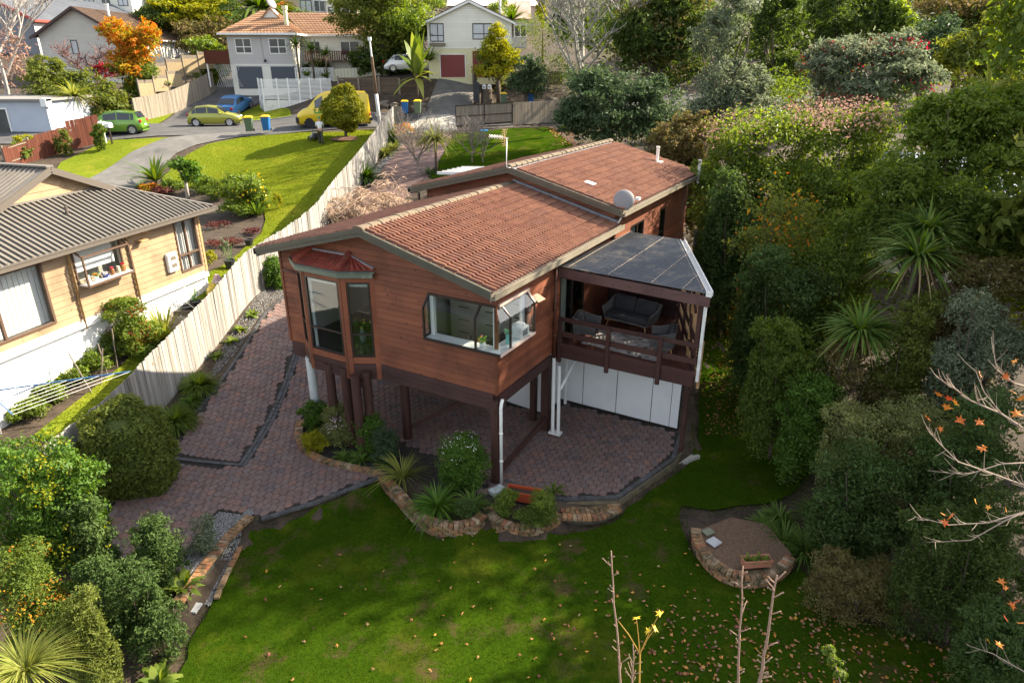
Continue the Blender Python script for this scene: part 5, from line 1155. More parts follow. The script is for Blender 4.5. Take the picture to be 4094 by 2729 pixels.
m_=MB();pA,pB=Vector((-1.2,-1.3,zc)),Vector((1.3,1.0,zc-.1));m_.bar(pA,pB,.035,.035);m_.bar(pA+Vector((.0,0,-.4)),pA.lerp(pB,.35),.03,.03);m_.build('arm',mat('blue_paint',(.03,.12,.28),.4),cl)
m_=MB();pC=Vector((.4,-1.9,zc-.1));m_.bar(pA,pC,.03,.03);m_.build('arm',MATS['blue_paint'],cl)
for k in range(8):
 f=.2+.8*k/7;m_=MB();m_.tube([pA.lerp(pB,f),pA.lerp(pC,f)+Vector((0,0,-.02))],.006,5);m_.build('cord',M_white,cl)
# -- houses across the street
M_bw=mat('net_window',(.03,.033,.036),.1,(.08,.08,.08),.6,spec=.5);M_curt=mat('curtained_pane',(.5,.52,.54),.3,(.4,.42,.45),5,stretch=(9,9,.5))
def tiles_tex(name,c1,c2,w_=.34):
 m=bpy.data.materials.new(name);m.use_nodes=True;t=m.node_tree;bs=t.nodes['Principled BSDF'];tc=_n(t,'ShaderNodeTexCoord')
 c=mixc(t,rampf(t,noise(t,tc.outputs['Object'],1.5,6,.7),.35,.7),c1,c2);t.links.new(c,bs.inputs['Base Color']);bs.inputs['Roughness'].default_value=.85
 MATS[name]=m;return m
M_rt=tiles_tex('orange_brown_tiles',(.23,.115,.06),(.33,.20,.11));M_rb=tiles_tex('dark_brown_tiles',(.085,.052,.035),(.13,.08,.05));M_rg=mat('blue_grey_iron',(.13,.14,.16),.5,(.17,.18,.2),.7);M_rp=mat('pinkish_iron',(.42,.27,.22),.6,(.5,.35,.3),.8)
def roof_strips(parent,a,b,c,d,rows,m_,lift=.035,name='roof_course'):
 """courses of tiles across a quad a-b (eave) c-d (ridge, d above a)"""
 a,b,c,d=map(Vector,(a,b,c,d));mb=MB();n=(b-a).cross(d-a).normalized();n=n if n.z>0 else-n
 for r_ in range(rows):
  f0,f1=r_/rows,(r_+1.05)/rows;f1=min(f1,1)
  mb.add([a.lerp(d,f0)+n*lift*1.6,b.lerp(c,f0)+n*lift*1.6,b.lerp(c,f1)+n*lift*.3,a.lerp(d,f1)+n*lift*.3,a.lerp(d,f0),b.lerp(c,f0)],[(0,1,2,3),(4,5,1,0)])
  L=(b-a).length;k=int(L/.3)
  for q in range(k):
   u=(q+.5)/k;p0=a.lerp(b,u).lerp(d.lerp(c,u),f0)+n*lift*1.6;p1=a.lerp(b,u).lerp(d.lerp(c,u),f1)+n*lift*.5;mb.bar(p0,p1,.10,.04,up=n)
 return mb.build(name,m_,parent)
def corr(parent,a,b,c,d,m_,step=.25,name='metal_roof'):
 a,b,c,d=map(Vector,(a,b,c,d));mb=MB();mb.prism([a,b,c,d],(0,0,-.06));n=(b-a).cross(d-a).normalized();n=n if n.z>0 else-n;k=int((b-a).length/step)
 for q in range(k+1):u=q/k;mb.bar(a.lerp(b,u)+n*.02,d.lerp(c,u)+n*.02,.06,.05,up=n)
 return mb.build(name,m_,parent)
def weather(parent,pl,s0,s1,z0,z1,m_,exp,planes=(),holes=(),name='weatherboards'):
 boards(parent,pl,s0,s1,z0,z1,m_,exp,planes,holes,t0=.035,t1=.012,name='board')
def win(par,pl,s0,s1,z0,z1,fm,vs_=(),hs_=(),gm=None,fw=.07):return window(par,pl,s0,s1,z0,z1,fm,gm or M_bw,vs_,hs_,fw,.06,.08)
def garage(par,pl,s0,s1,z0,z1,m_,n=12):
 mb=MB();mb.prism([pl(s0,z0,.02),pl(s1,z0,.02),pl(s1,z1,.02),pl(s0,z1,.02)],pl.n*-.05);o=mb.build('garage_door',m_,par);H_=(z1-z0)/n
 for k in range(n):q=MB();q.prism([pl(s0,z0+k*H_+.008,.045),pl(s1,z0+k*H_+.008,.045),pl(s1,z0+(k+1)*H_-.01,.035),pl(s0,z0+(k+1)*H_-.01,.035)],pl.n*-.03);q.build('door_slat',m_,o)
 return o
def gable_walls(par,w_,d_,z0,ze,slope,m_):
 mb=MB();ap=ze+slope*w_/2;mb.prism([(0,0,z0),(w_,0,z0),(w_,0,ze),(w_/2,0,ap),(0,0,ze)],(0,d_,0));return mb.build('wall',m_,par)
p=aty(986,178,66.0);X0=p.x;Zg=p.z;ch_=empty('cream_house',(X0,66,Zg),R(2),'cream and white two storey house with red garage doors','house')
M_crm=mat('cream_plaster',(.62,.58,.36),.8,(.57,.53,.33),1.0);M_wwb=mat('white_weatherboard',(.70,.68,.60),.6,(.64,.62,.55),1.2,rnd='obj',rv=.04);M_redd=mat('red_garage_door',(.17,.025,.022),.5)
WD=7.5;HE=aty(986,52,66).z-Zg;SL=(aty(1077,5,66).z-aty(986,52,66).z)/(WD/2)
gable_walls(ch_,WD,11,-.6,HE,SL,M_crm);pc=PL((0,0,0),(1,0,0),(0,-1,0));ap=HE+SL*WD/2
zc_=aty(1040,112,66).z-Zg;gpl_=[(-SL,1,HE),(SL,1,HE+SL*WD)]
def cx(v):return(aty(v,120,66).x-X0)
def czz(v):return aty(1077,v,66).z-Zg
w1=(cx(989),cx(1021),czz(96),czz(54));w2_=(cx(1086),cx(1131),czz(91),czz(54))
weather(ch_,pc,0,WD,zc_,ap,M_wwb,.19,gpl_,[w1,w2_]);win(ch_,pc,*w1,M_frame,(cx(1007),),(czz(82),),M_curt);win(ch_,pc,*w2_,M_frame,(cx(1112),),(czz(78),),M_curt)
garage(ch_,pc,cx(1011),cx(1067),.02,czz(126),M_redd,10);garage(ch_,pc,cx(1085),cx(1150),.02,czz(117),M_redd,10)
mb=MB();mb.prism([pc(cx(1009),0,.05),pc(cx(1011),0,.05),pc(cx(1011),czz(124),.05),pc(cx(1009),czz(124),.05)],(0,.06,0));mb.prism([pc(cx(1067),0,.05),pc(cx(1069),0,.05),pc(cx(1069),czz(124),.05),pc(cx(1067),czz(124),.05)],(0,.06,0));mb.prism([pc(cx(1009),czz(126),.05),pc(cx(1069),czz(126),.05),pc(cx(1069),czz(124),.05),pc(cx(1009),czz(124),.05)],(0,.06,0));mb.build('door_trim',M_white,ch_)
for s in(0,1):
 a=(-.35,HE-SL*.35)if s==0 else(WD+.35,HE-SL*.35);mb=MB();mb.bar((a[0],-.35,a[1]+.05),(WD/2,-.35,ap+.05),.05,.18);mb.build('barge_board',M_white,ch_);mb=MB();mb.prism([(a[0],-.38,a[1]+.14),(WD/2,-.38,ap+.14),(WD/2,-.38,ap+.22),(a[0],-.38,a[1]+.22)],(0,11.6,0));mb.build('roof',M_rb,ch_)
mb=MB();mb.box(w1[0]-.05,w1[1]+.1,-.3,0,w1[2]-.35,w1[2]-.1);mb.build('flower_box',M_rail2,ch_)
mb=MB();mb.tube([(cx(1150),2,HE+.4),(cx(1150),2,HE+2.2)],.12,10);mb.build('flue',M_steel,ch_)
mb=MB();mb.box(cx(1074),cx(1077),-.1,0,czz(148),czz(144));mb.build('meter_box',M_white,ch_)
p=aty(537,201,66.0);gx0=aty(521,90,66).x;gz0=p.z;gh=empty('grey_house',(gx0,66,gz0),R(3),'pale grey house with brown tiled roof over two dark garage doors','house')
M_gwb=mat('pale_grey_weatherboard',(.44,.42,.41),.6,(.40,.385,.38),1.0,rnd='obj',rv=.04);M_rol=mat('dark_blue_roller_door',(.045,.055,.075),.45);pg=PL((0,0,0),(1,0,0),(0,-1,0))
def gx(v):return aty(v,140,66).x-gx0
def gz(v):return aty(600,v,66).z-gz0
GW=gx(670);GE=gz(80)
mb=MB();mb.box(0,GW,0,9,-.8,GE);mb.build('wall',M_wwb,gh);mb=MB();mb.box(GW,GW+9.5,4.5,12,-.6,GE);mb.build('wing_wall',M_wwb,gh)
wa=(gx(545),gx(582),gz(123),gz(88));wb_=(gx(621),gx(660),gz(124),gz(88));weather(gh,pg,0,GW,gz(148),GE,M_gwb,.21,(),[wa,wb_]);win(gh,pg,*wa,M_white,(gx(564),),(gz(108),));win(gh,pg,*wb_,M_white,(gx(642),),(gz(108),))
garage(gh,pg,gx(541),gx(598),gz(204),gz(153),M_rol,14);garage(gh,pg,gx(618),gx(676),gz(204),gz(153),M_rol,14)
mb=MB();mb.prism([pg(gx(536),gz(150),.05),pg(gx(684),gz(150),.05),pg(gx(684),gz(147.5),.05),pg(gx(536),gz(147.5),.05)],(0,.1,0));mb.build('garage_lintel',M_white,gh)
mb=MB();mb.ell((gx(609),-.2,gz(140)),(.12,.12,.14),8,6);mb.bar((gx(609),0,gz(136)),(gx(609),-.2,gz(137)),.04,.04);mb.build('wall_lamp',M_frame,gh)
mb=MB();mb.tube([(gx(603),-.06,GE),(gx(606),-.06,gz(140))],.03,6);mb.build('downpipe',M_gwb,gh)
ey,RH=.55,2.0;e0,e1=(-ey,-ey),(GW+ey,-ey);rz=GE+.1;rp=(GW*.42,3.6,rz+RH);rp2=(GW*.62,3.6,rz+RH)
roof_strips(gh,(-ey,-ey,rz),(GW+ey,-ey,rz),(*rp2,),(*rp,),11,M_rt);roof_strips(gh,(-ey,9,rz),(-ey,-ey,rz),rp,(GW*.42,8,rz+RH),11,M_rt);roof_strips(gh,(GW+ey,-ey,rz),(GW+ey,4.2,rz),(GW*.62+.1,4.0,rz+RH),rp2,11,M_rt)
roof_strips(gh,(GW+.2,4.0,rz),(GW+10,4.0,rz),(GW+9,8.2,rz+2.1),(GW*.6,8.2,rz+2.1),12,M_rt)
mb=MB();mb.prism([(gx(597),2.2,rz+1.25),(gx(640),2.2,rz+1.25),(gx(618),2.2,rz+RH+.15)],(0,1.6,0));mb.build('gablet',M_white,gh)
for s in(-1,1):mb=MB();mb.bar((gx(618),2.1,rz+RH+.2),(gx(618)+s*.95,2.1,rz+1.2),.1,.12);mb.build('gablet_barge',M_rt,gh)
mb=MB();mb.box(-ey-.06,GW+ey+.06,-ey-.12,-ey+.02,rz-.12,rz+.04);mb.box(GW+ey-.02,GW+ey+.1,-ey,4.2,rz-.12,rz+.04);mb.box(GW+.5,GW+10,3.85,4.0,rz-.12,rz+.04);mb.build('gutter',M_white,gh)
mb=MB();mb.box(gx(655),gx(662),.9,1.4,rz+.5,rz+2.0);mb.box(gx(655)-.06,gx(662)+.06,.84,1.46,rz+2.0,rz+2.3);mb.build('chimney',M_crm,gh)
pgw=PL((GW,4.5,0),(1,0,0),(0,-1,0));win(gh,pgw,.6,1.7,gz(125),gz(92),M_white,(1.15,));win(gh,pgw,3.6,5.4,gz(128),gz(92),M_white,(4.5,));win(gh,pgw,6.6,8.4,gz(118),gz(92),M_white,(7.2,7.8))
m_=MB();m_.box(GW+.4,GW+7.5,3.2,4.5,gz(141),gz(139));dko=m_.build('balcony',M_rail2,gh)
for k in range(34):m_=MB();m_.box(GW+.45+k*.21,GW+.55+k*.21,3.16,3.2,gz(140),gz(118));m_.build('baluster',M_pal2 if k<22 else M_white,dko)
m_=MB();m_.box(GW+.4,GW+7.6,3.12,3.24,gz(118),gz(116.5));m_.build('hand_rail',M_pal2,dko)
mb=MB();mb.box(-2.2,-.1,-.1,.1,gz(147),gz(116));o=mb.build('side_deck_rail',M_pal2,gh);mb=MB();mb.box(-2.1,-2.0,-.1,0,gz(200),gz(147));mb.build('side_post',M_white,gh)
for k in range(10):
 for s in(-1,1):m_=MB();x0=-1.5+k*.16;m_.bar((x0-(s*.9 if s<0 else 0),-.05-.01*s,gz(200)),(x0+(.9 if s>0 else 0),-.05-.01*s,gz(148)),.03,.012);m_.build('lath',M_white,gh)
d2=empty('satellite_dish',(gx0+gx(628),67.5,gz0+rz+2.5),0,'grey satellite dish on the brown roof of the grey house','satellite dish');m_=MB();m_.lathe(prof,(0,0,0),20);o=m_.build('reflector',MATS['dish_grey'],d2,smooth=True);o.scale=(1.3,1.3,1.3);o.rotation_euler=(R(60),0,R(60));m_=MB();m_.tube([(0,0,0),(0,.1,-.8)],.03,6);m_.build('arm',M_steel,d2)
a2=empty('roof_aerial',(gx0+GW+3.5,72,gz0+rz+1.0),0,'white roof aerial above the grey house wing','antenna');m_=MB();m_.tube([(0,0,0),(0,0,1.9)],.025,6);m_.build('pole',M_steel,a2);m_=MB();m_.bar((-1.0,0,1.9),(1.3,0,1.8),.06,.04);m_.build('boom',M_white,a2)
p0=aty(88,80,70);p1=aty(250,110,70);pa=aty(166,18,70);hz=aty(145,216,70).z
wh=empty('white_house',(p0.x,70,hz),R(4),'white weatherboard gable house with dark brown tiled roof','house');ww=(pa.x-p0.x)*2;he=p0.z-hz;sl=(pa.z-p0.z)/(ww/2);Ld=19
gable_walls(wh,ww,Ld,-1,he,sl,M_wwb);pw=PL((0,0,0),(1,0,0),(0,-1,0));wv=(aty(160,100,70).x-p0.x,aty(175,100,70).x-p0.x,aty(160,125,70).z-hz,aty(160,92,70).z-hz)
weather(wh,pw,0,ww,1.5,he+sl*ww/2,mat('grey_white_weatherboard',(.50,.49,.44),.6,(.46,.45,.41),1,rnd='obj',rv=.04),.24,[(-sl,1,he),(sl,1,he+sl*ww)],[wv]);win(wh,pw,*wv,M_frame,(),(),M_curt)
ap2=he+sl*ww/2;roof_strips(wh,(ww+.6,-.5,he-sl*.6+.1),(ww+.6,Ld,he-sl*.6+.1),(ww/2,Ld,ap2+.1),(ww/2,-.5,ap2+.1),17,M_rb);roof_strips(wh,(-.6,Ld,he-sl*.6+.1),(-.6,-.5,he-sl*.6+.1),(ww/2,-.5,ap2+.1),(ww/2,Ld,ap2+.1),10,M_rb)
for s in(0,1):mb=MB();mb.bar((-.6 if s==0 else ww+.6,-.52,he-sl*.6+.02),(ww/2,-.52,ap2+.02),.06,.22);mb.build('barge_board',mat('brown_fascia',(.05,.03,.025),.5),wh)
mb=MB();mb.box(ww+.55,ww+.68,-.4,Ld,he-sl*.6-.05,he-sl*.6+.08);mb.build('gutter',M_white,wh)
mb=MB();mb.tube([(ww/2+1.2,4,ap2-.5),(ww/2+1.2,4,ap2+.45)],.13,8);mb.tube([(ww/2+1.2,4,ap2+.45),(ww/2+1.2,4,ap2+.6)],.2,8);mb.build('roof_vent',M_white,wh)
psd=PL((ww,0,0),(0,1,0),(1,0,0));win(wh,psd,11.5,13.4,he-2.0,he-.5,M_frame,(12.2,),(),M_curt);win(wh,psd,15.5,17,he-1.9,he-.6,M_frame,(16.2,),(),M_curt)
q0=aty(24,12,84);q1=aty(82,47,84);bh=empty('slate_house',(q1.x-8,84,aty(50,110,84).z),R(-4),'slate blue house with grey iron roof and red trim','house');bz=bh.location.z
M_sl=mat('slate_weatherboard',(.16,.17,.19),.7,(.19,.2,.22),1);mb=MB();wz=q1.z-bz;mb.prism([(0,0,-2),(8,0,-2),(8,0,wz),(2.2,0,wz+3.0),(0,0,wz+1.8)],(0,12,0));mb.build('wall',M_sl,bh)
corr(bh,(8.5,-.4,wz),(8.5,26,wz+.2),(2.4,26,wz+3.2),(2.4,-.4,wz+3.0),M_rg,.4);mb=MB();mb.bar((8.5,-.45,wz-.05),(2.4,-.45,wz+2.95),.08,.3);mb.bar((8.55,-.4,wz-.08),(8.55,26,wz+.1),.1,.25);mb.build('red_trim',mat('red_trim',(.35,.045,.03),.5),bh)
pb_=PL((8,0,0),(0,1,0),(1,0,0));mb=MB();mb.box(7.9,8.02,0,22,-2,wz-.1);mb.build('side_wall',mat('grey_side',(.42,.41,.40),.7),bh);win(bh,pb_,4,12,wz-2.2,wz-.4,M_white,(6,8,10),(),M_curt,.12)
q=aty(122,312,50.5);sg=empty('pale_garage',(q.x-8.2,q.y,q.z),R(0),'low pale blue grey garage with flat roof behind the brown fence','garage');M_pb=mat('pale_blue_plaster',(.42,.46,.52),.8,(.38,.42,.48),1.0)
mb=MB();mb.box(0,8.2,0,6,-.8,2.35);mb.build('wall',M_pb,sg);mb=MB();mb.box(-.2,8.5,-.3,6.2,2.35,2.5);mb.build('roof',mat('grey_flat_roof',(.2,.19,.18),.9),sg);mb=MB();mb.box(8.1,8.5,-.35,.3,2.0,2.55);mb.build('white_corner',M_white,sg);win(sg,PL((0,0,0),(1,0,0),(0,-1,0)),1.0,5.4,.1,1.9,M_white,(3.2,),(),M_bw,.1)
def far_house(x,y0_,y1_,wpx,Y,m_,rm,label,slope=.3,wins=3,deck=False,rot=0,style='gable'):
 a=aty(x,y1_,Y);wd=pxm(Y,60)*wpx;hh=aty(x,y0_,Y).z-a.z;o=empty('hillside_house',a,R(rot),label,'house','houses on the slope behind the street');mb=MB();mb.box(0,wd,0,8,-6,hh);mb.build('wall',m_,o);rise=4.4*slope
 mb=MB();mb.prism([(-.5,-.5,hh),(-.5,8.5,hh),(-.5,4,hh+rise)],(wd+1,0,0));mb.build('roof',rm,o)
 pf=PL((0,0,0),(1,0,0),(0,-1,0))
 for k in range(wins):s=wd*(k+.5)/wins;win(o,pf,s-.7,s+.7,hh-1.9,hh-.6,M_white if k%2 else M_frame,(s,),(),M_bw if k%2 else M_curt,.08)
 if deck:
  for k in range(int(wd/.3)):m_2=MB();m_2.box(k*.3,k*.3+.16,-1.3,-1.25,hh-3.6,hh-2.5);m_2.build('baluster',M_pal2,o)
  m_2=MB();m_2.box(-.1,wd,-1.4,0,hh-3.75,hh-3.6);m_2.build('balcony',M_rail2,o)
 return o
far_house(690,-12,40,62,92,M_gwb,M_rg,'grey house with dark red balcony above the palms',.3,2,True)
far_house(752,4,50,70,90,M_wwb,M_rg,'white house with dark roof beside the big street tree',.25,2)
far_house(1035,14,40,190,96,mat('grey_beige_wall',(.36,.33,.29),.8),mat('pale_iron',(.55,.52,.5),.5),'long pale roofed house behind the cream house',.3,5)
far_house(1150,44,62,60,86,M_gwb,M_rp,'pink roofed house right of the cream house',.5,2)
far_house(110,-20,8,190,108,M_wwb,M_rg,'white house at the top left edge above the slate roof',.3,5)
far_house(345,-8,14,90,112,M_rail2,M_rb,'timber clad house among the trees at the top left',.3,3,True)
far_house(1740,10,30,60,95,M_gwb,mat('pale_iron',(.55,.52,.5),.5),'pale roofed house glimpsed between the dark trees',.3,2)
# -- fences and walls across the street
def fence_px(name,pts,hgt,label,m_,step=.15,sm=False,**kw):return paling_fence(name,gpoly(pts),hgt,label,m_,step=step,smooth=sm,**kw)
paling_fence('paling_fence',gpoly([(20,388),(60,373),(150,346),(243,322)]),1.5,'red brown paling fence in front of the pale garage',M_pal2,.14,.135,topf=lambda f:1.25 if f<.33 else(1.45 if f<.66 else 1.75),jig=.03,smooth=False)
paling_fence('paling_fence',[tuple(aty(318,290,56.5)[:2]),tuple(aty(400,240,60.5)[:2]),tuple(aty(495,195,67)[:2])],1.75,'grey paling fence stepping up beside the dark drive',M_pal3,.15,smooth=False)
def stepped(a,b,n,hgt,label):
 root=empty('stepped_fence',a,0,label,'fence');o0=Vector(a);a=Vector(a);b=Vector(b)
 for k in range(n):
  p=a.lerp(b,k/n);q=a.lerp(b,(k+1)/n);q=Vector((q.x,q.y,p.z));m_=MB();m_.bar(p-o0+Vector((0,0,hgt*.4)),q-o0+Vector((0,0,hgt*.4)),.04,hgt*.8);po=m_.build('panel',M_lathp,root);m_=MB();m_.bar(p-o0+Vector((0,0,hgt*.9)),q-o0+Vector((0,0,hgt*.9)),.03,hgt*.2-.02);m_.build('lattice_top',M_rail2,po);m_=MB();m_.bar(p-o0+Vector((0,0,-1)),p-o0+Vector((0,0,hgt+.1)),.1,.1);m_.build('post',M_rail2,root)
M_lathp=mat('tan_panel',(.34,.26,.15),.85,(.24,.18,.1),3,stretch=(5,5,.6))
stepped(aty(350,186,64),aty(492,150,69),4,1.5,'tan stepped fence panels with lattice tops above the drive')
stepped(aty(322,222,60),aty(420,190,64),3,1.3,'weathered stepped fence on the bank below the orange tree')
lf=empty('lattice_fence',aty(600,250,62),0,'white slatted fence on a low curved white wall','fence');o0=Vector(lf.location)
FL=[(598,62.8),(606,61.4),(640,61.8),(690,62.4),(740,63.0),(764,63.4)];zb=[aty(x,232,Y).z for x,Y in FL];zt0=aty(640,181,62).z;zb0=aty(640,228,62).z;zl0=aty(640,252,62).z
C_=[Vector((aty(x,228,Y).x,Y,0))for x,Y in FL]
for a,b in zip(C_,C_[1:]):
 k=max(1,round((b-a).length/1.1))
 for j in range(k):
  p,q=a.lerp(b,j/k),a.lerp(b,(j+1)/k);m_=MB();m_.bar(p-o0*1+Vector((0,0,zb0-.1)),p-o0+Vector((0,0,zt0+.05)),.09,.09);m_.build('post',M_white,lf)
  for s in range(16):z_=zb0+.05+s*(zt0-zb0)/16;m_=MB();m_.bar(p-o0+Vector((0,0,z_)),q-o0+Vector((0,0,z_)),.015,.06);m_.build('slat',M_white,lf)
  m_=MB();m_.bar(p-o0+Vector((0,0,(zl0+zb0)/2-.2)),q-o0+Vector((0,0,(zl0+zb0)/2-.2)),.14,zb0-zl0+.3);m_.build('wall_panel',mat('peeling_white',(.62,.61,.57),.85,(.4,.39,.34),2.5,lo=.5,hi=.75),lf);m_=MB();m_.bar(p-o0+Vector((0,-.08,zl0-.3)),p-o0+Vector((0,-.08,zb0)),.1,.1);m_.build('wall_post',M_white,lf)
pk=empty('picket_fence',aty(670,176,66),0,'white picket fence behind the slatted fence','fence');o0=Vector(pk.location);a,b=aty(680,178,66),aty(770,178,68)
for k in range(26):q=a.lerp(b,k/26)-o0;m_=MB();m_.box(q.x-.05,q.x+.05,q.y,q.y+.02,q.z-.3,q.z+.85);m_.build('picket',M_white,pk)
pk=empty('picket_fence',aty(770,150,68),0,'pale board fence at the end of the balcony garden','fence');o0=Vector(pk.location);a,b=aty(766,184,68),aty(878,178,69)
for k in range(30):q=a.lerp(b,k/30)-o0;m_=MB();m_.box(q.x-.08,q.x+.08,q.y,q.y+.02,q.z-.5,q.z+.95);m_.build('picket',M_crm if k%2 else M_wwb,pk)
M_ret=palmat('brown_retaining',[(.10,.075,.055),(.13,.10,.075),(.085,.065,.05)],(.05,.04,.03))
def retaining(x0,x1,Y0,Y1,yt,ym,yb,label,nb=7):
 a,b=aty(x0,yb,Y0),aty(x1,yb,Y1);root=empty('retaining_wall',a,0,label,'retaining wall');o0=Vector(a);zt=aty(x0,yt,Y0).z;zm=aty(x0,ym,Y0).z;n=max(2,round((b-a).length/1.6))
 for j in range(n):
  p,q=a.lerp(b,j/n)-o0,a.lerp(b,(j+1)/n)-o0;m_=MB();m_.box(p.x-.08,p.x+.08,p.y-.12,p.y+.04,p.z-.6,zt-o0.z+.1);m_.build('post',M_rail2,root)
  for s in range(3):z0=p.z-.3+(zm-a.z+.3)*s/3;z1=p.z-.3+(zm-a.z+.3)*(s+1)/3-.03;m_=MB();m_.bar(p+Vector((0,0,(z0+z1)/2-p.z)),q+Vector((0,0,(z0+z1)/2-q.z)),.08,z1-z0);m_.build('plank',M_ret,root)
  for s in range(nb):z0=zm-o0.z+(zt-zm)*s/nb;z1=zm-o0.z+(zt-zm)*(s+1)/nb-.02;m_=MB();m_.bar(p+Vector((0,(-.02 if s%2 else .02),(z0+z1)/2-p.z)),q+Vector((0,(.02 if s%2 else-.02),(z0+z1)/2-q.z)),.02,z1-z0);m_.build('slat',M_ret,root)
 return root
retaining(782,920,63,63.5,178,216,244,'dark brown woven fence over a plank retaining wall behind the van');retaining(920,1005,63.5,66,182,214,242,'brown plank retaining wall behind the banana plant');retaining(1088,1290,66,70,166,198,226,'brown plank retaining wall right of the steep drive')
sgt=empty('sliding_gate',aty(1047,294,54),0,'dark framed timber sliding gate standing open','gate');o0=Vector(sgt.location);a,b=aty(1047,294,54)-o0,aty(1177,286,56)-o0;a.z+=.08;b.z=a.z+.12;Hh=1.55
dr=(b-a)
for f0,f1,z0,z1 in((0,1,0,.12),(0,1,Hh-.06,Hh),(0,1,.72,.78)):m_=MB();m_.bar(a.lerp(b,f0)+Vector((0,0,(z0+z1)/2)),a.lerp(b,f1)+Vector((0,0,(z0+z1)/2)),.06,z1-z0);m_.build('frame_bar',M_frame,sgt)
for f in(0.006,.5,.994):m_=MB();m_.bar(a.lerp(b,f),a.lerp(b,f)+Vector((0,0,Hh)),.07,.07);m_.build('frame_post',M_frame,sgt)
bm_=MB();bm_.box(-.075,.075,-.012,.012,.1,Hh-.04);gme=bm_.mesh('gate_board',M_pal3)
for k in range(1,30):q=a.lerp(b,k/30);inst('gate_board',gme,sgt,q+Vector((0,.03,0)),(0,0,math.atan2(dr.y,dr.x)))
fa,fb=aty(1180,283,56),aty(1300,268,58.5);paling_fence('paling_fence',[tuple(fa[:2]),tuple(fb[:2])],1.65,'brown paling fence continuing right of the sliding gate',M_pal3,.15,smooth=False)
fa,fb=aty(903,300,52.5),aty(928,303,52.0);paling_fence('timber_gate',[tuple(fa[:2]),tuple(fb[:2])],1.6,'short grey gate panel beside the street pole',M_pal3,.14,smooth=False,cat='gate')
m_=MB();m_.bar(at(950,306,5.2),at(1178,290,5.25),.08,.05);tag(m_.build('gate_track',M_conc),'pale metal gate track across the drive','track')
bg_=empty('side_gate',aty(1088,232,63),0,'dark metal gate leaf open beside the steep drive','gate');m_=MB();m_.bar((0,0,.9),(.6,-2.2,.7),.05,1.7);m_.build('leaf',mat('blue_black_metal',(.03,.035,.045),.5),bg_)
pp=empty('street_pole',aty(872,280,54),0,'leaning grey street pole with white base sleeve','pole');m_=MB();top=aty(849,92,54)-Vector(pp.location);md=top*.35;m_.tube([(0,0,-.5),md],.13,10);m_.build('base_sleeve',mat('pale_concrete_pole',(.5,.5,.5),.7),pp,smooth=True);m_=MB();m_.tube([md,top*.8,top*.8+Vector((0,0,.01))],[.12,.10,.10],10);m_.build('timber_shaft',mat('brown_pole',(.17,.11,.07),.9,(.11,.07,.05),4),pp,smooth=True);m_=MB();m_.tube([top*.8,top],.06,8);m_.box(top.x-.12,top.x+.12,top.y-.1,top.y+.1,top.z-.05,top.z+.2);m_.build('pole_head',M_white,pp)
M_pavf=mat('far_paving',(.115,.072,.066),.85,(.15,.095,.085),5,bump=.5,bscale=6,col3=(.085,.055,.05),scale3=1.2)
RD=gpoly([(938,308),(1046,300),(1018,352),(985,405),(960,440),(900,470),(850,505),(800,540),(770,560),(735,560),(800,490),(845,440),(868,405),(885,378),(915,345)])
tag(drape('driveway',RD,.0,M_pavf,.5),'red brown brick drive from the gate down to the timber house','driveway',kind='structure')
# -- vegetation builders
def leaf_mesh(name,P,N,size,mat_,tint,asp=.5,rng=None,curl=.25,updir=None):
 """diamond leaves folded on the midrib; P centres, N normals, size per leaf"""
 n=len(P);g=rng;size=np.broadcast_to(size,(n,))[:,None]
 a=g.normal(size=(n,3))if updir is None else updir+g.normal(scale=.45,size=(n,3))
 t=np.cross(N,a);bad=np.linalg.norm(t,axis=1)<1e-4;t[bad]=(1,0,0);t/=np.linalg.norm(t,axis=1,keepdims=True);d=np.cross(t,N)
 d/=np.linalg.norm(d,axis=1,keepdims=True)+1e-9
 if updir is not None:d,t=t,d
 b0=P-d*size*.5;b1=P+d*size*.5-N*size*curl*.35;l=P-t*size*asp*.5+N*size*.10;r_=P+t*size*asp*.5+N*size*.10
 V=np.stack([b0,l,b1,r_],1).reshape(-1,3);i=np.arange(n)*4
 Fc=np.stack([np.stack([i,i+2,i+1],1),np.stack([i,i+3,i+2],1)],1).reshape(-1,3)
 return mesh_np(name,V,Fc,mat_,np.repeat(tint,2))
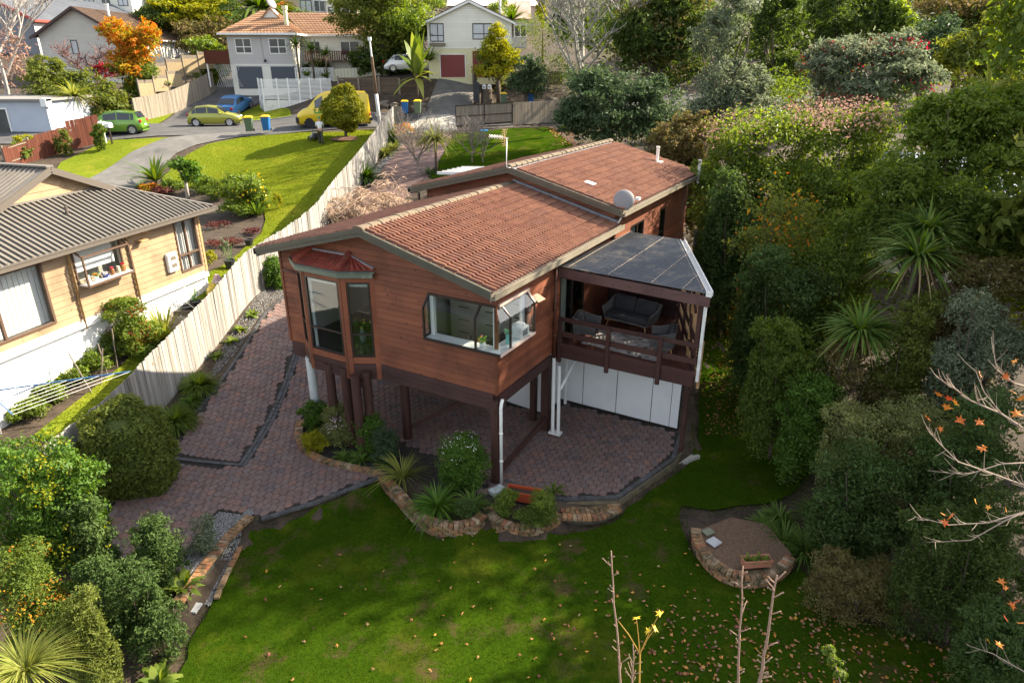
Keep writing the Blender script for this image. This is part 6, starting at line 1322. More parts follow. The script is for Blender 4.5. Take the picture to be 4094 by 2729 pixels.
def crown_points(lobes,n,rng,shell=.55,clump=.22,nc=None):
 """leaf points in clusters spread through a set of ellipsoids; returns points and outward normals"""
 if shell<.8:
  sub=[]
  for l in lobes:
   d=rng.normal(size=(7,3));d/=np.linalg.norm(d,axis=1,keepdims=True);d[:,2]=np.abs(d[:,2])*1.0-.25
   sub.append((*l[:3],l[3]*.86,l[4]*.86,l[5]*.86))
   for e in d:f=rng.uniform(.32,.55);sub.append((l[0]+e[0]*l[3]*(1.12-f*.7),l[1]+e[1]*l[4]*(1.12-f*.7),l[2]+e[2]*l[5]*(1.12-f*.7),l[3]*f,l[4]*f,l[5]*f*.85))
  lobes=sub
 L=np.array([(l[3]*l[4]+l[4]*l[5]+l[3]*l[5])for l in lobes]);L=L/L.sum();P=[];N=[];T=[]
 for l,f in zip(lobes,L):
  m=max(30,int(n*f));c=np.array(l[:3]);r_=np.array(l[3:6]);k=nc or max(14,m//55 if shell<.8 else m//3)
  d=rng.normal(size=(k,3));d/=np.linalg.norm(d,axis=1,keepdims=True);rad=shell+(1-shell)*rng.random(k)**.6
  bump=1+.16*np.sin(d[:,0]*5+l[0])*np.cos(d[:,1]*4+l[1])+.10*np.sin(d[:,2]*9+l[2]*3)
  cc=d*(rad*bump)[:,None];q=rng.integers(0,k,m);off=rng.normal(scale=clump,size=(m,3));off[:,2]*=.8
  u=cc[q]+off;P.append(c+u*r_);nn=u/r_*r_.mean();nn/=np.linalg.norm(nn,axis=1,keepdims=True)+1e-9;N.append(nn);T.append((np.sin(q*12.9898)*43758.5453)%1.0)
 return np.concatenate(P),np.concatenate(N),np.concatenate(T)
SEED=[100];LM_C={'clip':((.09,.10,.006),(.14,.15,.01)),'olive':((.04,.055,.01),(.07,.09,.018))}
def foliage(name,lobes,n,size,mat_,parent=None,shell=.5,clump=.2,asp=.5,outw=.55,upw=.35,tintw=.45,loc=(0,0,0),droop=False):
 SEED[0]+=1;g=np.random.default_rng(SEED[0]);P,N,T=crown_points(lobes,n,g,shell,clump)
 nn=N*outw+np.array([0,0,upw])+g.normal(scale=.55,size=P.shape);nn/=np.linalg.norm(nn,axis=1,keepdims=True)
 t=np.clip(T*tintw+g.random(len(P))*(1-tintw),0,1)
 me=leaf_mesh(name,P,nn,size*g.uniform(.6,1.3,len(P)),mat_,t,asp,g,updir=(np.array([[0,0,-1.0]])+N*.6)if droop else None)
 o=bpy.data.objects.new(name,me);o.location=loc;return link(o,parent)
def limbs(mb,base,tips,r0,r1=.015,seed=0,sag=.15,n=6):
 rg=random.Random(seed);base=Vector(base)
 for tp in tips:
  tp=Vector(tp);m1=base.lerp(tp,.35)+Vector((rg.uniform(-.1,.1),rg.uniform(-.1,.1),.1))*(tp-base).length*sag*3;m2=base.lerp(tp,.7)+Vector((rg.uniform(-.1,.1),rg.uniform(-.1,.1),.08))*(tp-base).length*sag*3
  mb.tube([base,m1,m2,tp],[r0,r0*.7,r0*.4,r1],n,caps=False)
M_bark=mat('bark',(.075,.055,.04),.95,(.13,.10,.075),5,stretch=(6,6,1),bump=.6,bscale=30);M_barkp=mat('pale_bark',(.42,.38,.34),.9,(.3,.26,.23),4,stretch=(3,3,1));M_twig=mat('grey_twig',(.20,.17,.145),.9,(.27,.235,.2),6)
LM={}
def lm(k):
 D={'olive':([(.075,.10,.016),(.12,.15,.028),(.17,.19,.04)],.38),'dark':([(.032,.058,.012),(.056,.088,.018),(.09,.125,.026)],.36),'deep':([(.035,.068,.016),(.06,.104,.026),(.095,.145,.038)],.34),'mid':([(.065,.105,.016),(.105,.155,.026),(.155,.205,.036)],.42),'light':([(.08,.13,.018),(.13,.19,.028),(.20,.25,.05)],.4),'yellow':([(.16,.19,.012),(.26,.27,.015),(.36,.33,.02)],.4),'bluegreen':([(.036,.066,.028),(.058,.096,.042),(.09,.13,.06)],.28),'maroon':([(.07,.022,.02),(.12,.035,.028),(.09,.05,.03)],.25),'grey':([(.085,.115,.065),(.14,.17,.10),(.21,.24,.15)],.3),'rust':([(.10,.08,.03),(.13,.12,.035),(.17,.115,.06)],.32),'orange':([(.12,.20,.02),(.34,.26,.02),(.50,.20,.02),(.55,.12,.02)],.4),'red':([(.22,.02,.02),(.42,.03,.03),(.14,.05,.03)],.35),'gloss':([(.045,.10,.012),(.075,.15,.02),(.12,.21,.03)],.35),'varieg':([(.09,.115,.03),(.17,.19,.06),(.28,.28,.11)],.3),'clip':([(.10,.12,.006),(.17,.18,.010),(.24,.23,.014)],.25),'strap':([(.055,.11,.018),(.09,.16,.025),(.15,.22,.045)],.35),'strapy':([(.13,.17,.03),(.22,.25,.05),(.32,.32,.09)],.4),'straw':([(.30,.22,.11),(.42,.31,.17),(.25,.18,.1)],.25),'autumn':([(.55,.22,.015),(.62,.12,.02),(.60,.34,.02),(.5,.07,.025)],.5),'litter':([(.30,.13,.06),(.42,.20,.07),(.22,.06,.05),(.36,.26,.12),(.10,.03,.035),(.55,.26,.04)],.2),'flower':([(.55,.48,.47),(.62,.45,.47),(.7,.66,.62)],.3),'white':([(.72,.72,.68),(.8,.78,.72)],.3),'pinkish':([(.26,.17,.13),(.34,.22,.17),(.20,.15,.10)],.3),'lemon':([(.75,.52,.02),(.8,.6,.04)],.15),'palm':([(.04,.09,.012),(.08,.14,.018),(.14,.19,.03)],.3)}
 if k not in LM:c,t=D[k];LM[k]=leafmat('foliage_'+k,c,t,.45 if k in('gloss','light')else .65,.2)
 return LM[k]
def ncov(lobes,cov,size,asp=.5,mx=27000):
 A=sum(4*math.pi*(((l[3]*l[4])**1.6+(l[3]*l[5])**1.6+(l[4]*l[5])**1.6)/3)**(1/1.6)for l in lobes);return min(mx,int(.62*cov*A/(.5*asp*(size*1.1)**2)))
def tree(name,label,cat,base,lobes,n,size,k,trunk=.15,group=None,extra=None,bark=None,tips=7,seed=0,crownname='crown',**kw):
 """lobes in world coordinates (x,y,z,rx,ry,rz); base on the ground"""
 base=Vector(base);o=empty(name,base,0,label,cat,group);b=np.array(base);rel=[tuple(np.array(l[:3])-b)+tuple(l[3:6])for l in lobes]
 if n<30:n=ncov(rel,n,size,kw.get('asp',.5),60000 if kw.get('shell',0)>=.9 else 27000);size*=1.1
 foliage(crownname,rel,n,size,lm(k),o,**kw)
 if extra:
  for(nm,lb,nn,ss,kk,kw2)in extra:foliage(nm,[tuple(np.array(l[:3])-b)+tuple(l[3:6])for l in(lb or lobes)],nn,ss,lm(kk),o,**kw2)
 if kw.get('shell',0)>=.9:
  mb=MB();[mb.ell(l[:3],(l[3]*.86,l[4]*.86,l[5]*.86),20,14,jit=.12)for l in rel];mb.build('inner_foliage',mat('inner_'+k,LM_C[k][0],.9,LM_C[k][1],14,bump=1.0,bscale=30),o,smooth=True);tips=1
 if trunk:
  mb=MB();rg=random.Random(seed+5);zs=min(l[2]-l[5]*.3 for l in rel);fk=Vector((rel[0][0]*.3,rel[0][1]*.3,max(.3,zs*.75)))
  mb.tube([(0,0,-.3),(fk.x*.3,fk.y*.3,fk.z*.5),fk],[trunk*1.25,trunk,trunk*.8],8);T=[]
  for l in rel:
   for _ in range(max(2,tips//len(rel))if tips>1 else 0):d=Vector((rg.gauss(0,1),rg.gauss(0,1),rg.gauss(.3,.7))).normalized();T.append((l[0]+d.x*l[3]*.7,l[1]+d.y*l[4]*.7,l[2]+d.z*l[5]*.7))
  limbs(mb,fk,T,trunk*.55,.012,seed);mb.build('trunk',bark or M_bark,o,smooth=True)
 return o
def lobe(x,y,Y,rx,ry,dz=None,dep=None):
 """crown lobe from picture centre/size at distance Y"""
 c=aty(x,y,Y);m=pxm(Y,y);return(c.x,c.y,c.z,rx*m,(dep or rx)*m,ry*m)
def tpx(name,label,cat,Y,L,k,size,n,bx=None,trunk=.15,group=None,**kw):
 """tree from picture lobes [(x,y,rx,ry[,dY])]"""
 lb=[lobe(l[0],l[1],Y+(l[4]if len(l)>4 else 0),l[2],l[3])for l in L];c=lb[0]
 if name=='shrub':
  for l in list(lb):
   zg=h1(l[0],l[1]);low=l[2]-l[5]*.6
   if low>zg+.25:lb.append((l[0],l[1]+.15*l[4],(zg+low)/2,l[3]*.85,l[4]*.85,(low-zg)/2+.25))
 bx_=sum(l[0]for l in lb)/len(lb);by_=sum(l[1]for l in lb)/len(lb);zb=min(h1(bx_,by_),min(l[2]-l[5]for l in lb)+.3)
 return tree(name,label,cat,(bx_,by_,zb),lb,n,size,k,trunk,group,**kw)
def strap_mesh(name,n,length,width,mat_,rng,arch=1.0,up=.5,seg=5,spread=1.0,base_r=.06,droop=1.0):
 a=rng.uniform(0,2*np.pi,n);el=np.clip(rng.normal(up,.28*spread,n),.03,1.45);Ls=length*rng.uniform(.6,1.1,n);V=[];Fc=[];T=[]
 tt=np.linspace(0,1,seg+1)
 for i in range(n):
  dx,dy=math.cos(a[i]),math.sin(a[i]);e=el[i];s=tt*Ls[i];hor=s*math.cos(e)+.15*Ls[i]*tt**2*arch;ver=s*math.sin(e)-droop*.55*Ls[i]*tt**2.2*arch*(1.2-e/1.6)
  wv=width*(1-tt**3)*(.45+.55*np.minimum(1,tt*4));px_,py_=-dy,dx;b=len(V);bx,by=dx*base_r*rng.random(),dy*base_r*rng.random()
  for j in range(seg+1):V.append((bx+dx*hor[j]+px_*wv[j]/2,by+dy*hor[j]+py_*wv[j]/2,ver[j]));V.append((bx+dx*hor[j]-px_*wv[j]/2,by+dy*hor[j]-py_*wv[j]/2,ver[j]+.004))
  for j in range(seg):Fc.append((b+2*j,b+2*j+1,b+2*j+3,b+2*j+2))
  T+=[rng.random()]*seg
 return mesh_np(name,V,Fc,mat_,T)
def strap_plant(name,label,cat,p,n,length,width,k,up=.7,arch=1.0,trunk_h=0,group=None,heads=1,spread=1.0,droop=1.0,dead=0,flower=None):
 SEED[0]+=1;g=np.random.default_rng(SEED[0]);p=Vector(p);o=empty(name,p,0,label,cat,group)
 hs=[Vector((0,0,trunk_h))]if heads==1 else[Vector((g.uniform(-.4,.4),g.uniform(-.4,.4),trunk_h*g.uniform(.75,1.0)))for _ in range(heads)]
 for hd in hs:
  inst('leaves',strap_mesh('leaves',n,length,width,lm(k),g,arch,up,6,spread,droop=droop),o,hd)
  if dead:inst('dead_leaves',strap_mesh('dead_leaves',dead,length*.7,width*.8,lm('straw'),g,1.4,-.3,5,.6),o,hd)
 if trunk_h>.15:mb=MB();[mb.tube([(hd.x*.2,hd.y*.2,-.2),(hd.x*.5,hd.y*.5,trunk_h*.5),hd],[.10,.085,.07],8)for hd in hs];mb.build('trunk',M_bark,o,smooth=True)
 return o
# -- grass blades
def blades(poly,n,hgt,wd,mat_,label,seed,off=0.0,cat='grass'):
 g=np.random.default_rng(seed);P=np.array([p[:2]for p in poly]);lo,hi=P.min(0),P.max(0);pts=np.zeros((0,2))
 while len(pts)<n:c=g.uniform(lo,hi,(n*2,2));pts=np.concatenate([pts,c[inside(c[:,0],c[:,1],poly)]])
 pts=pts[:n];z=h(pts[:,0],pts[:,1])+off;a=g.uniform(0,6.3,n);H_=hgt*g.uniform(.5,1.3,n);W2=wd*g.uniform(.6,1.2,n)/2
 dx,dy=np.cos(a),np.sin(a);ln=g.normal(scale=.5,size=(n,2))*H_[:,None];b=np.stack([pts[:,0],pts[:,1],z-.005],1)
 V=np.stack([b+np.stack([dx*W2,dy*W2,0*z],1),b-np.stack([dx*W2,dy*W2,0*z],1),b+np.stack([ln[:,0],ln[:,1],H_],1)],1).reshape(-1,3)
 return tag(link(bpy.data.objects.new('grass',mesh_np('grass',V,np.arange(n*3).reshape(-1,3),mat_,g.random(n)))),label,cat,kind='stuff')
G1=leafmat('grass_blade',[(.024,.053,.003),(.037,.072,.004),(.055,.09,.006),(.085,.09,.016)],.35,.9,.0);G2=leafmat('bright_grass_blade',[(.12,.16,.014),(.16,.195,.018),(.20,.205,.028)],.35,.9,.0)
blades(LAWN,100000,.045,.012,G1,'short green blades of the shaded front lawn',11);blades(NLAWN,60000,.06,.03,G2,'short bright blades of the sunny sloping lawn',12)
def margin(n,seed):
 g=np.random.default_rng(seed);i=g.integers(0,len(LAWN),n);P=np.array(LAWN)[i]+g.normal(scale=.16,size=(n,2));k=~inside(P[:,0],P[:,1],PAVE);P=P[k];z=h(P[:,0],P[:,1])-.045;m=len(P);H_=.055*g.uniform(.5,1.4,m);a=g.uniform(0,6.3,m);b=np.stack([P[:,0],P[:,1],z],1);d=np.stack([np.cos(a)*.008,np.sin(a)*.008,0*a],1);L=g.normal(scale=.5,size=(m,2))*H_[:,None]
 V=np.stack([b+d,b-d,b+np.stack([L[:,0],L[:,1],H_],1)],1).reshape(-1,3);tag(link(bpy.data.objects.new('grass',mesh_np('grass',V,np.arange(m*3).reshape(-1,3),G1,g.random(m)))),'stray tufts of grass along the worn lawn edge','grass',kind='stuff')
margin(26000,5)
# -- trees and shrubs on the right
GR='trees and shrubs crowding the right side'
T=lambda*a,**k:tpx('tree',*a,**{'asp':.38,**k});S=lambda*a,**k:tpx('shrub',*a,**{'asp':.42,**k})
T('blue green dense tree behind the roof by the wheelie bins','tree',40,[(1400,215,95,60),(1330,270,55,55),(1420,275,110,60),(1500,240,60,70),(1350,190,50,40)],'bluegreen',.24,2.2,trunk=.2)
T('tall dark tree with reddish tips behind the blue green tree','tree',47,[(1490,80,90,80),(1560,120,70,90),(1450,110,60,70),(1560,30,80,60)],'dark',.3,1.9,trunk=.3,extra=[('young_shoots',None,2500,.28,'rust',{})])
T('pale silvery leaved tree with sunlit spray behind the upper roof','tree',36,[(1660,190,60,70),(1700,240,70,60),(1640,90,50,60),(1730,190,40,40),(1620,270,50,50),(1690,30,50,60)],'grey',.2,1.7,trunk=.18,shell=.4)
T('dark upright tree left of the tall hedge trees','tree',46,[(1790,70,60,70),(1800,180,70,60),(1780,0,50,60)],'dark',.3,1.9,trunk=.25)
T('tall dark conifer at the top with a flank coloured as sunlit','tree',52,[(1930,30,80,90),(2020,50,60,80),(1900,110,60,60)],'dark',.32,1.9,trunk=.3,extra=[('sunlit_shoots',[lobe(2060,50,50.5,35,60)],1800,.3,'light',{})])  # sunlight on the right flank is put into the lighter leaf colour
T('large spreading camellia with glossy pale leaves and red buds','tree',33,[(1990,150,110,70),(1900,140,60,50),(2080,190,70,60),(1950,220,100,50),(2060,110,60,40)],'grey',.2,2.0,trunk=.2,extra=[('red_buds',None,350,.14,'red',{})])
T('dark round tree at the upper right','tree',40,[(2150,100,55,65),(2130,170,50,50)],'bluegreen',.26,1.9,trunk=.2)
T('yellow green tree at the top right edge','tree',36,[(2270,120,90,60),(2200,150,60,50),(2330,60,60,50),(2310,190,80,60)],'olive',.22,2.0,trunk=.2,extra=[('sunlit_shoots',None,2500,.2,'yellow',{})])
T('brownish bare topped tree in the top right corner','tree',60,[(2180,10,90,50),(2300,20,80,50)],'rust',.34,1.6,trunk=.3)
S('broad hedge tree with pinkish seed heads beyond the upper roof','shrub',27,[(1700,340,70,60),(1800,310,80,50),(1650,420,60,80),(1760,420,90,80),(1880,290,70,50)],'mid',.16,2.2,trunk=.12,extra=[('seed_heads',[lobe(1700,300,26.6,70,45),lobe(1880,265,26.6,80,35)],900,.13,'pinkish',dict(shell=.8)),('sunlit_tips',[lobe(1740,290,26.6,90,40)],1200,.15,'light',dict(shell=.8))])  # lighter tip leaves paint the sun onto the hedge top
S('second hedge tree with pink heads left of the metal roof','shrub',25,[(1950,330,90,70),(2010,290,60,50),(1900,420,90,70),(2000,400,70,60)],'mid',.15,2.2,trunk=.12,extra=[('seed_heads',[lobe(1960,265,24.6,90,35)],800,.12,'pinkish',dict(shell=.8))])
S('brown olive bushy tree behind the vent pipe','shrub',32,[(1560,330,60,60),(1600,300,50,50),(1530,380,50,40),(1610,380,40,50)],'rust',.17,2.2,trunk=.12)
T('sunlit yellow green tree at the right edge','tree',21,[(2190,270,90,70),(2290,290,90,80),(2340,240,60,50),(2140,330,60,60),(2250,370,120,80),(2130,420,70,60)],'light',.15,3.2,trunk=.12,shell=.3)
T('light loose tree in front of the metal roof','tree',19,[(2070,420,80,80),(2160,470,90,80),(2270,480,90,90),(2040,520,80,70),(2330,560,60,70),(2200,560,90,60)],'mid',.14,3.2,trunk=.1,shell=.3)
S('green privet bush left of the cabbage tree','shrub',20,[(1960,540,80,60),(1900,610,80,60),(1980,630,60,50)],'mid',.11,2.2,trunk=.08)
S('dark glossy shrub climbing beside the gate','shrub',23.5,[(1680,520,50,80),(1720,600,60,70),(1660,440,40,60)],'deep',.13,2.3,trunk=.1)
S('dark green bush under the orange creeper','shrub',19,[(1780,660,80,50),(1850,680,70,60),(1760,600,60,40)],'deep',.11,2.4,trunk=.08)
S('orange and yellow autumn creeper over the dark hedge','creeper',21,[(1790,470,60,60),(1760,560,70,50),(1860,520,50,60),(1830,580,70,40)],'olive',.12,.5,trunk=.04,tips=16,extra=[('autumn_leaves',None,700,.16,'orange',dict(shell=.8))],shell=.7)
S('bright green low shrub along the right side of the lawn','shrub',16.3,[(1800,820,60,45),(1850,850,60,50),(1780,760,50,40)],'mid',.09,2.3,trunk=.05)
S('yellow green clipped shrub above the ferns','shrub',15.2,[(1870,900,60,50),(1840,950,50,40)],'gloss',.08,2.4,trunk=.05)
S('brown twiggy shrub in the middle of the bank','shrub',15.5,[(1940,830,60,70),(1990,890,60,60)],'rust',.07,1.0,trunk=.05,tips=30,shell=.4)
S('olive brown bush below the cabbage tree','shrub',15.5,[(2080,800,70,60),(2040,870,60,50),(2120,720,50,50)],'olive',.08,2.0,trunk=.06)
S('grey blue feathery tree at the right','shrub',14.5,[(2240,720,60,60),(2270,800,80,70),(2200,830,60,60),(2330,820,40,60)],'grey',.085,2.2,trunk=.08)
S('brown gold bush at the right edge above the grey tree','shrub',16.5,[(2290,640,80,50),(2200,620,60,40)],'rust',.09,2.0,trunk=.06)
S('pale variegated shrub above the dark rounded shrub','shrub',13.2,[(1990,990,60,50),(1950,950,50,40),(2100,960,70,60),(2150,1020,60,50)],'varieg',.055,2.2,trunk=.05)
S('dark rounded shrub beside the half round planter','shrub',12.3,[(1960,1080,80,70),(2030,1120,70,70),(1920,1130,60,50),(2000,1190,80,60)],'deep',.075,2.4,trunk=.06)
S('dark green bush at the right edge under the autumn branch','shrub',12.0,[(2200,1050,90,70),(2280,960,80,80),(2150,1120,80,60),(2300,1080,70,70)],'deep',.075,2.3,trunk=.06)
S('deep shaded bush at the lower right','shrub',10.0,[(2240,1240,90,80),(2150,1220,70,60),(2310,1180,60,60),(2300,1340,80,80)],'dark',.07,2.3,trunk=.05)
S('low dark twiggy shrub at the edge of the lawn','shrub',10.6,[(1980,1320,80,35),(2070,1350,70,40),(1920,1290,50,30)],'rust',.05,1.4,trunk=.03,tips=20)
S('dark bush in the bottom right corner','shrub',8.6,[(2330,1480,70,70),(2280,1430,60,50)],'deep',.06,2.2,trunk=.04)
for(x,y,Y,L,th,lab)in((2110,590,16.5,1.25,1.4,'large cabbage tree with long drooping green leaves'),(1975,760,15.6,1.0,.9,'smaller cabbage tree lower on the bank'),(2130,530,17.5,1.1,1.5,'cabbage tree head behind the large one')):
 q=aty(x,y,Y);strap_plant('cabbage_tree',lab,'cabbage tree',(q.x,q.y,q.z-th),190,L*1.1,.07,'palm',.55,1.0,th,dead=20)
q=aty(2270,215,22);strap_plant('cabbage_tree','sunlit cabbage tree head on top of the yellow tree','cabbage tree',(q.x,q.y,q.z-3.5),120,1.3,.05,'strapy',.5,.6,3.5)
for x,y,hh,r_,k,lab in((15.5,16,12,3.0,'olive','tall tree outside the right edge beyond the lawn'),(15,12.3,10.5,2.6,'mid','tree outside the right edge beside the maple'),(19.8,22.8,20.5,3.4,'mid','highest tree outside the right edge'),(20.5,13.2,17,3.4,'dark','high dark tree outside the right edge'),(14.5,8.5,9,2.4,'orange','maple tree outside the right edge near the lens'),(19,8.5,13,3,'olive','tree outside the right edge behind the maple')):
 tree('tree',lab,'tree',(x,y,h1(x,y)),[(x,y,hh*.62,r_,r_,hh*.36),(x-r_*.5,y+1,hh*.5,r_*.7,r_*.7,hh*.25),(x+1,y-r_*.4,hh*.55,r_*.7,r_*.7,hh*.3)],1.2,.34,k,.25,seed=int(x))
rn=empty('iron_roofed_house',(15.0,29.5,1.2),R(-32),'house with pale blue grey iron roof hidden behind the right hand trees','house');mb=MB();mb.box(0,9,0,7,0,3.6);mb.build('wall',M_wwb,rn);corr(rn,(-.4,-.5,3.6),(9.4,-.5,3.6),(9.4,3.5,5.0),(-.4,3.5,5.0),mat('pale_blue_iron',(.42,.46,.55),.45),.3);corr(rn,(9.4,7.5,3.6),(-.4,7.5,3.6),(-.4,3.5,5.0),(9.4,3.5,5.0),MATS['pale_blue_iron'],.3)
for i,(x,y,n,L,k,lab)in enumerate(((1850,1225,120,.75,'strap','strappy green clump behind the half round planter'),(1790,1150,90,.6,'strap','thin grassy clump at the end of the side lawn'),(1930,1240,110,.8,'strap','long leaved clump right of the half round planter'),(1880,1140,90,.7,'strap','dark strappy clump under the rounded shrub'),(1760,1170,80,.55,'strap','dry strappy clump at the back of the half round planter'),(1800,1200,110,.7,'strap','leafy clump filling the right of the half round planter'))):
 q=atg(x,y+45);strap_plant('flax_clump',lab,'flax',q,n*2,L,.034,k,.75,1.0)
M_fern=lm('mid')
for i,(x,y,lab)in enumerate(((1720,830,'fern nearest the gate along the side lawn'),(1745,880,'second fern along the side lawn edge'),(1780,930,'broad leaved fern below the bright shrub'),(1815,955,'arum clump at the lawn corner'),(1845,985,'leafy clump at the bend of the lawn'))):
 q=atg(x,y+10);strap_plant('fern',lab,'fern',q,40,.7,.10,'mid',.6,1.1,group='ferns along the side lawn')
# -- bare grey tree by the drive
def bare_tree(name,label,base,top,nb,spread,r0,m_,seed,levels=3,droop=0.0,twig=.008,up=.6,cat='tree',fan=1.0):
 rg=random.Random(seed);base=Vector(base);o=empty(name,base,0,label,cat);mb=MB();Ht=top
 def grow(p,d,L,r,lv):
  n=4;pts=[p];rr_=[r];q=p;dd=d.copy()
  for k in range(n):
   dd=(dd+Vector((rg.gauss(0,.13),rg.gauss(0,.13),rg.gauss(0,.1)+(.06 if not droop else-droop*(1 if lv<levels else .3))))).normalized();q=q+dd*L/n;pts.append(q);rr_.append(max(twig*.6,r*(1-.65*(k+1)/n)))
  mb.tube(pts,rr_,6 if lv>1 else 4,caps=False)
  if lv>0:
   for k in range(nb):
    f=rg.uniform(.25,1.0);i=min(n-1,int(f*n));s=pts[i].lerp(pts[i+1],f*n-i);a=rg.uniform(0,6.28);e=(dd*up+Vector((math.cos(a),math.sin(a),rg.uniform(-.1,.5)))*spread).normalized();grow(s,e,L*rg.uniform(.5,.75),max(twig,r*.5),lv-1)
 grow(Vector((0,0,-.1)),Vector((0,0,1)),Ht*.42,r0,0)
 for k in range(nb+2):a=k*6.28/(nb+2)+rg.random();grow(Vector((0,0,Ht*rg.uniform(.12,.3))),Vector((math.cos(a)*fan,math.sin(a)*fan,rg.uniform(.7,1.3))).normalized(),Ht*.55,r0*.6,levels)
 mb.build('branches',m_,o,smooth=True);return o
q=aty(1335,238,50);bare_tree('bare_tree','leafless pale grey tree with upswept branches above the drive',(q.x,q.y,q.z),11,5,.8,.18,mat('lichen_twig',(.25,.235,.2),.9,(.33,.32,.27),3),5,3,twig=.034,up=.7,fan=1.1)
q=atg(958,400);bare_tree('bare_shrub','bare branching shrub with a few rusty leaves by the rear drive',q,3.4,4,.6,.07,M_twig,8,3,twig=.014,up=.8,cat='shrub');tree('shrub_leaves','rusty leaves clinging to the bare shrub by the rear drive','leaves',(q.x,q.y,q.z),[(q.x-.6,q.y,q.z+2.4,.7,.7,.6)],160,.13,'orange',0,shell=.2)
q=atg(1085,372);bare_tree('bare_shrub','small brown twiggy shrub on the rear lawn',q,2.6,4,.6,.05,M_twig,9,3,twig=.012,up=.8,cat='shrub')
q=atg(1110,372);bare_tree('bare_shrub','second twiggy shrub right beside the first on the rear lawn',q,2.4,3,.5,.05,M_twig,10,2,twig=.014,up=.9,cat='shrub')
M_straw=mat('straw_twig',(.36,.25,.17),.9,(.46,.33,.24),5)
q=atg(845,490);wt=bare_tree('weeping_tree','weeping leafless tree of straw coloured twigs beside the paling fence',(q.x-.6,q.y-1.5,h1(q.x-.6,q.y-1.5)),2.5,5,.95,.08,M_straw,12,3,droop=.16,twig=.016,up=.55,fan=1.3)
q=atg(925,470);bare_tree('weeping_tree','second weeping straw coloured tree under the upper eave',(q.x-.8,q.y-1,h1(q.x-.8,q.y-1)),2.4,5,.95,.07,M_straw,13,3,droop=.16,twig=.016,up=.55,fan=1.3)
# -- rear garden and drive planting
def clump(x,y,n,L,wd,k,lab,up=.8,cat='agapanthus',grp=None,arch=1.1):q=atg(x,y);return strap_plant('strappy_clump',lab,cat,q,n,L,wd,k,up,arch,group=grp)
clump(897,320,260,1.5,.08,'strap','large leafy clump at the top of the fence by the gate');clump(885,355,200,1.0,.05,'strapy','yellowish striped clump below the large one',.7);clump(905,342,160,.9,.05,'strapy','small striped clump beside the rear drive',.7)
clump(838,412,320,1.5,.08,'gloss','big green clump halfway down the fence');clump(740,505,220,1.3,.05,'strap','arching green clump under the straw twigs by the fence',.6);clump(765,470,200,1.2,.05,'strap','thin leaved clump behind the straw twigs',.6)
clump(985,400,60,.9,.05,'bluegreen','dark bronze strappy plant under the bare shrub',.9)
q=atg(1003,398);strap_plant('cabbage_tree','young cordyline with a fountain of pale leaves on the rear drive','cordyline',q,260,1.6,.06,'strapy',.5,1.0,1.9)
q=atg(1300,330);strap_plant('strappy_clump','green clump at the foot of the blue green tree','agapanthus',atg(1300,300),120,.9,.05,'strap',.8)
for i,(x,y,lab)in enumerate(((578,716,'pale succulent highest in the gravel strip'),(553,750,'second pale succulent down the gravel strip'),(531,777,'third pale succulent down the gravel strip'),(497,812,'lowest pale succulent in the gravel strip'))):
 q=atg(x,y+6);strap_plant('succulent',lab,'succulent',q,22,.32,.12,'light',.45,.5,group='succulents along the fence')
clump(459,890,1100,.72,.03,'light','round green tussock against the paling fence',.8,'tussock');clump(403,972,1200,.8,.03,'light','wide tussock beside the parking pad',.7,'tussock');clump(440,925,400,.45,.025,'strap','small tussock between the two larger ones',.7,'tussock')
S('leafy green shrub at the left corner of the timber house','shrub',26.2,[(625,620,28,35),(640,650,20,25)],'gloss',.1,2.4,trunk=.05)
S('clipped round pittosporum hedge ball beside the parking pad','hedge',14.6,[(285,990,78,75),(270,1060,85,70),(320,1040,70,75)],'olive',.085,6,trunk=.08,shell=.95,clump=.05,asp=.6)
S('glossy sunlit camellia bush at the left edge','shrub',11.6,[(60,1060,90,70),(130,1110,80,80),(40,1180,90,80),(150,1200,60,60)],'gloss',.085,2.2,trunk=.06,extra=[('yellowing_leaves',None,500,.08,'yellow',{})])
S('dark leafy shrub behind the camellia','shrub',11.6,[(190,1180,45,60),(215,1230,40,50)],'deep',.08,2.2,trunk=.05)
S('dark bushy shrub beside the gravel and brick wall','shrub',11.2,[(355,1240,55,60),(350,1290,50,50)],'deep',.07,2.6,trunk=.04)
S('thin leafy sapling rising from the gravel','shrub',12.1,[(465,1220,30,50),(455,1260,25,30)],'grey',.06,.9,trunk=.02)
S('orange flecked shrub at the lower left edge','shrub',9.2,[(60,1370,80,60),(130,1400,60,60),(40,1300,70,50)],'mid',.06,2.0,trunk=.04,extra=[('orange_buds',None,400,.05,'orange',{})])
S('low dark shrub left of the brick wall foot','shrub',9.6,[(360,1420,50,40),(300,1330,60,40),(230,1330,60,50)],'deep',.06,2.0,trunk=.03)
S('feathery yellow shrub near the bottom left','shrub',8.6,[(170,1440,55,70),(190,1390,40,50)],'olive',.05,1.6,trunk=.03)
q=atg(60,1600);strap_plant('tussock_grass','golden arching grass in the bottom left corner','grass clump',aty(60,1540,7.2),420,.9,.014,'strapy',.7,1.2)
M_aru=lm('light')
for i,(x,y,k,lab)in enumerate(((345,1345,'light','pale broad leaved arum above the brick wall foot'),(260,1400,'light','broad leaved plant in the dark bed'),(420,1330,'light','leafy clump beside the straight brick wall'),(360,1550,'light','white flowered arum at the bottom edge'))):
 q=atg(x,y+20);strap_plant('arum_plant',lab,'plant',q,26,.5,.16,k,.8,.9)
S('bright shrub at the left end of the curved planter','shrub',17.6,[(722,945,30,30),(745,985,28,28)],'gloss',.055,2.6,trunk=.03)
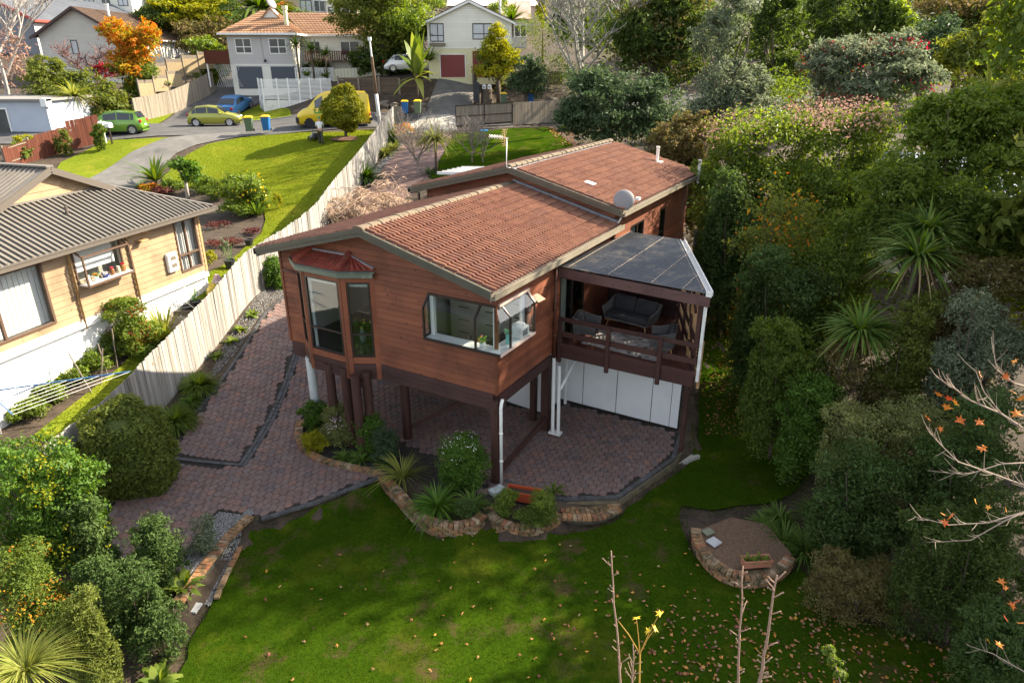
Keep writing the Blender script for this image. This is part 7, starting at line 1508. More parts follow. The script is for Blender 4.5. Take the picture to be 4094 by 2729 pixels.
S('variegated shrub with pale pink flowers under the bay','shrub',16.9,[(780,955,34,34),(800,985,40,40),(760,1000,30,30)],'varieg',.05,2.4,trunk=.03,extra=[('pink_flowers',[lobe(770,972,16.7,19,16)],170,.05,'flower',dict(shell=.9))])
S('dark leafy shrub right of the flowering one','shrub',16.4,[(850,975,34,34),(865,1010,28,30),(840,1020,24,28)],'gloss',.055,2.4,trunk=.03)
S('low golden ground cover at the planter edge','shrub',16.3,[(715,1005,22,16),(735,1018,18,12)],'yellow',.035,2.2,trunk=0)
S('blue green feathery shrub behind the grass fountain','shrub',15.9,[(885,1010,28,34),(880,1045,24,26)],'bluegreen',.045,2.4,trunk=.03)
S('white flowering bush left of the corner post','shrub',14.6,[(1062,1030,48,40),(1075,1065,45,40),(1040,1055,36,36)],'gloss',.055,2.6,trunk=.04,extra=[('white_flowers',[lobe(1062,1026,14.55,38,30)],190,.05,'white',dict(shell=.95))])
clump(925,1095,150,.95,.02,'strapy','fountain of thin pale leaves in the planter',.8,'grass clump');clump(1005,1165,240,.85,.035,'gloss','lush arching agapanthus hanging over the brick wall',.7);clump(1085,1160,110,.6,.03,'strap','smaller strappy clump beside the corner post foot',.7);clump(830,1058,90,.45,.03,'strap','low leafy clump on the planter rim',.7);clump(880,1060,60,.5,.08,'strap','broad leaved plant on the planter rim',.9);clump(790,1050,90,.4,.03,'strap','small leafy tuft near the left planter rim',.7)
S('small grey green shrub at the brick notch','shrub',13.4,[(1070,1165,26,22)],'deep',.035,2.2,trunk=.02)
S('green shrub spilling over the front brick wall','shrub',13.2,[(1245,1150,30,30),(1220,1185,36,24),(1260,1180,26,22)],'mid',.04,1.8,trunk=.02);S('pale shrub in front of the red planter box','shrub',13.5,[(1165,1140,24,22),(1150,1160,18,16)],'light',.04,1.8,trunk=.02)
for x,y,lab in((1272,1128,'fern at the end of the red planter box'),):strap_plant('fern',lab,'fern',at(x,y,.1),26,.35,.06,'mid',.7,1.0)
# -- planting on the left and across the street
S('mixed green and red berried climber in front of the white base','shrub',20.3,[(285,715,46,36),(315,760,42,40),(250,765,34,30)],'light',.09,2.4,trunk=.03,extra=[('red_berries',None,60,.06,'red',{})])
q=atg(395,800);strap_plant('flax','spiky yellow green flax beside the fence next door','flax',(q.x-.35,q.y+.3,h1(q.x-.35,q.y+.3)),130,1.5,.055,'strapy',.85,.45)
for i,(x,y,rx,hh,lab)in enumerate(((262,815,40,.75,'pale leafed plants beside the flax'),(215,845,46,.7,'leafy vegetable bed plants against the white base'),(165,880,46,.6,'bright low vegetables in the middle of the bed'),(115,915,44,.6,'low bright vegetables at the near end of the bed'),(70,950,44,.5,'small greens behind the clothesline'))):
 q=atg(x,y);m=pxm(q.y,y);tree('vegetable_plants',lab,'plants',(q.x,q.y,q.z),[(q.x,q.y,q.z+hh*.4,rx*m,rx*m*.7,hh*.6),(q.x-rx*m*.5,q.y-.3,q.z+hh*.3,rx*m*.7,rx*m*.6,hh*.5)],2.6,.1,'light',0)
def low(x,y,rx,hh,k,lab,size=.1,cov=2.0,**kw):q=atg(x,y);m=pxm(q.y,y);return tree('shrub',lab,'shrub',(q.x,q.y,q.z),[(q.x,q.y,q.z+hh*.45,rx*m,rx*m*.8,hh*.55)],cov,size,k,0,**kw)
S('lemon tree hung with yellow fruit in the neighbouring garden','lemon tree',35.2,[(560,420,44,32),(545,445,36,26),(585,450,30,28)],'light',.16,1.9,trunk=.07,extra=[('lemons',None,130,.13,'lemon',dict(asp=.9,shell=.9))])
q=atg(433,462);tree('standard_tree','small round headed tree on a pale twisted trunk','tree',(q.x,q.y,q.z),[lobe(425,390,36.5,30,26),lobe(410,378,36.5,20,18),lobe(442,405,36.5,18,18)],2.2,.17,'gloss',.1,bark=M_barkp)
q=atg(360,428);strap_plant('feather_palm','young feather palm at the edge of the asphalt drive','palm',(q.x,q.y,q.z),60,2.2,.16,'palm',.75,.8,.3)
q=atg(592,495);strap_plant('flax','dark spiky flax at the right of the lemon tree','flax',q,90,1.3,.06,'strap',.95,.5)
low(470,440,40,.9,'light','sprawling yellow green shrub behind the standard tree',.13);low(500,455,40,.8,'mid','green shrub left of the lemon tree',.13);low(395,440,30,.7,'mid','green shrub under the feather palm',.13);low(370,448,24,.5,'maroon','small red leafed plants under the palm',.12);low(540,500,34,1.0,'light','bright shrub below the lemon tree',.12)
low(345,440,24,.5,'orange','orange ground cover by the palm',.12);low(520,560,40,.25,'maroon','reddish ground cover in the mulched bed',.1,1.0);low(580,535,24,.25,'maroon','red ground cover under the dark flax',.1,1.0);low(500,520,26,.3,'maroon','maroon ground cover beneath the lemon tree',.1,.8);low(640,480,10,.9,'yellow','thin yellow flowering plant by the fence',.12,.6)
low(485,605,14,.6,'yellow','yellow bushy pot plant near the corner of the beige house',.09);low(475,650,12,.6,'mid','green plant beside the beige house corner',.09);low(520,590,10,.9,'grey','thin sapling in the mulched bed',.09,.7)
pot(tuple(atg(530,617)[:2]),.22,.35,(.03,.035,.03),'black square pot at the end of the mulched bed',14);pot(tuple(atg(573,563)[:2]),.2,.25,(.025,.025,.025),'round black pot in the mulched bed')
S2=lambda lab,cat,Y,L,k,size,cov,**kw:tpx('shrub',lab,cat,Y,L,k,size,cov,**kw)
S2('large rounded rhododendron behind the green car','shrub',57,[(120,200,60,50),(180,220,70,60),(230,230,50,50),(100,160,40,35),(240,260,45,40)],'olive',.27,2.0,trunk=.15)
T('tree turning orange above the paling fence','tree',62,[(285,90,45,40),(320,110,40,45),(300,150,50,45),(260,70,30,30),(340,80,25,40)],'orange',.3,1.7,trunk=.2)
S2('green leafed lower part of the orange tree','shrub',62.5,[(315,160,50,45),(340,190,40,30)],'mid',.27,1.8)
q=aty(225,190,64);bare_tree('bare_shrub','bare shrub with red leaves in front of the white house',(q.x,q.y,h1(q.x,q.y)),4.5,4,.8,.1,mat('purple_twig',(.16,.09,.085),.9),21,3,twig=.03,cat='shrub');tree('red_leaves','scatter of red leaves on the bare shrub before the white house','leaves',(q.x,q.y,q.z-1),[lobe(240,165,63,30,22)],350,.26,'red',0,shell=.2)
q=aty(20,240,60);bt=bare_tree('birch_tree','white barked birch at the left edge',(q.x,q.y,h1(q.x,q.y)),12,4,.55,.2,M_barkp,23,3,twig=.03,up=1.0);tree('birch_haze','reddish brown twigs around the birch','twigs',(q.x,q.y,h1(q.x,q.y)),[lobe(30,110,61,40,70),lobe(20,170,61,40,50)],.3,.3,'pinkish',0,shell=.2)
q=atg(130,300);strap_plant('cabbage_tree','spiky cabbage tree beside the pale garage','cabbage tree',(q.x,q.y+3,q.z),120,2.3,.11,'strapy',.5,.6,2.2,dead=14)
S2('yellow flowering bush in front of the pale garage','shrub',46,[(55,325,22,18)],'yellow',.16,2.0,trunk=0);S2('creeper on the brown paling fence','creeper',45.5,[(148,320,12,26),(132,330,10,20)],'olive',.16,1.6,trunk=0);S2('climbing roses at the end of the brown fence','creeper',46.3,[(228,300,14,16),(220,310,10,12)],'mid',.16,1.8,trunk=0)
S2('green shrub at the far end of the brown fence','shrub',44,[(45,350,24,22)],'mid',.18,2.0,trunk=0)
low(300,245,26,.7,'rust','dry leaves and twigs on the bank by the paling fence',.2,1.0)
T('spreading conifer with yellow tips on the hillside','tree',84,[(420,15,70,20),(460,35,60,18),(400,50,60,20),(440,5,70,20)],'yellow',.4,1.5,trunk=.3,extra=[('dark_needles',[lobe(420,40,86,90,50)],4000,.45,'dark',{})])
T('dark conifer mass behind the yellow tipped conifer','tree',90,[(470,60,80,50),(380,70,60,40),(520,40,60,50)],'dark',.5,1.6,trunk=.3);T('grey brown brushy tree behind the grey house','tree',76,[(480,100,55,40),(440,90,50,40),(510,80,40,40)],'rust',.38,1.7,trunk=.25);S2('flowering bush left of the grey house','shrub',70,[(465,105,40,22),(490,120,30,20)],'light',.3,1.8,trunk=.1)
q=aty(600,25,84);strap_plant('phoenix_palm','big arching date palm behind the brown roof','palm',(q.x,q.y,q.z-5),90,7.5,.5,'palm',.45,.8,5.0,dead=10)
T('orange autumn tree behind the date palm','tree',92,[(655,30,30,25)],'orange',.4,1.6,trunk=.2);S2('pink flowering shrub beside the grey houses','shrub',86,[(700,45,30,25)],'grey',.38,1.8,trunk=.1)
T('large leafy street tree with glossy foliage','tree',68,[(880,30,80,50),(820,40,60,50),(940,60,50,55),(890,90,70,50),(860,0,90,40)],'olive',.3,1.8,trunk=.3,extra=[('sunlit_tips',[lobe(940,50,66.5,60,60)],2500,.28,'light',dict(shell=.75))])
S2('dark undergrowth beneath the street tree','shrub',69,[(860,130,50,40),(920,130,50,40)],'dark',.35,1.6);S2('climbing shrub beside the white house end','shrub',70,[(735,150,20,18),(700,160,16,14)],'dark',.25,1.8,trunk=0)
for x,yb,yt,lab in((688,178,85,'left of the three slim palms'),(722,182,95,'middle of the three slim palms'),(752,182,108,'right of the three slim palms')):
 a,b=aty(x,yb,65),aty(x-4,yt+18,65);strap_plant('slim_palm',lab,'palm',a,90,1.45,.09,'palm',.45,.7,b.z-a.z,group='slim palms before the grey house',dead=14)
for x,y,lab in((705,175,'spiky yucca at the foot of the left slim palm'),(748,178,'spiky yucca at the foot of the right slim palm')):strap_plant('yucca',lab,'yucca',aty(x,y,65),60,1.0,.09,'palm',.7,.4)
q=aty(960,232,61.5);bn=strap_plant('banana_plant','tall banana plant with big torn yellow green leaves','banana plant',q,14,3.4,.75,'light',1.15,.75,2.2,spread=1.3);inst('leaves',strap_mesh('leaves',10,2.4,.65,lm('strapy'),np.random.default_rng(4),1.2,.6,6,1.2),bn,(0,0,1.8));inst('leaves',strap_mesh('leaves',5,3.6,.6,lm('light'),np.random.default_rng(5),.3,1.35,6,.5),bn,(0.2,0,2.2))
q=aty(985,140,66);strap_plant('yucca','dark spiky yucca behind the banana plant','yucca',q,90,1.9,.12,'palm',.7,.5)
T('golden yellow conifer beside the cream house','tree',63,[(1140,115,32,36),(1130,150,42,36),(1165,140,34,36),(1145,80,22,26)],'yellow',.25,2.0,trunk=.2,extra=[('green_inner',[lobe(1140,140,64,44,50)],2500,.28,'olive',{})])
T('dark olive green tree right of the golden conifer','tree',61,[(1210,160,36,36),(1220,195,44,30),(1190,190,30,26)],'bluegreen',.26,2.0,trunk=.18);q=aty(1175,75,68);strap_plant('yucca','spiky green yucca above the golden conifer','yucca',q,130,2.2,.13,'palm',.5,.5,1.0)
T('narrow yellow cypress on the skyline','tree',78,[(1248,25,16,42)],'yellow',.3,2.0,trunk=.1);T('yellow green tree behind the cream house roof','tree',84,[(1150,20,30,20),(980,10,40,22)],'light',.36,1.7,trunk=.2)
q=atg(795,317);tp_=tree('topiary_tree','clipped golden dome topiary on a short bare trunk','topiary',(q.x,q.y,q.z),[lobe(790,250,49,41,42),lobe(790,262,49,45,34),lobe(792,228,49,30,32)],5,.15,'clip',.1,asp=.5,shell=.96,clump=.03,tips=4)
mb=MB();mb.lathe([(1.1,-.05),(.7,.06),(.3,.12),(0,.13)],(q.x,q.y,q.z),18);tag(mb.build('mulch_ring',mat('bark_mulch',(.20,.11,.06),.95,(.12,.06,.035),12)),'ring of brown bark under the topiary tree','mulch',kind='structure')
def wood(name,label,pts,k,size,seed,kind='stuff'):
 lb=[lobe(*p)for p in pts];o=foliage(name,lb,ncov(lb,1.3,size),size,lm(k));return tag(o,label,'trees',kind='stuff')
wood('distant_wood','dark wood on the slope at the upper right',[(1450+110*i,40+25*(i%3),74+6*(i%2),90,80)for i in range(9)]+[(1330+95*i,60+30*(i%3),58+5*(i%2),80,80)for i in range(11)],'dark',.5,1);wood('distant_wood','scrubby bank behind the hillside houses',[(40+150*i,20+10*(i%3),118+8*(i%2),100,36)for i in range(10)],'olive',.8,2);wood('distant_wood','dark undergrowth among the right hand trunks',[(1230,90,72,60,60),(1300,60,72,70,70),(1400,60,70,70,80),(1260,170,68,60,50),(1340,180,66,60,50),(1900,330,28.5,120,70),(1750,450,25,90,90),(2000,420,23.5,110,80),(1900,560,21.5,110,80),(2150,560,20,130,90),(1840,740,19,90,60),(1980,760,17.5,110,80),(2150,880,15.5,120,80),(2300,700,17,80,90),(2250,1000,13.5,120,90),(1380,300,46,80,50),(1500,290,44,80,60),(1600,280,42,80,70),(2350,420,24,80,80),(1650,480,29,80,70),(1760,230,40,90,80),(1900,200,40,110,90),(2100,260,32,120,90),(2280,330,27,120,100),(2250,600,20,110,70),(2080,700,18,90,70)],'mid',.17,3)
# -- vehicles
M_tyre=mat('tyre',(.02,.02,.021),.9);M_rim=mat('alloy',(.5,.5,.52),.3,metal=.7);M_cglass=mat('car_glass',(.02,.025,.03),.06,spec=.8);M_head=mat('headlamp',(.7,.72,.75),.1,spec=.8);M_tail=mat('tail_lamp',(.35,.01,.015),.2);M_plate=mat('number_plate',(.75,.75,.72),.5);M_blk=mat('black_trim',(.02,.02,.022),.6)
def wheel(par,x,y,r_,w_=.2,rimm=None,spokes=5):
 m_=MB();m_.lathe([(r_*.66,-w_/2),(r_*.94,-w_/2),(r_,-w_*.3),(r_,w_*.3),(r_*.94,w_/2),(r_*.66,w_/2)],(0,0,0),22);o=m_.build('wheel',M_tyre,par,smooth=False);o.rotation_euler=(R(90),0,0);o.location=(x,y,r_);m_=MB();s=1
 m_.lathe([(0,-w_*.3),(r_*.68,-w_*.3),(r_*.68,w_*.3),(0,w_*.3)],(0,0,0),18);m_.build('hub',M_blk,o);m_=MB()
 for side in(-1,1):
  for k in range(spokes):a=k*6.283/spokes;m_.bar((0,0,side*w_*.46),(math.cos(a)*r_*.62,math.sin(a)*r_*.62,side*w_*.46),r_*.24,w_*.12,up=(0,0,1))
  m_.lathe([(r_*.56,side*w_*.40),(r_*.7,side*w_*.40),(r_*.7,side*w_*.52),(r_*.56,side*w_*.5)],(0,0,0),22)
 m_.build('rim',rimm or M_rim,o)
def car(name,label,cat,loc,rz,L,Wd,prof_,paint,wb,ft,r_=.31,win=None,cabw=.2,belt=.9,tail='hatch',rimm=None,pitch=0.0,dk=None):
 """prof_: [(x, ztop, cabin?)] from the nose (x=0) back; local +x is forward"""
 o=empty(name,loc,rz,label,cat);o.rotation_euler=(0,pitch,rz);hw_=Wd/2;n=len(prof_);rings=[]
 for i,(x,zt,cb)in enumerate(prof_):
  e=min(1,.80+.2*min(x,L-x)/.45);w_=hw_*e;zb=.2;sh=min(belt,zt-.03)
  wt=(w_-cabw)if cb else w_*.9
  rings.append([(-x,w_*.9,zb),(-x,w_,.42),(-x,w_*1.0,sh*.78),(-x,w_*.965,sh),(-x,(w_*.965+wt)/2 if cb else w_*.93,(sh+zt)/2 if cb else zt-.02),(-x,wt,zt-.02 if cb else zt),(-x,wt*.55,zt+(.02 if cb else .03)),(-x,0,zt+(.03 if cb else .04))])
 mb=MB();k=8
 for rg_ in rings:mb.v+=rg_+[(p[0],-p[1],p[2])for p in rg_[-2::-1]]
 m=15
 for i in range(n-1):
  for j in range(m-1):mb.f.append([i*m+j,i*m+j+1,(i+1)*m+j+1,(i+1)*m+j]);mb.m.append(0);mb.t.append(.5)
 mb.f.append(list(range(m)));mb.m.append(0);mb.t.append(.5);mb.f.append([(n-1)*m+j for j in range(m)][::-1]);mb.m.append(0);mb.t.append(.5)
 body=mb.build('body',paint,o,smooth=True);body.modifiers.new('e','EDGE_SPLIT').split_angle=R(38)
 def lerp_ring(xq):
  for i in range(n-1):
   if prof_[i][0]<=xq<=prof_[i+1][0]+1e-6:f=(xq-prof_[i][0])/(prof_[i+1][0]-prof_[i][0]);return[Vector(a).lerp(Vector(b),f)for a,b in zip(rings[i],rings[i+1])]
  return[Vector(p)for p in rings[-1]]
 for(xa,xb)in(win or[]):
  for s in(1,-1):
   A,B=lerp_ring(xa),lerp_ring(xb);q=[]
   for Rg,f0 in((A,.1),(B,.1)):q.append(Rg[3].lerp(Rg[5],.12))
   for Rg in(B,A):q.append(Rg[3].lerp(Rg[5],.86))
   qa,qb=A[4],B[4];P6=[q[0],q[1],qb,q[2],q[3],qa];P6=[Vector((p.x,(p.y+.012)*s,p.z+.004))for p in P6];m_=MB();m_.add(P6,[(0,1,2,5)if s<0 else(5,2,1,0),(5,2,3,4)if s<0 else(4,3,2,5)]);m_.build('side_window',M_cglass,o)
 def screen(i0,i1,nm):
  A,B=[Vector(p)for p in rings[i0]],[Vector(p)for p in rings[i1]];pt=lambda f,s:Vector((A[7].x+(B[7].x-A[7].x)*f,s*(A[5].y*.92+(B[5].y*.92-A[5].y*.92)*f),A[7].z+(B[7].z-A[7].z)*f-.015));off=Vector((.012 if i0<i1 and nm=='windscreen' else-.012,0,.018));m_=MB();P=[]
  for f in(.06,.94):
   for s in(-1,0,1):p=pt(f,s);p.z+=.018 if s==0 else 0;P.append(p+off)
  m_.add(P,[(0,1,4,3),(1,2,5,4)]if nm!='windscreen' else[(3,4,1,0),(4,5,2,1)]);m_.build(nm,M_cglass,o)
 ci=[i for i in range(n)if prof_[i][2]];screen(ci[0]-1,ci[0],'windscreen');screen(ci[-1],ci[-1]+1,'rear_window')
 for x in(ft,ft+wb):
  for s in(1,-1):
   m_=MB();m_.lathe([(0,-.01),(r_*1.18,-.01),(r_*1.18,.012),(0,.012)],(0,0,0),22);a=m_.build('wheel_arch',M_blk,o);a.rotation_euler=(R(90),0,0);a.location=(-x,s*hw_*.985,r_+.02);wheel(o,-x,s*(hw_-.085),r_,.2,rimm)
 for s in(1,-1):
  m_=MB();m_.ell((-.16,s*hw_*.68,.66),(.17,.17,.09),10,6);m_.build('headlight',M_head,o);m_=MB();zt=.86 if tail=='hatch' else .82;m_.ell((-L+.09,s*hw_*.74,zt),(.10,.13,.13),10,6);m_.build('tail_light',M_tail,o);m_=MB();xm=prof_[ci[0]][0]-.25;m_.ell((-xm,s*(hw_+.09),belt+.06),(.09,.10,.07),8,6);m_.build('mirror',paint,o,smooth=True)
  m_=MB();m_.box(-L*.56,-L*.50,s*hw_*.965-.012,s*hw_*.965+.016,belt-.12,belt-.09);m_.build('door_handle',paint,o)
 m_=MB();m_.box(-.02,.03,-.5,.5,.28,.46);m_.build('grille',M_blk,o);m_=MB();m_.box(-L-.025,-L+.02,-.2,.2,.55 if tail=='hatch' else .74,.66 if tail=='hatch' else .86);m_.build('number_plate',M_plate,o);m_=MB();m_.box(-L+.05,-.05,-hw_*.86,hw_*.86,.16,.24);m_.build('underbody',M_blk,o)
 return o
def paint(nm,c):return mat(nm,c,.28,tuple(k*.92 for k in c),.8,metal=.25,spec=.6,coat=.6)
hatch=[(0,.50,0),(.10,.70,0),(.45,.84,0),(.95,.93,0),(1.62,1.42,1),(2.3,1.50,1),(3.15,1.43,1),(3.62,1.0,0),(3.80,.82,0),(3.85,.45,0)]
a,b=atg(460,289),atg(531,288);c0=(a+b)/2;az=math.atan2(b.y-a.y,b.x-a.x)
def carpos(mid,az_,fwd):return(mid.x+math.cos(az_)*fwd,mid.y+math.sin(az_)*fwd,h1(mid.x,mid.y)+.01)
car('parked_car','yellow green hatchback parked across the far kerb','car',carpos(c0,az,1.98),az,3.85,1.7,hatch,paint('lime_gold_paint',(.30,.30,.03)),2.43,.77,.30,[(1.50,2.26),(2.34,3.1),(3.14,3.42)])
c1=aty(285,312,50.0);az1=R(188);car('parked_car','bright green hatchback beside the letterboxes','car',carpos(Vector((c1.x-.6,c1.y+.4,0)),az1,1.95),az1,3.9,1.72,[(0,.5,0),(.1,.74,0),(.5,.92,0),(.8,1.0,0),(1.6,1.5,1),(2.4,1.55,1),(3.5,1.46,1),(3.76,1.0,0),(3.86,.8,0),(3.9,.42,0)],paint('lime_green_paint',(.12,.26,.02)),2.5,.75,.30,[(1.45,2.3),(2.38,3.2),(3.25,3.45)])
p1_,p2_=aty(512,236,59.5),aty(560,214,64.0);az2=math.atan2(p2_.y-p1_.y,p2_.x-p1_.x);mid=(p1_+p2_)/2;pit=-math.atan2(h1(p2_.x,p2_.y)-h1(p1_.x,p1_.y),(p2_-p1_).length)
car('parked_car','metallic blue sedan parked on the dark drive','car',(mid.x+math.cos(az2)*2.2,mid.y+math.sin(az2)*2.2,h1(mid.x,mid.y)+.35),az2,4.5,1.75,[(0,.5,0),(.12,.68,0),(.7,.84,0),(1.15,.92,0),(2.0,1.38,1),(2.6,1.43,1),(3.2,1.38,1),(3.95,1.02,0),(4.4,.98,0),(4.48,.7,0),(4.5,.45,0)],paint('blue_paint',(.008,.10,.22)),2.7,.9,.31,[(1.8,2.55),(2.62,3.4)],tail='sedan',pitch=pit)
q=aty(948,172,68.5);car('parked_car','white car half hidden behind the banana plant','car',(q.x+1.5,q.y,h1(q.x,q.y)+.1),R(10),4.2,1.75,hatch[:-1]+[(4.1,.5,0)],paint('white_car_paint',(.7,.7,.7)),2.5,.8,.31,[(1.5,2.26),(2.34,3.1)])
va,vb=atg(708,291),atg(822,288);azv=math.atan2(va.y-vb.y,va.x-vb.x);mv=(va+vb)/2;M_van=paint('yellow_van_paint',(.62,.44,.01))
vn=car('delivery_van','yellow panel van with green lettering behind the topiary','van',(mv.x+math.cos(azv)*2.6,mv.y+math.sin(azv)*2.6,h1(mv.x,mv.y)+.01),azv,5.5,2.0,[(0,.6,0),(.12,.95,0),(.5,1.22,0),(.85,1.32,0),(1.65,2.2,1),(2.2,2.45,1),(3.8,2.5,1),(5.2,2.45,1),(5.42,2.2,0),(5.48,1.2,0),(5.5,.5,0)],M_van,3.3,.95,.34,[(1.45,2.05)],cabw=.14,belt=1.25,tail='hatch',rimm=M_blk)
m_=MB();m_.box(-.25,.04,-.9,.9,.3,.72);m_.build('front_bumper',M_blk,vn,bevel=.05);m_=MB();m_.box(-5.62,-5.42,-.95,.95,.4,.6);m_.build('rear_bumper',M_blk,vn)
def text(par,s,loc,rot,size,m_,nm='lettering',ext=.01):
 c=bpy.data.curves.new(nm,'FONT');c.body=s;c.size=size;c.extrude=ext;c.offset=.012;c.materials.append(m_);o=bpy.data.objects.new(nm,c);link(o);me=bpy.data.meshes.new_from_object(o.evaluated_get(bpy.context.evaluated_depsgraph_get()));bpy.data.objects.remove(o);me.materials.clear();me.materials.append(m_);return inst(nm,me,par,loc,rot)
text(vn,'Lawn',(-1.35,1.03,.98),(R(90),0,R(180)),.62,mat('van_green',(.03,.26,.02),.5));text(vn,'C',(-2.55,.985,1.75),(R(90),0,R(180)),.3,MATS['van_green'])
# -- wheelie bins
def bin_(p,rz,body,lid,label):
 o=empty('wheelie_bin',p,rz,label,'bin','wheelie bins along the street');m_=MB();m_.add([(-.22,-.22,.06),(.22,-.22,.06),(.22,.24,.06),(-.22,.24,.06),(-.28,-.31,.98),(.28,-.31,.98),(.28,.31,.98),(-.28,.31,.98)],[(0,3,2,1),(4,5,6,7),(0,1,5,4),(1,2,6,5),(2,3,7,6),(3,0,4,7)]);m_.build('body',body,o,bevel=.03);m_=MB();m_.prism([(-.30,-.34,.98),(.30,-.34,.98),(.30,.34,.98),(-.30,.34,.98)],(0,0,.04));m_.add([(-.28,-.32,1.02),(.28,-.32,1.02),(.28,.3,1.02),(-.28,.3,1.02),(-.2,-.22,1.08),(.2,-.22,1.08),(.2,.26,1.1),(-.2,.26,1.1)],[(4,5,6,7),(0,1,5,4),(1,2,6,5),(2,3,7,6),(3,0,4,7)]);m_.build('lid',lid,o);m_=MB();m_.tube([(-.24,.36,.97),(.24,.36,.97)],.02,8);m_.build('handle',M_blk,o)
 for s in(-1,1):m_=MB();m_.lathe([(0,-.03),(.1,-.03),(.1,.03),(0,.03)],(0,0,0),14);w_=m_.build('wheel',M_tyre,o);w_.rotation_euler=(0,R(90),0);w_.location=(s*.27,.24,.1)
 return o
B_g,B_b,L_y,L_y2=mat('bin_green',(.075,.115,.07),.5),mat('bin_blue',(.012,.11,.32),.45),mat('lid_yellow',(.72,.48,.01),.5),mat('lid_amber',(.65,.36,.02),.5)
for x,y,Y,bd,ld,rz_,lab in((574,303,50.6,B_g,L_y,.2,'green bin with yellow lid at the left on the street'),(613,301,51.2,B_b,L_y2,.1,'blue bin with amber lid right of the first green bin'),(931,262,59.0,B_b,L_y,.1,'blue bin with yellow lid in front of the retaining wall'),(960,262,58.2,B_g,L_y,0,'green bin with yellow lid beside the banana plant'),(1157,244,60.5,B_g,L_y,0,'green bin behind the sliding gate'),(1219,240,61.5,B_b,L_y,0,'blue bin behind the fence at the right')):
 q=aty(x,y,Y);bin_((q.x,q.y,q.z),rz_,bd,ld,lab)
q=aty(1118,243,61.5);v=empty('tree_stump',(q.x,q.y,q.z),0,'weathered tree stump with two letterboxes on top','stump');m_=MB();m_.lathe([(.62,-.2),(.5,.3),(.46,1.0),(.5,1.35),(0,1.36)],(0,0,0),12);m_.build('stump',M_bark,v)
for k,s in enumerate((-.2,.25)):v=empty('letterbox',(q.x+s,q.y,q.z+1.36),0,['left white letterbox on the stump','right white letterbox on the stump'][k],'letterbox');m_=MB();m_.box(-.16,.16,-.2,.2,0,.28);m_.prism([(-.17,-.2,.28),(.17,-.2,.28),(0,-.2,.4)],(0,.4,0));m_.build('box',M_white,v);m_=MB();m_.box(-.1,.1,-.21,-.2,.12,.18);m_.build('slot',M_blk,v)
for k,(x,y,c_)in enumerate(((244,328,M_white),(258,330,M_frame))):q=aty(x,y,47.5);v=empty('letterbox',(q.x,q.y,q.z),R(-20),['white letterbox on a post by the green car','white letterbox on a black post by the green car'][k],'letterbox');m_=MB();m_.bar((0,0,0),(0,0,1.05),.08,.08);m_.build('post',c_,v);m_=MB();m_.box(-.22,.22,-.16,.16,1.05,1.3);m_.prism([(-.23,-.17,1.3),(-.23,.17,1.3),(-.23,0,1.4)],(.46,0,0));m_.build('box',M_white,v)
q=aty(805,252,62);
for k,(x,y,Y,s)in enumerate(((965,232,61,.7),(885,243,61.5,.5),(1265,222,64,.9),(905,240,61.6,.4))):q=aty(x,y,Y);v=MB();v.ell((0,0,s*.35),(s,s*.7,s*.6),10,7,jit=.6);o=v.build('boulder',mat('boulder',(.13,.11,.09),.95,(.2,.17,.14),4),loc=(q.x,q.y,h1(q.x,q.y)-.05));tag(o,['dark boulder at the foot of the banana plant','dark boulder under the retaining wall','large boulder right of the blue bin','small boulder under the retaining wall'][k],'boulder')
q=atg(1110,302);v=empty('garden_marker',(q.x,q.y,q.z),.2,'bright blue lid lying on the rear lawn by the gate','lid');m_=MB();m_.box(-.35,.35,-.2,.2,.02,.1);m_.build('lid',mat('sky_blue_plastic',(.02,.3,.65),.4),v,bevel=.03)
# -- person mowing
def skin(name,pts,edges,mat_,parent,sub=2,root=0):
 me=bpy.data.meshes.new(name);me.from_pydata([p[:3]for p in pts],edges,[]);o=bpy.data.objects.new(name,me);link(o,parent);me.materials.append(mat_);o.modifiers.new('skin','SKIN');sv=me.skin_vertices[0].data
 for i,p in enumerate(pts):r_=p[3];sv[i].radius=r_ if isinstance(r_,tuple)else(r_,r_)
 sv[root].use_root=True;s=o.modifiers.new('sub','SUBSURF');s.levels=sub;s.render_levels=sub
 for f in me.polygons:f.use_smooth=True
 return o
q=atg(738,330);pe=empty('person',(q.x,q.y,q.z),R(12),'person in white top and dark trousers pushing a mower','person')
SKN=mat('skin_tone',(.42,.24,.16),.6)
body=[(0,0,.92,(.15,.11)),(0,.02,1.15,(.14,.10)),(0,.06,1.36,(.17,.10)),(0,.08,1.47,.06),(0,.10,1.56,.075),(0,.11,1.66,(.085,.1)),(0,.10,1.74,.06),(-.18,.07,1.38,.055),(-.24,.20,1.18,.042),(-.20,.42,1.06,.034),(-.19,.48,1.04,.03),(.18,.07,1.38,.055),(.24,.20,1.18,.042),(.20,.42,1.06,.034),(.19,.48,1.04,.03),(-.09,0,.84,.085),(-.10,.14,.48,.06),(-.10,.10,.10,.042),(-.10,.22,.05,.035),(.09,0,.84,.085),(.10,-.10,.48,.06),(.10,-.26,.10,.042),(.10,-.15,.05,.035)]
ed=[(0,1),(1,2),(2,3),(3,4),(4,5),(5,6),(2,7),(7,8),(8,9),(9,10),(2,11),(11,12),(12,13),(13,14),(0,15),(15,16),(16,17),(17,18),(0,19),(19,20),(20,21),(21,22)]
skin('body',body,ed,SKN,pe)
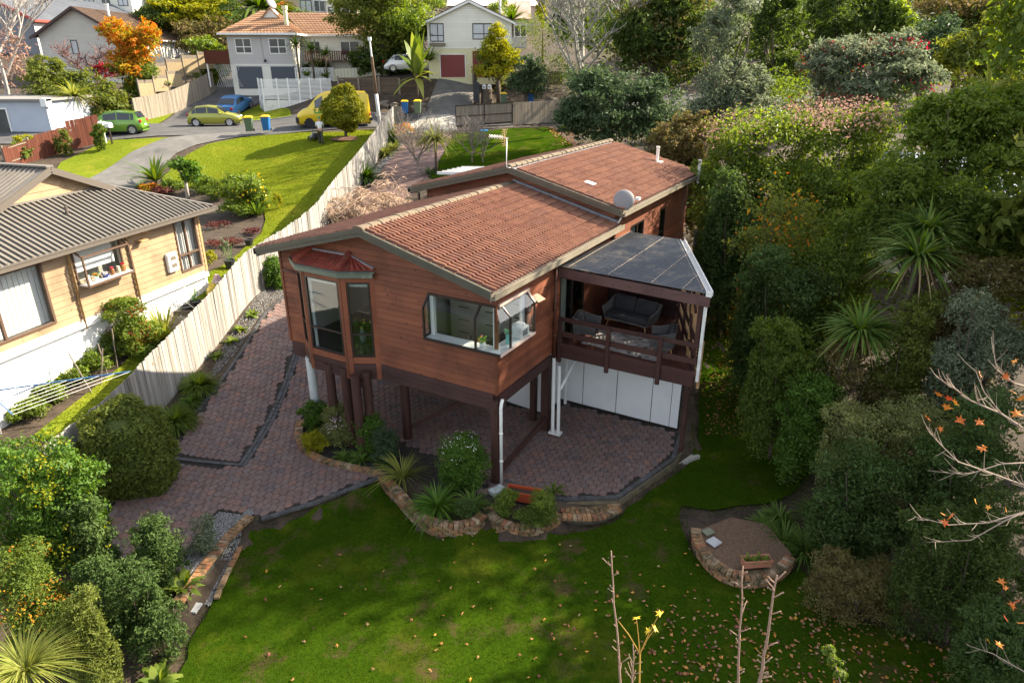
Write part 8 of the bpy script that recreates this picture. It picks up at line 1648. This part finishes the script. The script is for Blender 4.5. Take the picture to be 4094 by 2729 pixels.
skin('shirt',[(0,0,.90,(.175,.13)),(0,.02,1.15,(.165,.125)),(0,.06,1.36,(.195,.125)),(0,.075,1.43,.09),(-.18,.07,1.38,.075),(-.245,.20,1.18,.06),(-.21,.38,1.075,.05),(.18,.07,1.38,.075),(.245,.20,1.18,.06),(.21,.38,1.075,.05)],[(0,1),(1,2),(2,3),(2,4),(4,5),(5,6),(2,7),(7,8),(8,9)],mat('white_shirt',(.68,.68,.66),.85),pe)
skin('trousers',[(0,0,.93,(.165,.125)),(-.09,0,.82,.105),(-.10,.14,.48,.08),(-.10,.10,.14,.062),(.09,0,.82,.105),(.10,-.10,.48,.08),(.10,-.26,.14,.062)],[(0,1),(1,2),(2,3),(0,4),(4,5),(5,6)],mat('olive_trousers',(.05,.05,.04),.9),pe)
for s,y in((-1,.12),(1,-.24)):m_=MB();m_.ell((s*.10,y+.05,.06),(.055,.15,.07),10,6);m_.tube([(s*.10,y,.05),(s*.10,y,.22)],.065,8);m_.build('boot',M_blk,pe,smooth=True)
m_=MB();m_.ell((0,.10,1.70),(.105,.12,.09),12,8);m_.box(-.08,.08,.18,.30,1.66,1.68);m_.build('cap',mat('green_cap2',(.12,.3,.06),.8),pe,smooth=True)
for s in(-1,1):
 for k in range(5):m_=MB();xx=s*.19+(k-2)*.018;ln=(.05,.07,.075,.07,.055)[k];m_.tube([(xx,.48,1.04),(xx,.48+ln*.6,1.05),(xx,.48+ln,1.03)],.009,5);m_.build('finger',SKN,pe)
mw=empty('lawn_mower',(q.x-.7,q.y+1.1,h1(q.x-.7,q.y+1.1)),R(30),'dark push lawn mower in front of the person','lawn mower');m_=MB();m_.prism([(-.32,-.35,.12),(.32,-.35,.12),(.32,.4,.12),(-.32,.4,.12)],(0,0,.16));m_.build('deck',mat('mower_grey',(.10,.10,.10),.5),mw,bevel=.05);m_=MB();m_.lathe([(.2,.28),(.2,.42),(.14,.5),(0,.5)],(0,.08,0),14);m_.build('engine',mat('mower_silver',(.35,.35,.36),.4),mw);m_=MB();m_.tube([(-.25,-.35,.25),(-.28,-.95,.95),(.28,-.95,.95),(.25,-.35,.25)],.018,8);m_.build('handle',M_blk,mw);m_=MB();m_.box(-.24,.24,-.75,-.35,.2,.5);m_.build('catcher',M_blk,mw,bevel=.05)
for sx in(-1,1):
 for sy in(-.3,.36):m_=MB();m_.lathe([(0,-.03),(.11,-.03),(.11,.03),(0,.03)],(0,0,0),14);w_=m_.build('wheel',M_tyre,mw);w_.rotation_euler=(0,R(90),0);w_.location=(sx*.36,sy,.11)
# -- rear garden pieces
q=aty(1072,392,33.5);pg_=empty('white_pergola',(q.x,q.y,q.z-2.6),R(-8),'white slatted pergola behind the upper eave','pergola')
for k in range(6):m_=MB();m_.bar((-1.25+k*.16,-.9+k*.36,2.6),(1.7-k*.1,-.75+k*.36,2.6),.05,.13);m_.build('slat',M_white,pg_)
for k in range(2):m_=MB();m_.bar((-.1+k*1.2,-1.1,2.48),(-.1+k*.9,1.4,2.48),.06,.1);m_.build('beam',M_white,pg_)
for x,y in((-.1,-.8),(1.0,1.2)):m_=MB();m_.bar((x,y,-.3),(x,y,2.45),.09,.09);m_.build('post',M_white,pg_)
gt=empty('side_gate',hw(.6,14.9,0),-YAW,'red brown timber gate with white slatted top at the side of the house','gate');zg=h1(*hw(1.2,14.9)[:2]);m_=MB();m_.box(0,2.6,0,.05,zg-.2,zg+1.9);m_.build('panel',M_band,gt)
for k in range(5):m_=MB();m_.box(0,1.5,-.03,.0,zg+1.92+k*.11,zg+2.0+k*.11);m_.build('slat',M_lead,gt)
m_=MB();m_.box(1.5,1.58,-.05,.05,zg-.2,zg+2.5);m_.box(-.05,.03,-.05,.05,zg,zg+2.5);m_.build('post',M_lead,gt)
# -- planter boxes, slabs
M_terra=mat('terracotta_plastic',(.42,.07,.025),.5,(.36,.06,.025),4)
def trough(name,p,rz,L,W2,Hh,m_,label,cat='planter box'):
 o=empty(name,p,rz,label,cat);b=MB()
 for(x0,x1,y0,y1)in((-L/2,L/2,-W2/2,-W2/2+.02),(-L/2,L/2,W2/2-.02,W2/2),(-L/2,-L/2+.02,-W2/2+.02,W2/2-.02),(L/2-.02,L/2,-W2/2+.02,W2/2-.02)):b.box(x0,x1,y0,y1,0,Hh)
 b.box(-L/2-.02,L/2+.02,-W2/2-.02,-W2/2+.01,Hh-.03,Hh+.005);b.box(-L/2-.02,L/2+.02,W2/2-.01,W2/2+.02,Hh-.03,Hh+.005);b.build('box',m_,o);b=MB();b.box(-L/2+.02,L/2-.02,-W2/2+.02,W2/2-.02,0,Hh*.7);b.build('potting_soil',M_soil,o);return o
q=at(1203,1135,.15);tr=trough('planter_box',(q.x,q.y,.02),R(-16),.85,.3,.26,M_terra,'bright red plastic planter box at the terrace edge')
q=at(1738,1285,.15);tr=trough('planter_box',(q.x,q.y,.02),R(6),.62,.2,.17,mat('terracotta_clay',(.36,.15,.09),.85,(.3,.12,.07),5),'terracotta window box with young plants on the round planter')
for k in(-.16,.1):inst('seedling',strap_mesh('seedling',16,.2,.07,lm('light'),np.random.default_rng(9),.8,.8,4),tr,(k,0,.12))
mb=MB();mb.prism([(*p,-.36)for p in vz([(1600,1215),(1640,1290),(1745,1318),(1820,1270),(1760,1200),(1680,1185)],-.05)],(0,0,.28));tag(mb.build('planter_soil',mat('dry_mulch',(.16,.10,.06),.95,(.09,.055,.035),14,bump=.8,bscale=40)),'dry mulch inside the half round brick planter','soil',kind='structure')
M_slab=mat('pale_slab',(.45,.45,.45),.85,(.36,.36,.36),5)
for k,(x,y,L,W2,rz_,m2,lab)in enumerate(((1640,1245,.26,.26,.6,M_slab,'pale square slab lying in the round planter'),(1627,1222,.24,.22,.5,mat('mossy_slab',(.2,.2,.14),.9,(.14,.14,.09),6),'mossy square slab behind the pale slab'))):q=at(x,y,-.05);m_=MB();m_.box(-L/2,L/2,-W2/2,W2/2,0,.05);tag(m_.build('concrete_slab',m2,None,bevel=.008,loc=(q.x,q.y,-.06),rz=rz_),lab,'slab')
q=at(430,1398,-.35);v=empty('concrete_slab',(q.x,q.y,-.33),-.1,'grey double slab at the foot of the straight brick wall','slab');
for k in range(2):m_=MB();m_.box(-.27+k*.27,-.005+k*.27,-.13,.13,0,.05);m_.build('slab_half',M_slab,v)
q=at(1142,1128,.0);v=empty('painted_block',(q.x,q.y,-.02),.7,'paint stained pale block beside the corner post','block');m_=MB();m_.box(-.2,.2,-.13,.13,0,.1);m_.build('block',mat('stained_block',(.45,.5,.5),.8,(.2,.22,.2),7),v)
for i,(x,y,L,rz_)in enumerate(((1640,1285,.0,0),)):pass
# -- fallen leaves, one by one for the nearest, the rest as litter
def maple(me_name,s,k):
 mb=MB();P=[(0,-.12,0)];n=5
 for i in range(n):a=R(-30+60*i);P.append((math.cos(a)*s*.9,math.sin(a)*s*.9,hum(-.1,.25)*s));a2=a+R(30);P.append((math.cos(a2)*s*.38,math.sin(a2)*s*.38,0))
 P=[(0,0,.01)]+P[1:];mb.add(P,[(0,i,i+1)for i in range(1,10)]+[(0,10,1)]);return mb.mesh(me_name,M_lit)
M_lit=obj_rnd('fallen_leaf',[(.34,.14,.06),(.46,.22,.08),(.24,.06,.05),(.40,.28,.14),(.11,.03,.035),(.6,.28,.04),(.30,.17,.10)],.7,.3,0,20)
ML=[maple('fallen_leaf',.055,k)for k in range(4)];rg=random.Random(5)
lf_=empty('leaf_litter',at(1700,1450,-.4),0,'scattered red and tan maple leaves over the front lawn','leaves');o0=Vector(lf_.location);cnt=0;LAWA=np.array(LAWN)
while cnt<290:
 if rg.random()<.72:x,y=rg.gauss(1750,260),rg.gauss(1460,75)
 else:x,y=rg.uniform(520,2000),rg.uniform(1210,1560)
 if not(430<x<2340 and 1180<y<1566):continue
 p=at(x,y,-.4)
 if not inside(np.array([p.x]),np.array([p.y]),LAWN)[0]:continue
 zz_=h1(p.x,p.y);cnt+=1;inst('leaf',ML[cnt%4],lf_,Vector((p.x,p.y,zz_+.035))-o0,(rg.gauss(0,.35),rg.gauss(0,.35),rg.uniform(0,6.3)),(rg.uniform(.6,1.15),rg.uniform(.5,1.1),rg.uniform(.8,2.2)))
def litter(poly,n,size,label,seed,k='litter'):
 g=np.random.default_rng(seed);P=np.array(poly);lo,hi=P.min(0),P.max(0);c=g.uniform(lo,hi,(n*4,2));c=c[inside(c[:,0],c[:,1],poly)][:n];z=h(c[:,0],c[:,1])+.03;N=g.normal(scale=.35,size=(len(c),3));N[:,2]=1;N/=np.linalg.norm(N,axis=1,keepdims=True)
 tag(link(bpy.data.objects.new('leaf_litter',leaf_mesh('leaf_litter',np.stack([c[:,0],c[:,1],z],1),N,size*g.uniform(.6,1.3,len(c)),lm(k),g.random(len(c)),.7,g))),label,'leaves',kind='stuff')
litter(gpoly([(1612,840),(1640,720),(1690,690),(1740,880),(1820,960),(1700,1000),(1620,1000)]),900,.07,'yellow and tan leaves scattered on the side lawn',31);litter(gpoly([(1500,1400),(1900,1420),(2200,1500),(2400,1620),(1500,1620)]),420,.08,'thick maple leaf litter at the lower right of the lawn',32);litter(gpoly([(1610,740),(1640,600),(1690,600),(1740,860)]),700,.08,'brown leaf litter along the shaded side path',33);litter(gpoly([(1250,290),(1320,300),(1340,345),(1280,330)]),300,.14,'brown leaves under the blue green tree',34)
litter([tuple(hw(*p)[:2])for p in((.5,3),(3.8,3),(2.2,7),(.6,7))],1,.05,'x',35)if False else None
# -- branches close to the lens
def shoot(label,p0,p1,r0,seed,side=14,m_=None,leaves=0):
 rg=random.Random(seed);p0,p1=Vector(p0),Vector(p1);o=empty('bare_shoot',p0,0,label,'branch');mb=MB();d=p1-p0;n=10;pts=[d*(i/n)+Vector((rg.gauss(0,.006),rg.gauss(0,.006),0))*(i>0)for i in range(n+1)];mb.tube(pts,[r0*(1-.55*i/n)for i in range(n+1)],7)
 for k in range(side):
  f=rg.uniform(.08,.97);q=d*f;a=rg.uniform(0,6.28);L=rg.uniform(.03,.14);e=Vector((math.cos(a),math.sin(a)*.6,.75)).normalized();mb.tube([q,q+e*L*.6,q+e*L+Vector((0,0,.01))],[r0*.4,r0*.33,r0*.25],5)
  mb.ell(q+e*L,(r0*.4,r0*.4,r0*.55),6,4)
 mb.build('stem',m_ or M_shoot,o,smooth=True);return o
M_shoot=mat('knobbly_pinkish_twig',(.30,.19,.135),.85,(.40,.27,.20),30,bump=.6,bscale=150)
for lab,(x0,y0),(x1,y1),Y,r_,sd_ in(('bare knobbly shoot rising left of centre at the bottom',(1432,1640),(1402,1265),5.2,.014,1),('bare knobbly shoot in the middle of the bottom right group',(1692,1640),(1706,1300),5.0,.0145,2),('thick leaning knobbly shoot right of the middle one',(1735,1620),(1785,1320),5.0,.019,3),('short thin shoot with yellow leaves beside the left shoot',(1450,1640),(1455,1480),5.0,.012,4)):
 shoot(lab,aty(x0,y0,Y),aty(x1,y1,Y),r_,sd_,16)
def maple_big(parent,p,s,rot):o=inst('leaf',ML_B[random.randrange(3)],parent,p,rot,(s,s,s));return o
M_aut=leafmat('autumn_maple',[(.62,.20,.02),(.7,.12,.03)],.5);M_auto=obj_rnd('autumn_leaf',[(.60,.16,.03),(.66,.26,.03),(.55,.08,.03),(.62,.36,.04)],.5,.2,0,20)
def bigleaf(k):
 random.seed(40+k);m=maple('leaf',.1,0);m.materials.clear();m.materials.append(M_auto);return m
ML_B=[bigleaf(k)for k in range(3)]
br=empty('maple_branch',aty(2420,1100,5.6),0,'bare maple branches with a few orange leaves reaching in from the right','branch');o0=Vector(br.location);rg=random.Random(77)
def twig(pts,Y,r0):
 P=[aty(x,y,Y+dy)-o0 for x,y,dy in pts];mb=MB();mb.tube(P,[r0*(1-.75*i/(len(P)-1))for i in range(len(P))],7)
 for i in range(1,len(P)):
  for _ in range(5):f=rg.random();q=P[i-1].lerp(P[i],f);d=(P[i]-P[i-1]).normalized();e=(d+Vector((rg.gauss(0,.5),rg.gauss(0,.4),rg.gauss(.15,.5)))).normalized();L=rg.uniform(.08,.22);mb.tube([q,q+e*L*.5,q+e*L+Vector((0,0,.02))],[r0*.35,r0*.25,r0*.15],5,caps=False)
 mb.build('twig',M_maple,br,smooth=True)
M_maple=mat('pale_maple_bark',(.25,.19,.145),.85,(.33,.26,.205),12)
for pts,r0 in(([(2400,1000,0),(2352,985,0),(2300,950,0),(2230,920,.05),(2190,890,.1),(2150,865,.1)],.02),([(2400,1130,0),(2340,1110,0),(2260,1080,.05),(2200,1060,.1),(2150,1010,.1),(2130,985,.1)],.016),([(2420,1150,0),(2352,1175,0),(2270,1200,.05),(2180,1205,.1),(2100,1185,.1)],.016),([(2352,1175,0),(2300,1200,0),(2230,1240,.05),(2130,1245,.1)],.012),([(2400,900,0),(2330,880,0),(2290,850,0),(2280,800,.05)],.014),([(2300,950,0),(2260,900,0),(2240,850,.1)],.01),([(2400,1060,0),(2300,1065,0),(2220,1090,.05),(2130,1080,.1)],.012),([(2420,1600,0),(2350,1540,0),(2280,1500,.05),(2220,1480,.1)],.012)):twig(pts,5.6,r0*.68)
for(x,y)in((2155,905),(2180,915),(2195,925),(2175,935),(2310,865),(2325,900),(2250,860),(2205,965),(2255,1030),(2260,1025),(2250,970),(2165,1180),(2185,1185),(2170,1200),(2240,1150),(2270,1165),(2310,1170),(2330,830),(2335,950),(2345,915),(2300,1335),(2310,1350),(2325,1390),(2310,1420),(2335,1380),(2270,1470),(2295,1480),(2345,1430),(2130,960),(2160,985)):
 p=aty(x,y,5.55)-o0;maple_big(br,p,rg.uniform(.38,.68),(rg.gauss(.9,.5),rg.gauss(0,.5),rg.uniform(0,6.3)))
sp=empty('yellow_leaf_spray',aty(1490,1560,5.0),0,'spray of bright yellow leaves at the bottom edge','branch');o0=Vector(sp.location);mb=MB()
for(x,y)in((1420,1425),(1462,1420),(1515,1408),(1505,1442)):mb.tube([aty(1470,1500,5.0)-o0,aty((1470+x)/2,(1490+y)/2,5.0)-o0,aty(x,y,5.0)-o0],[.006,.005,.003],5)
mb.tube([aty(1468,1600,5.0)-o0,aty(1470,1500,5.0)-o0],.008,6);mb.build('stalks',mat('yellow_stalk',(.5,.3,.06),.6),sp)
my=maple('leaf',.1,0);my.materials.clear();my.materials.append(mat('yellow_leaf',(.72,.48,.03),.5))
for(x,y)in((1462,1418),(1515,1408),(1505,1442),(1488,1448)):inst('leaf',my,sp,aty(x,y,5.0)-o0,(rg.gauss(.8,.4),rg.gauss(0,.4),rg.uniform(0,6)),(.55,.55,.55))
sh=empty('sunlit_shoot',aty(1930,1600,5.2),0,'small sunlit shoot of tiny green leaves at the bottom edge','branch');o0=np.array(sh.location);lb=[tuple(np.array(aty(x,y,5.2))-o0)+(.06,.06,.07)for x,y in((1905,1495),(1918,1520),(1930,1550),(1945,1580))];foliage('leaves',lb,420,.04,lm('light'),sh);mb=MB();mb.tube([aty(1950,1640,5.2)-Vector(o0),aty(1920,1530,5.2)-Vector(o0),aty(1902,1480,5.2)-Vector(o0)],[.008,.006,.003],6);mb.build('stem',M_shoot,sh)
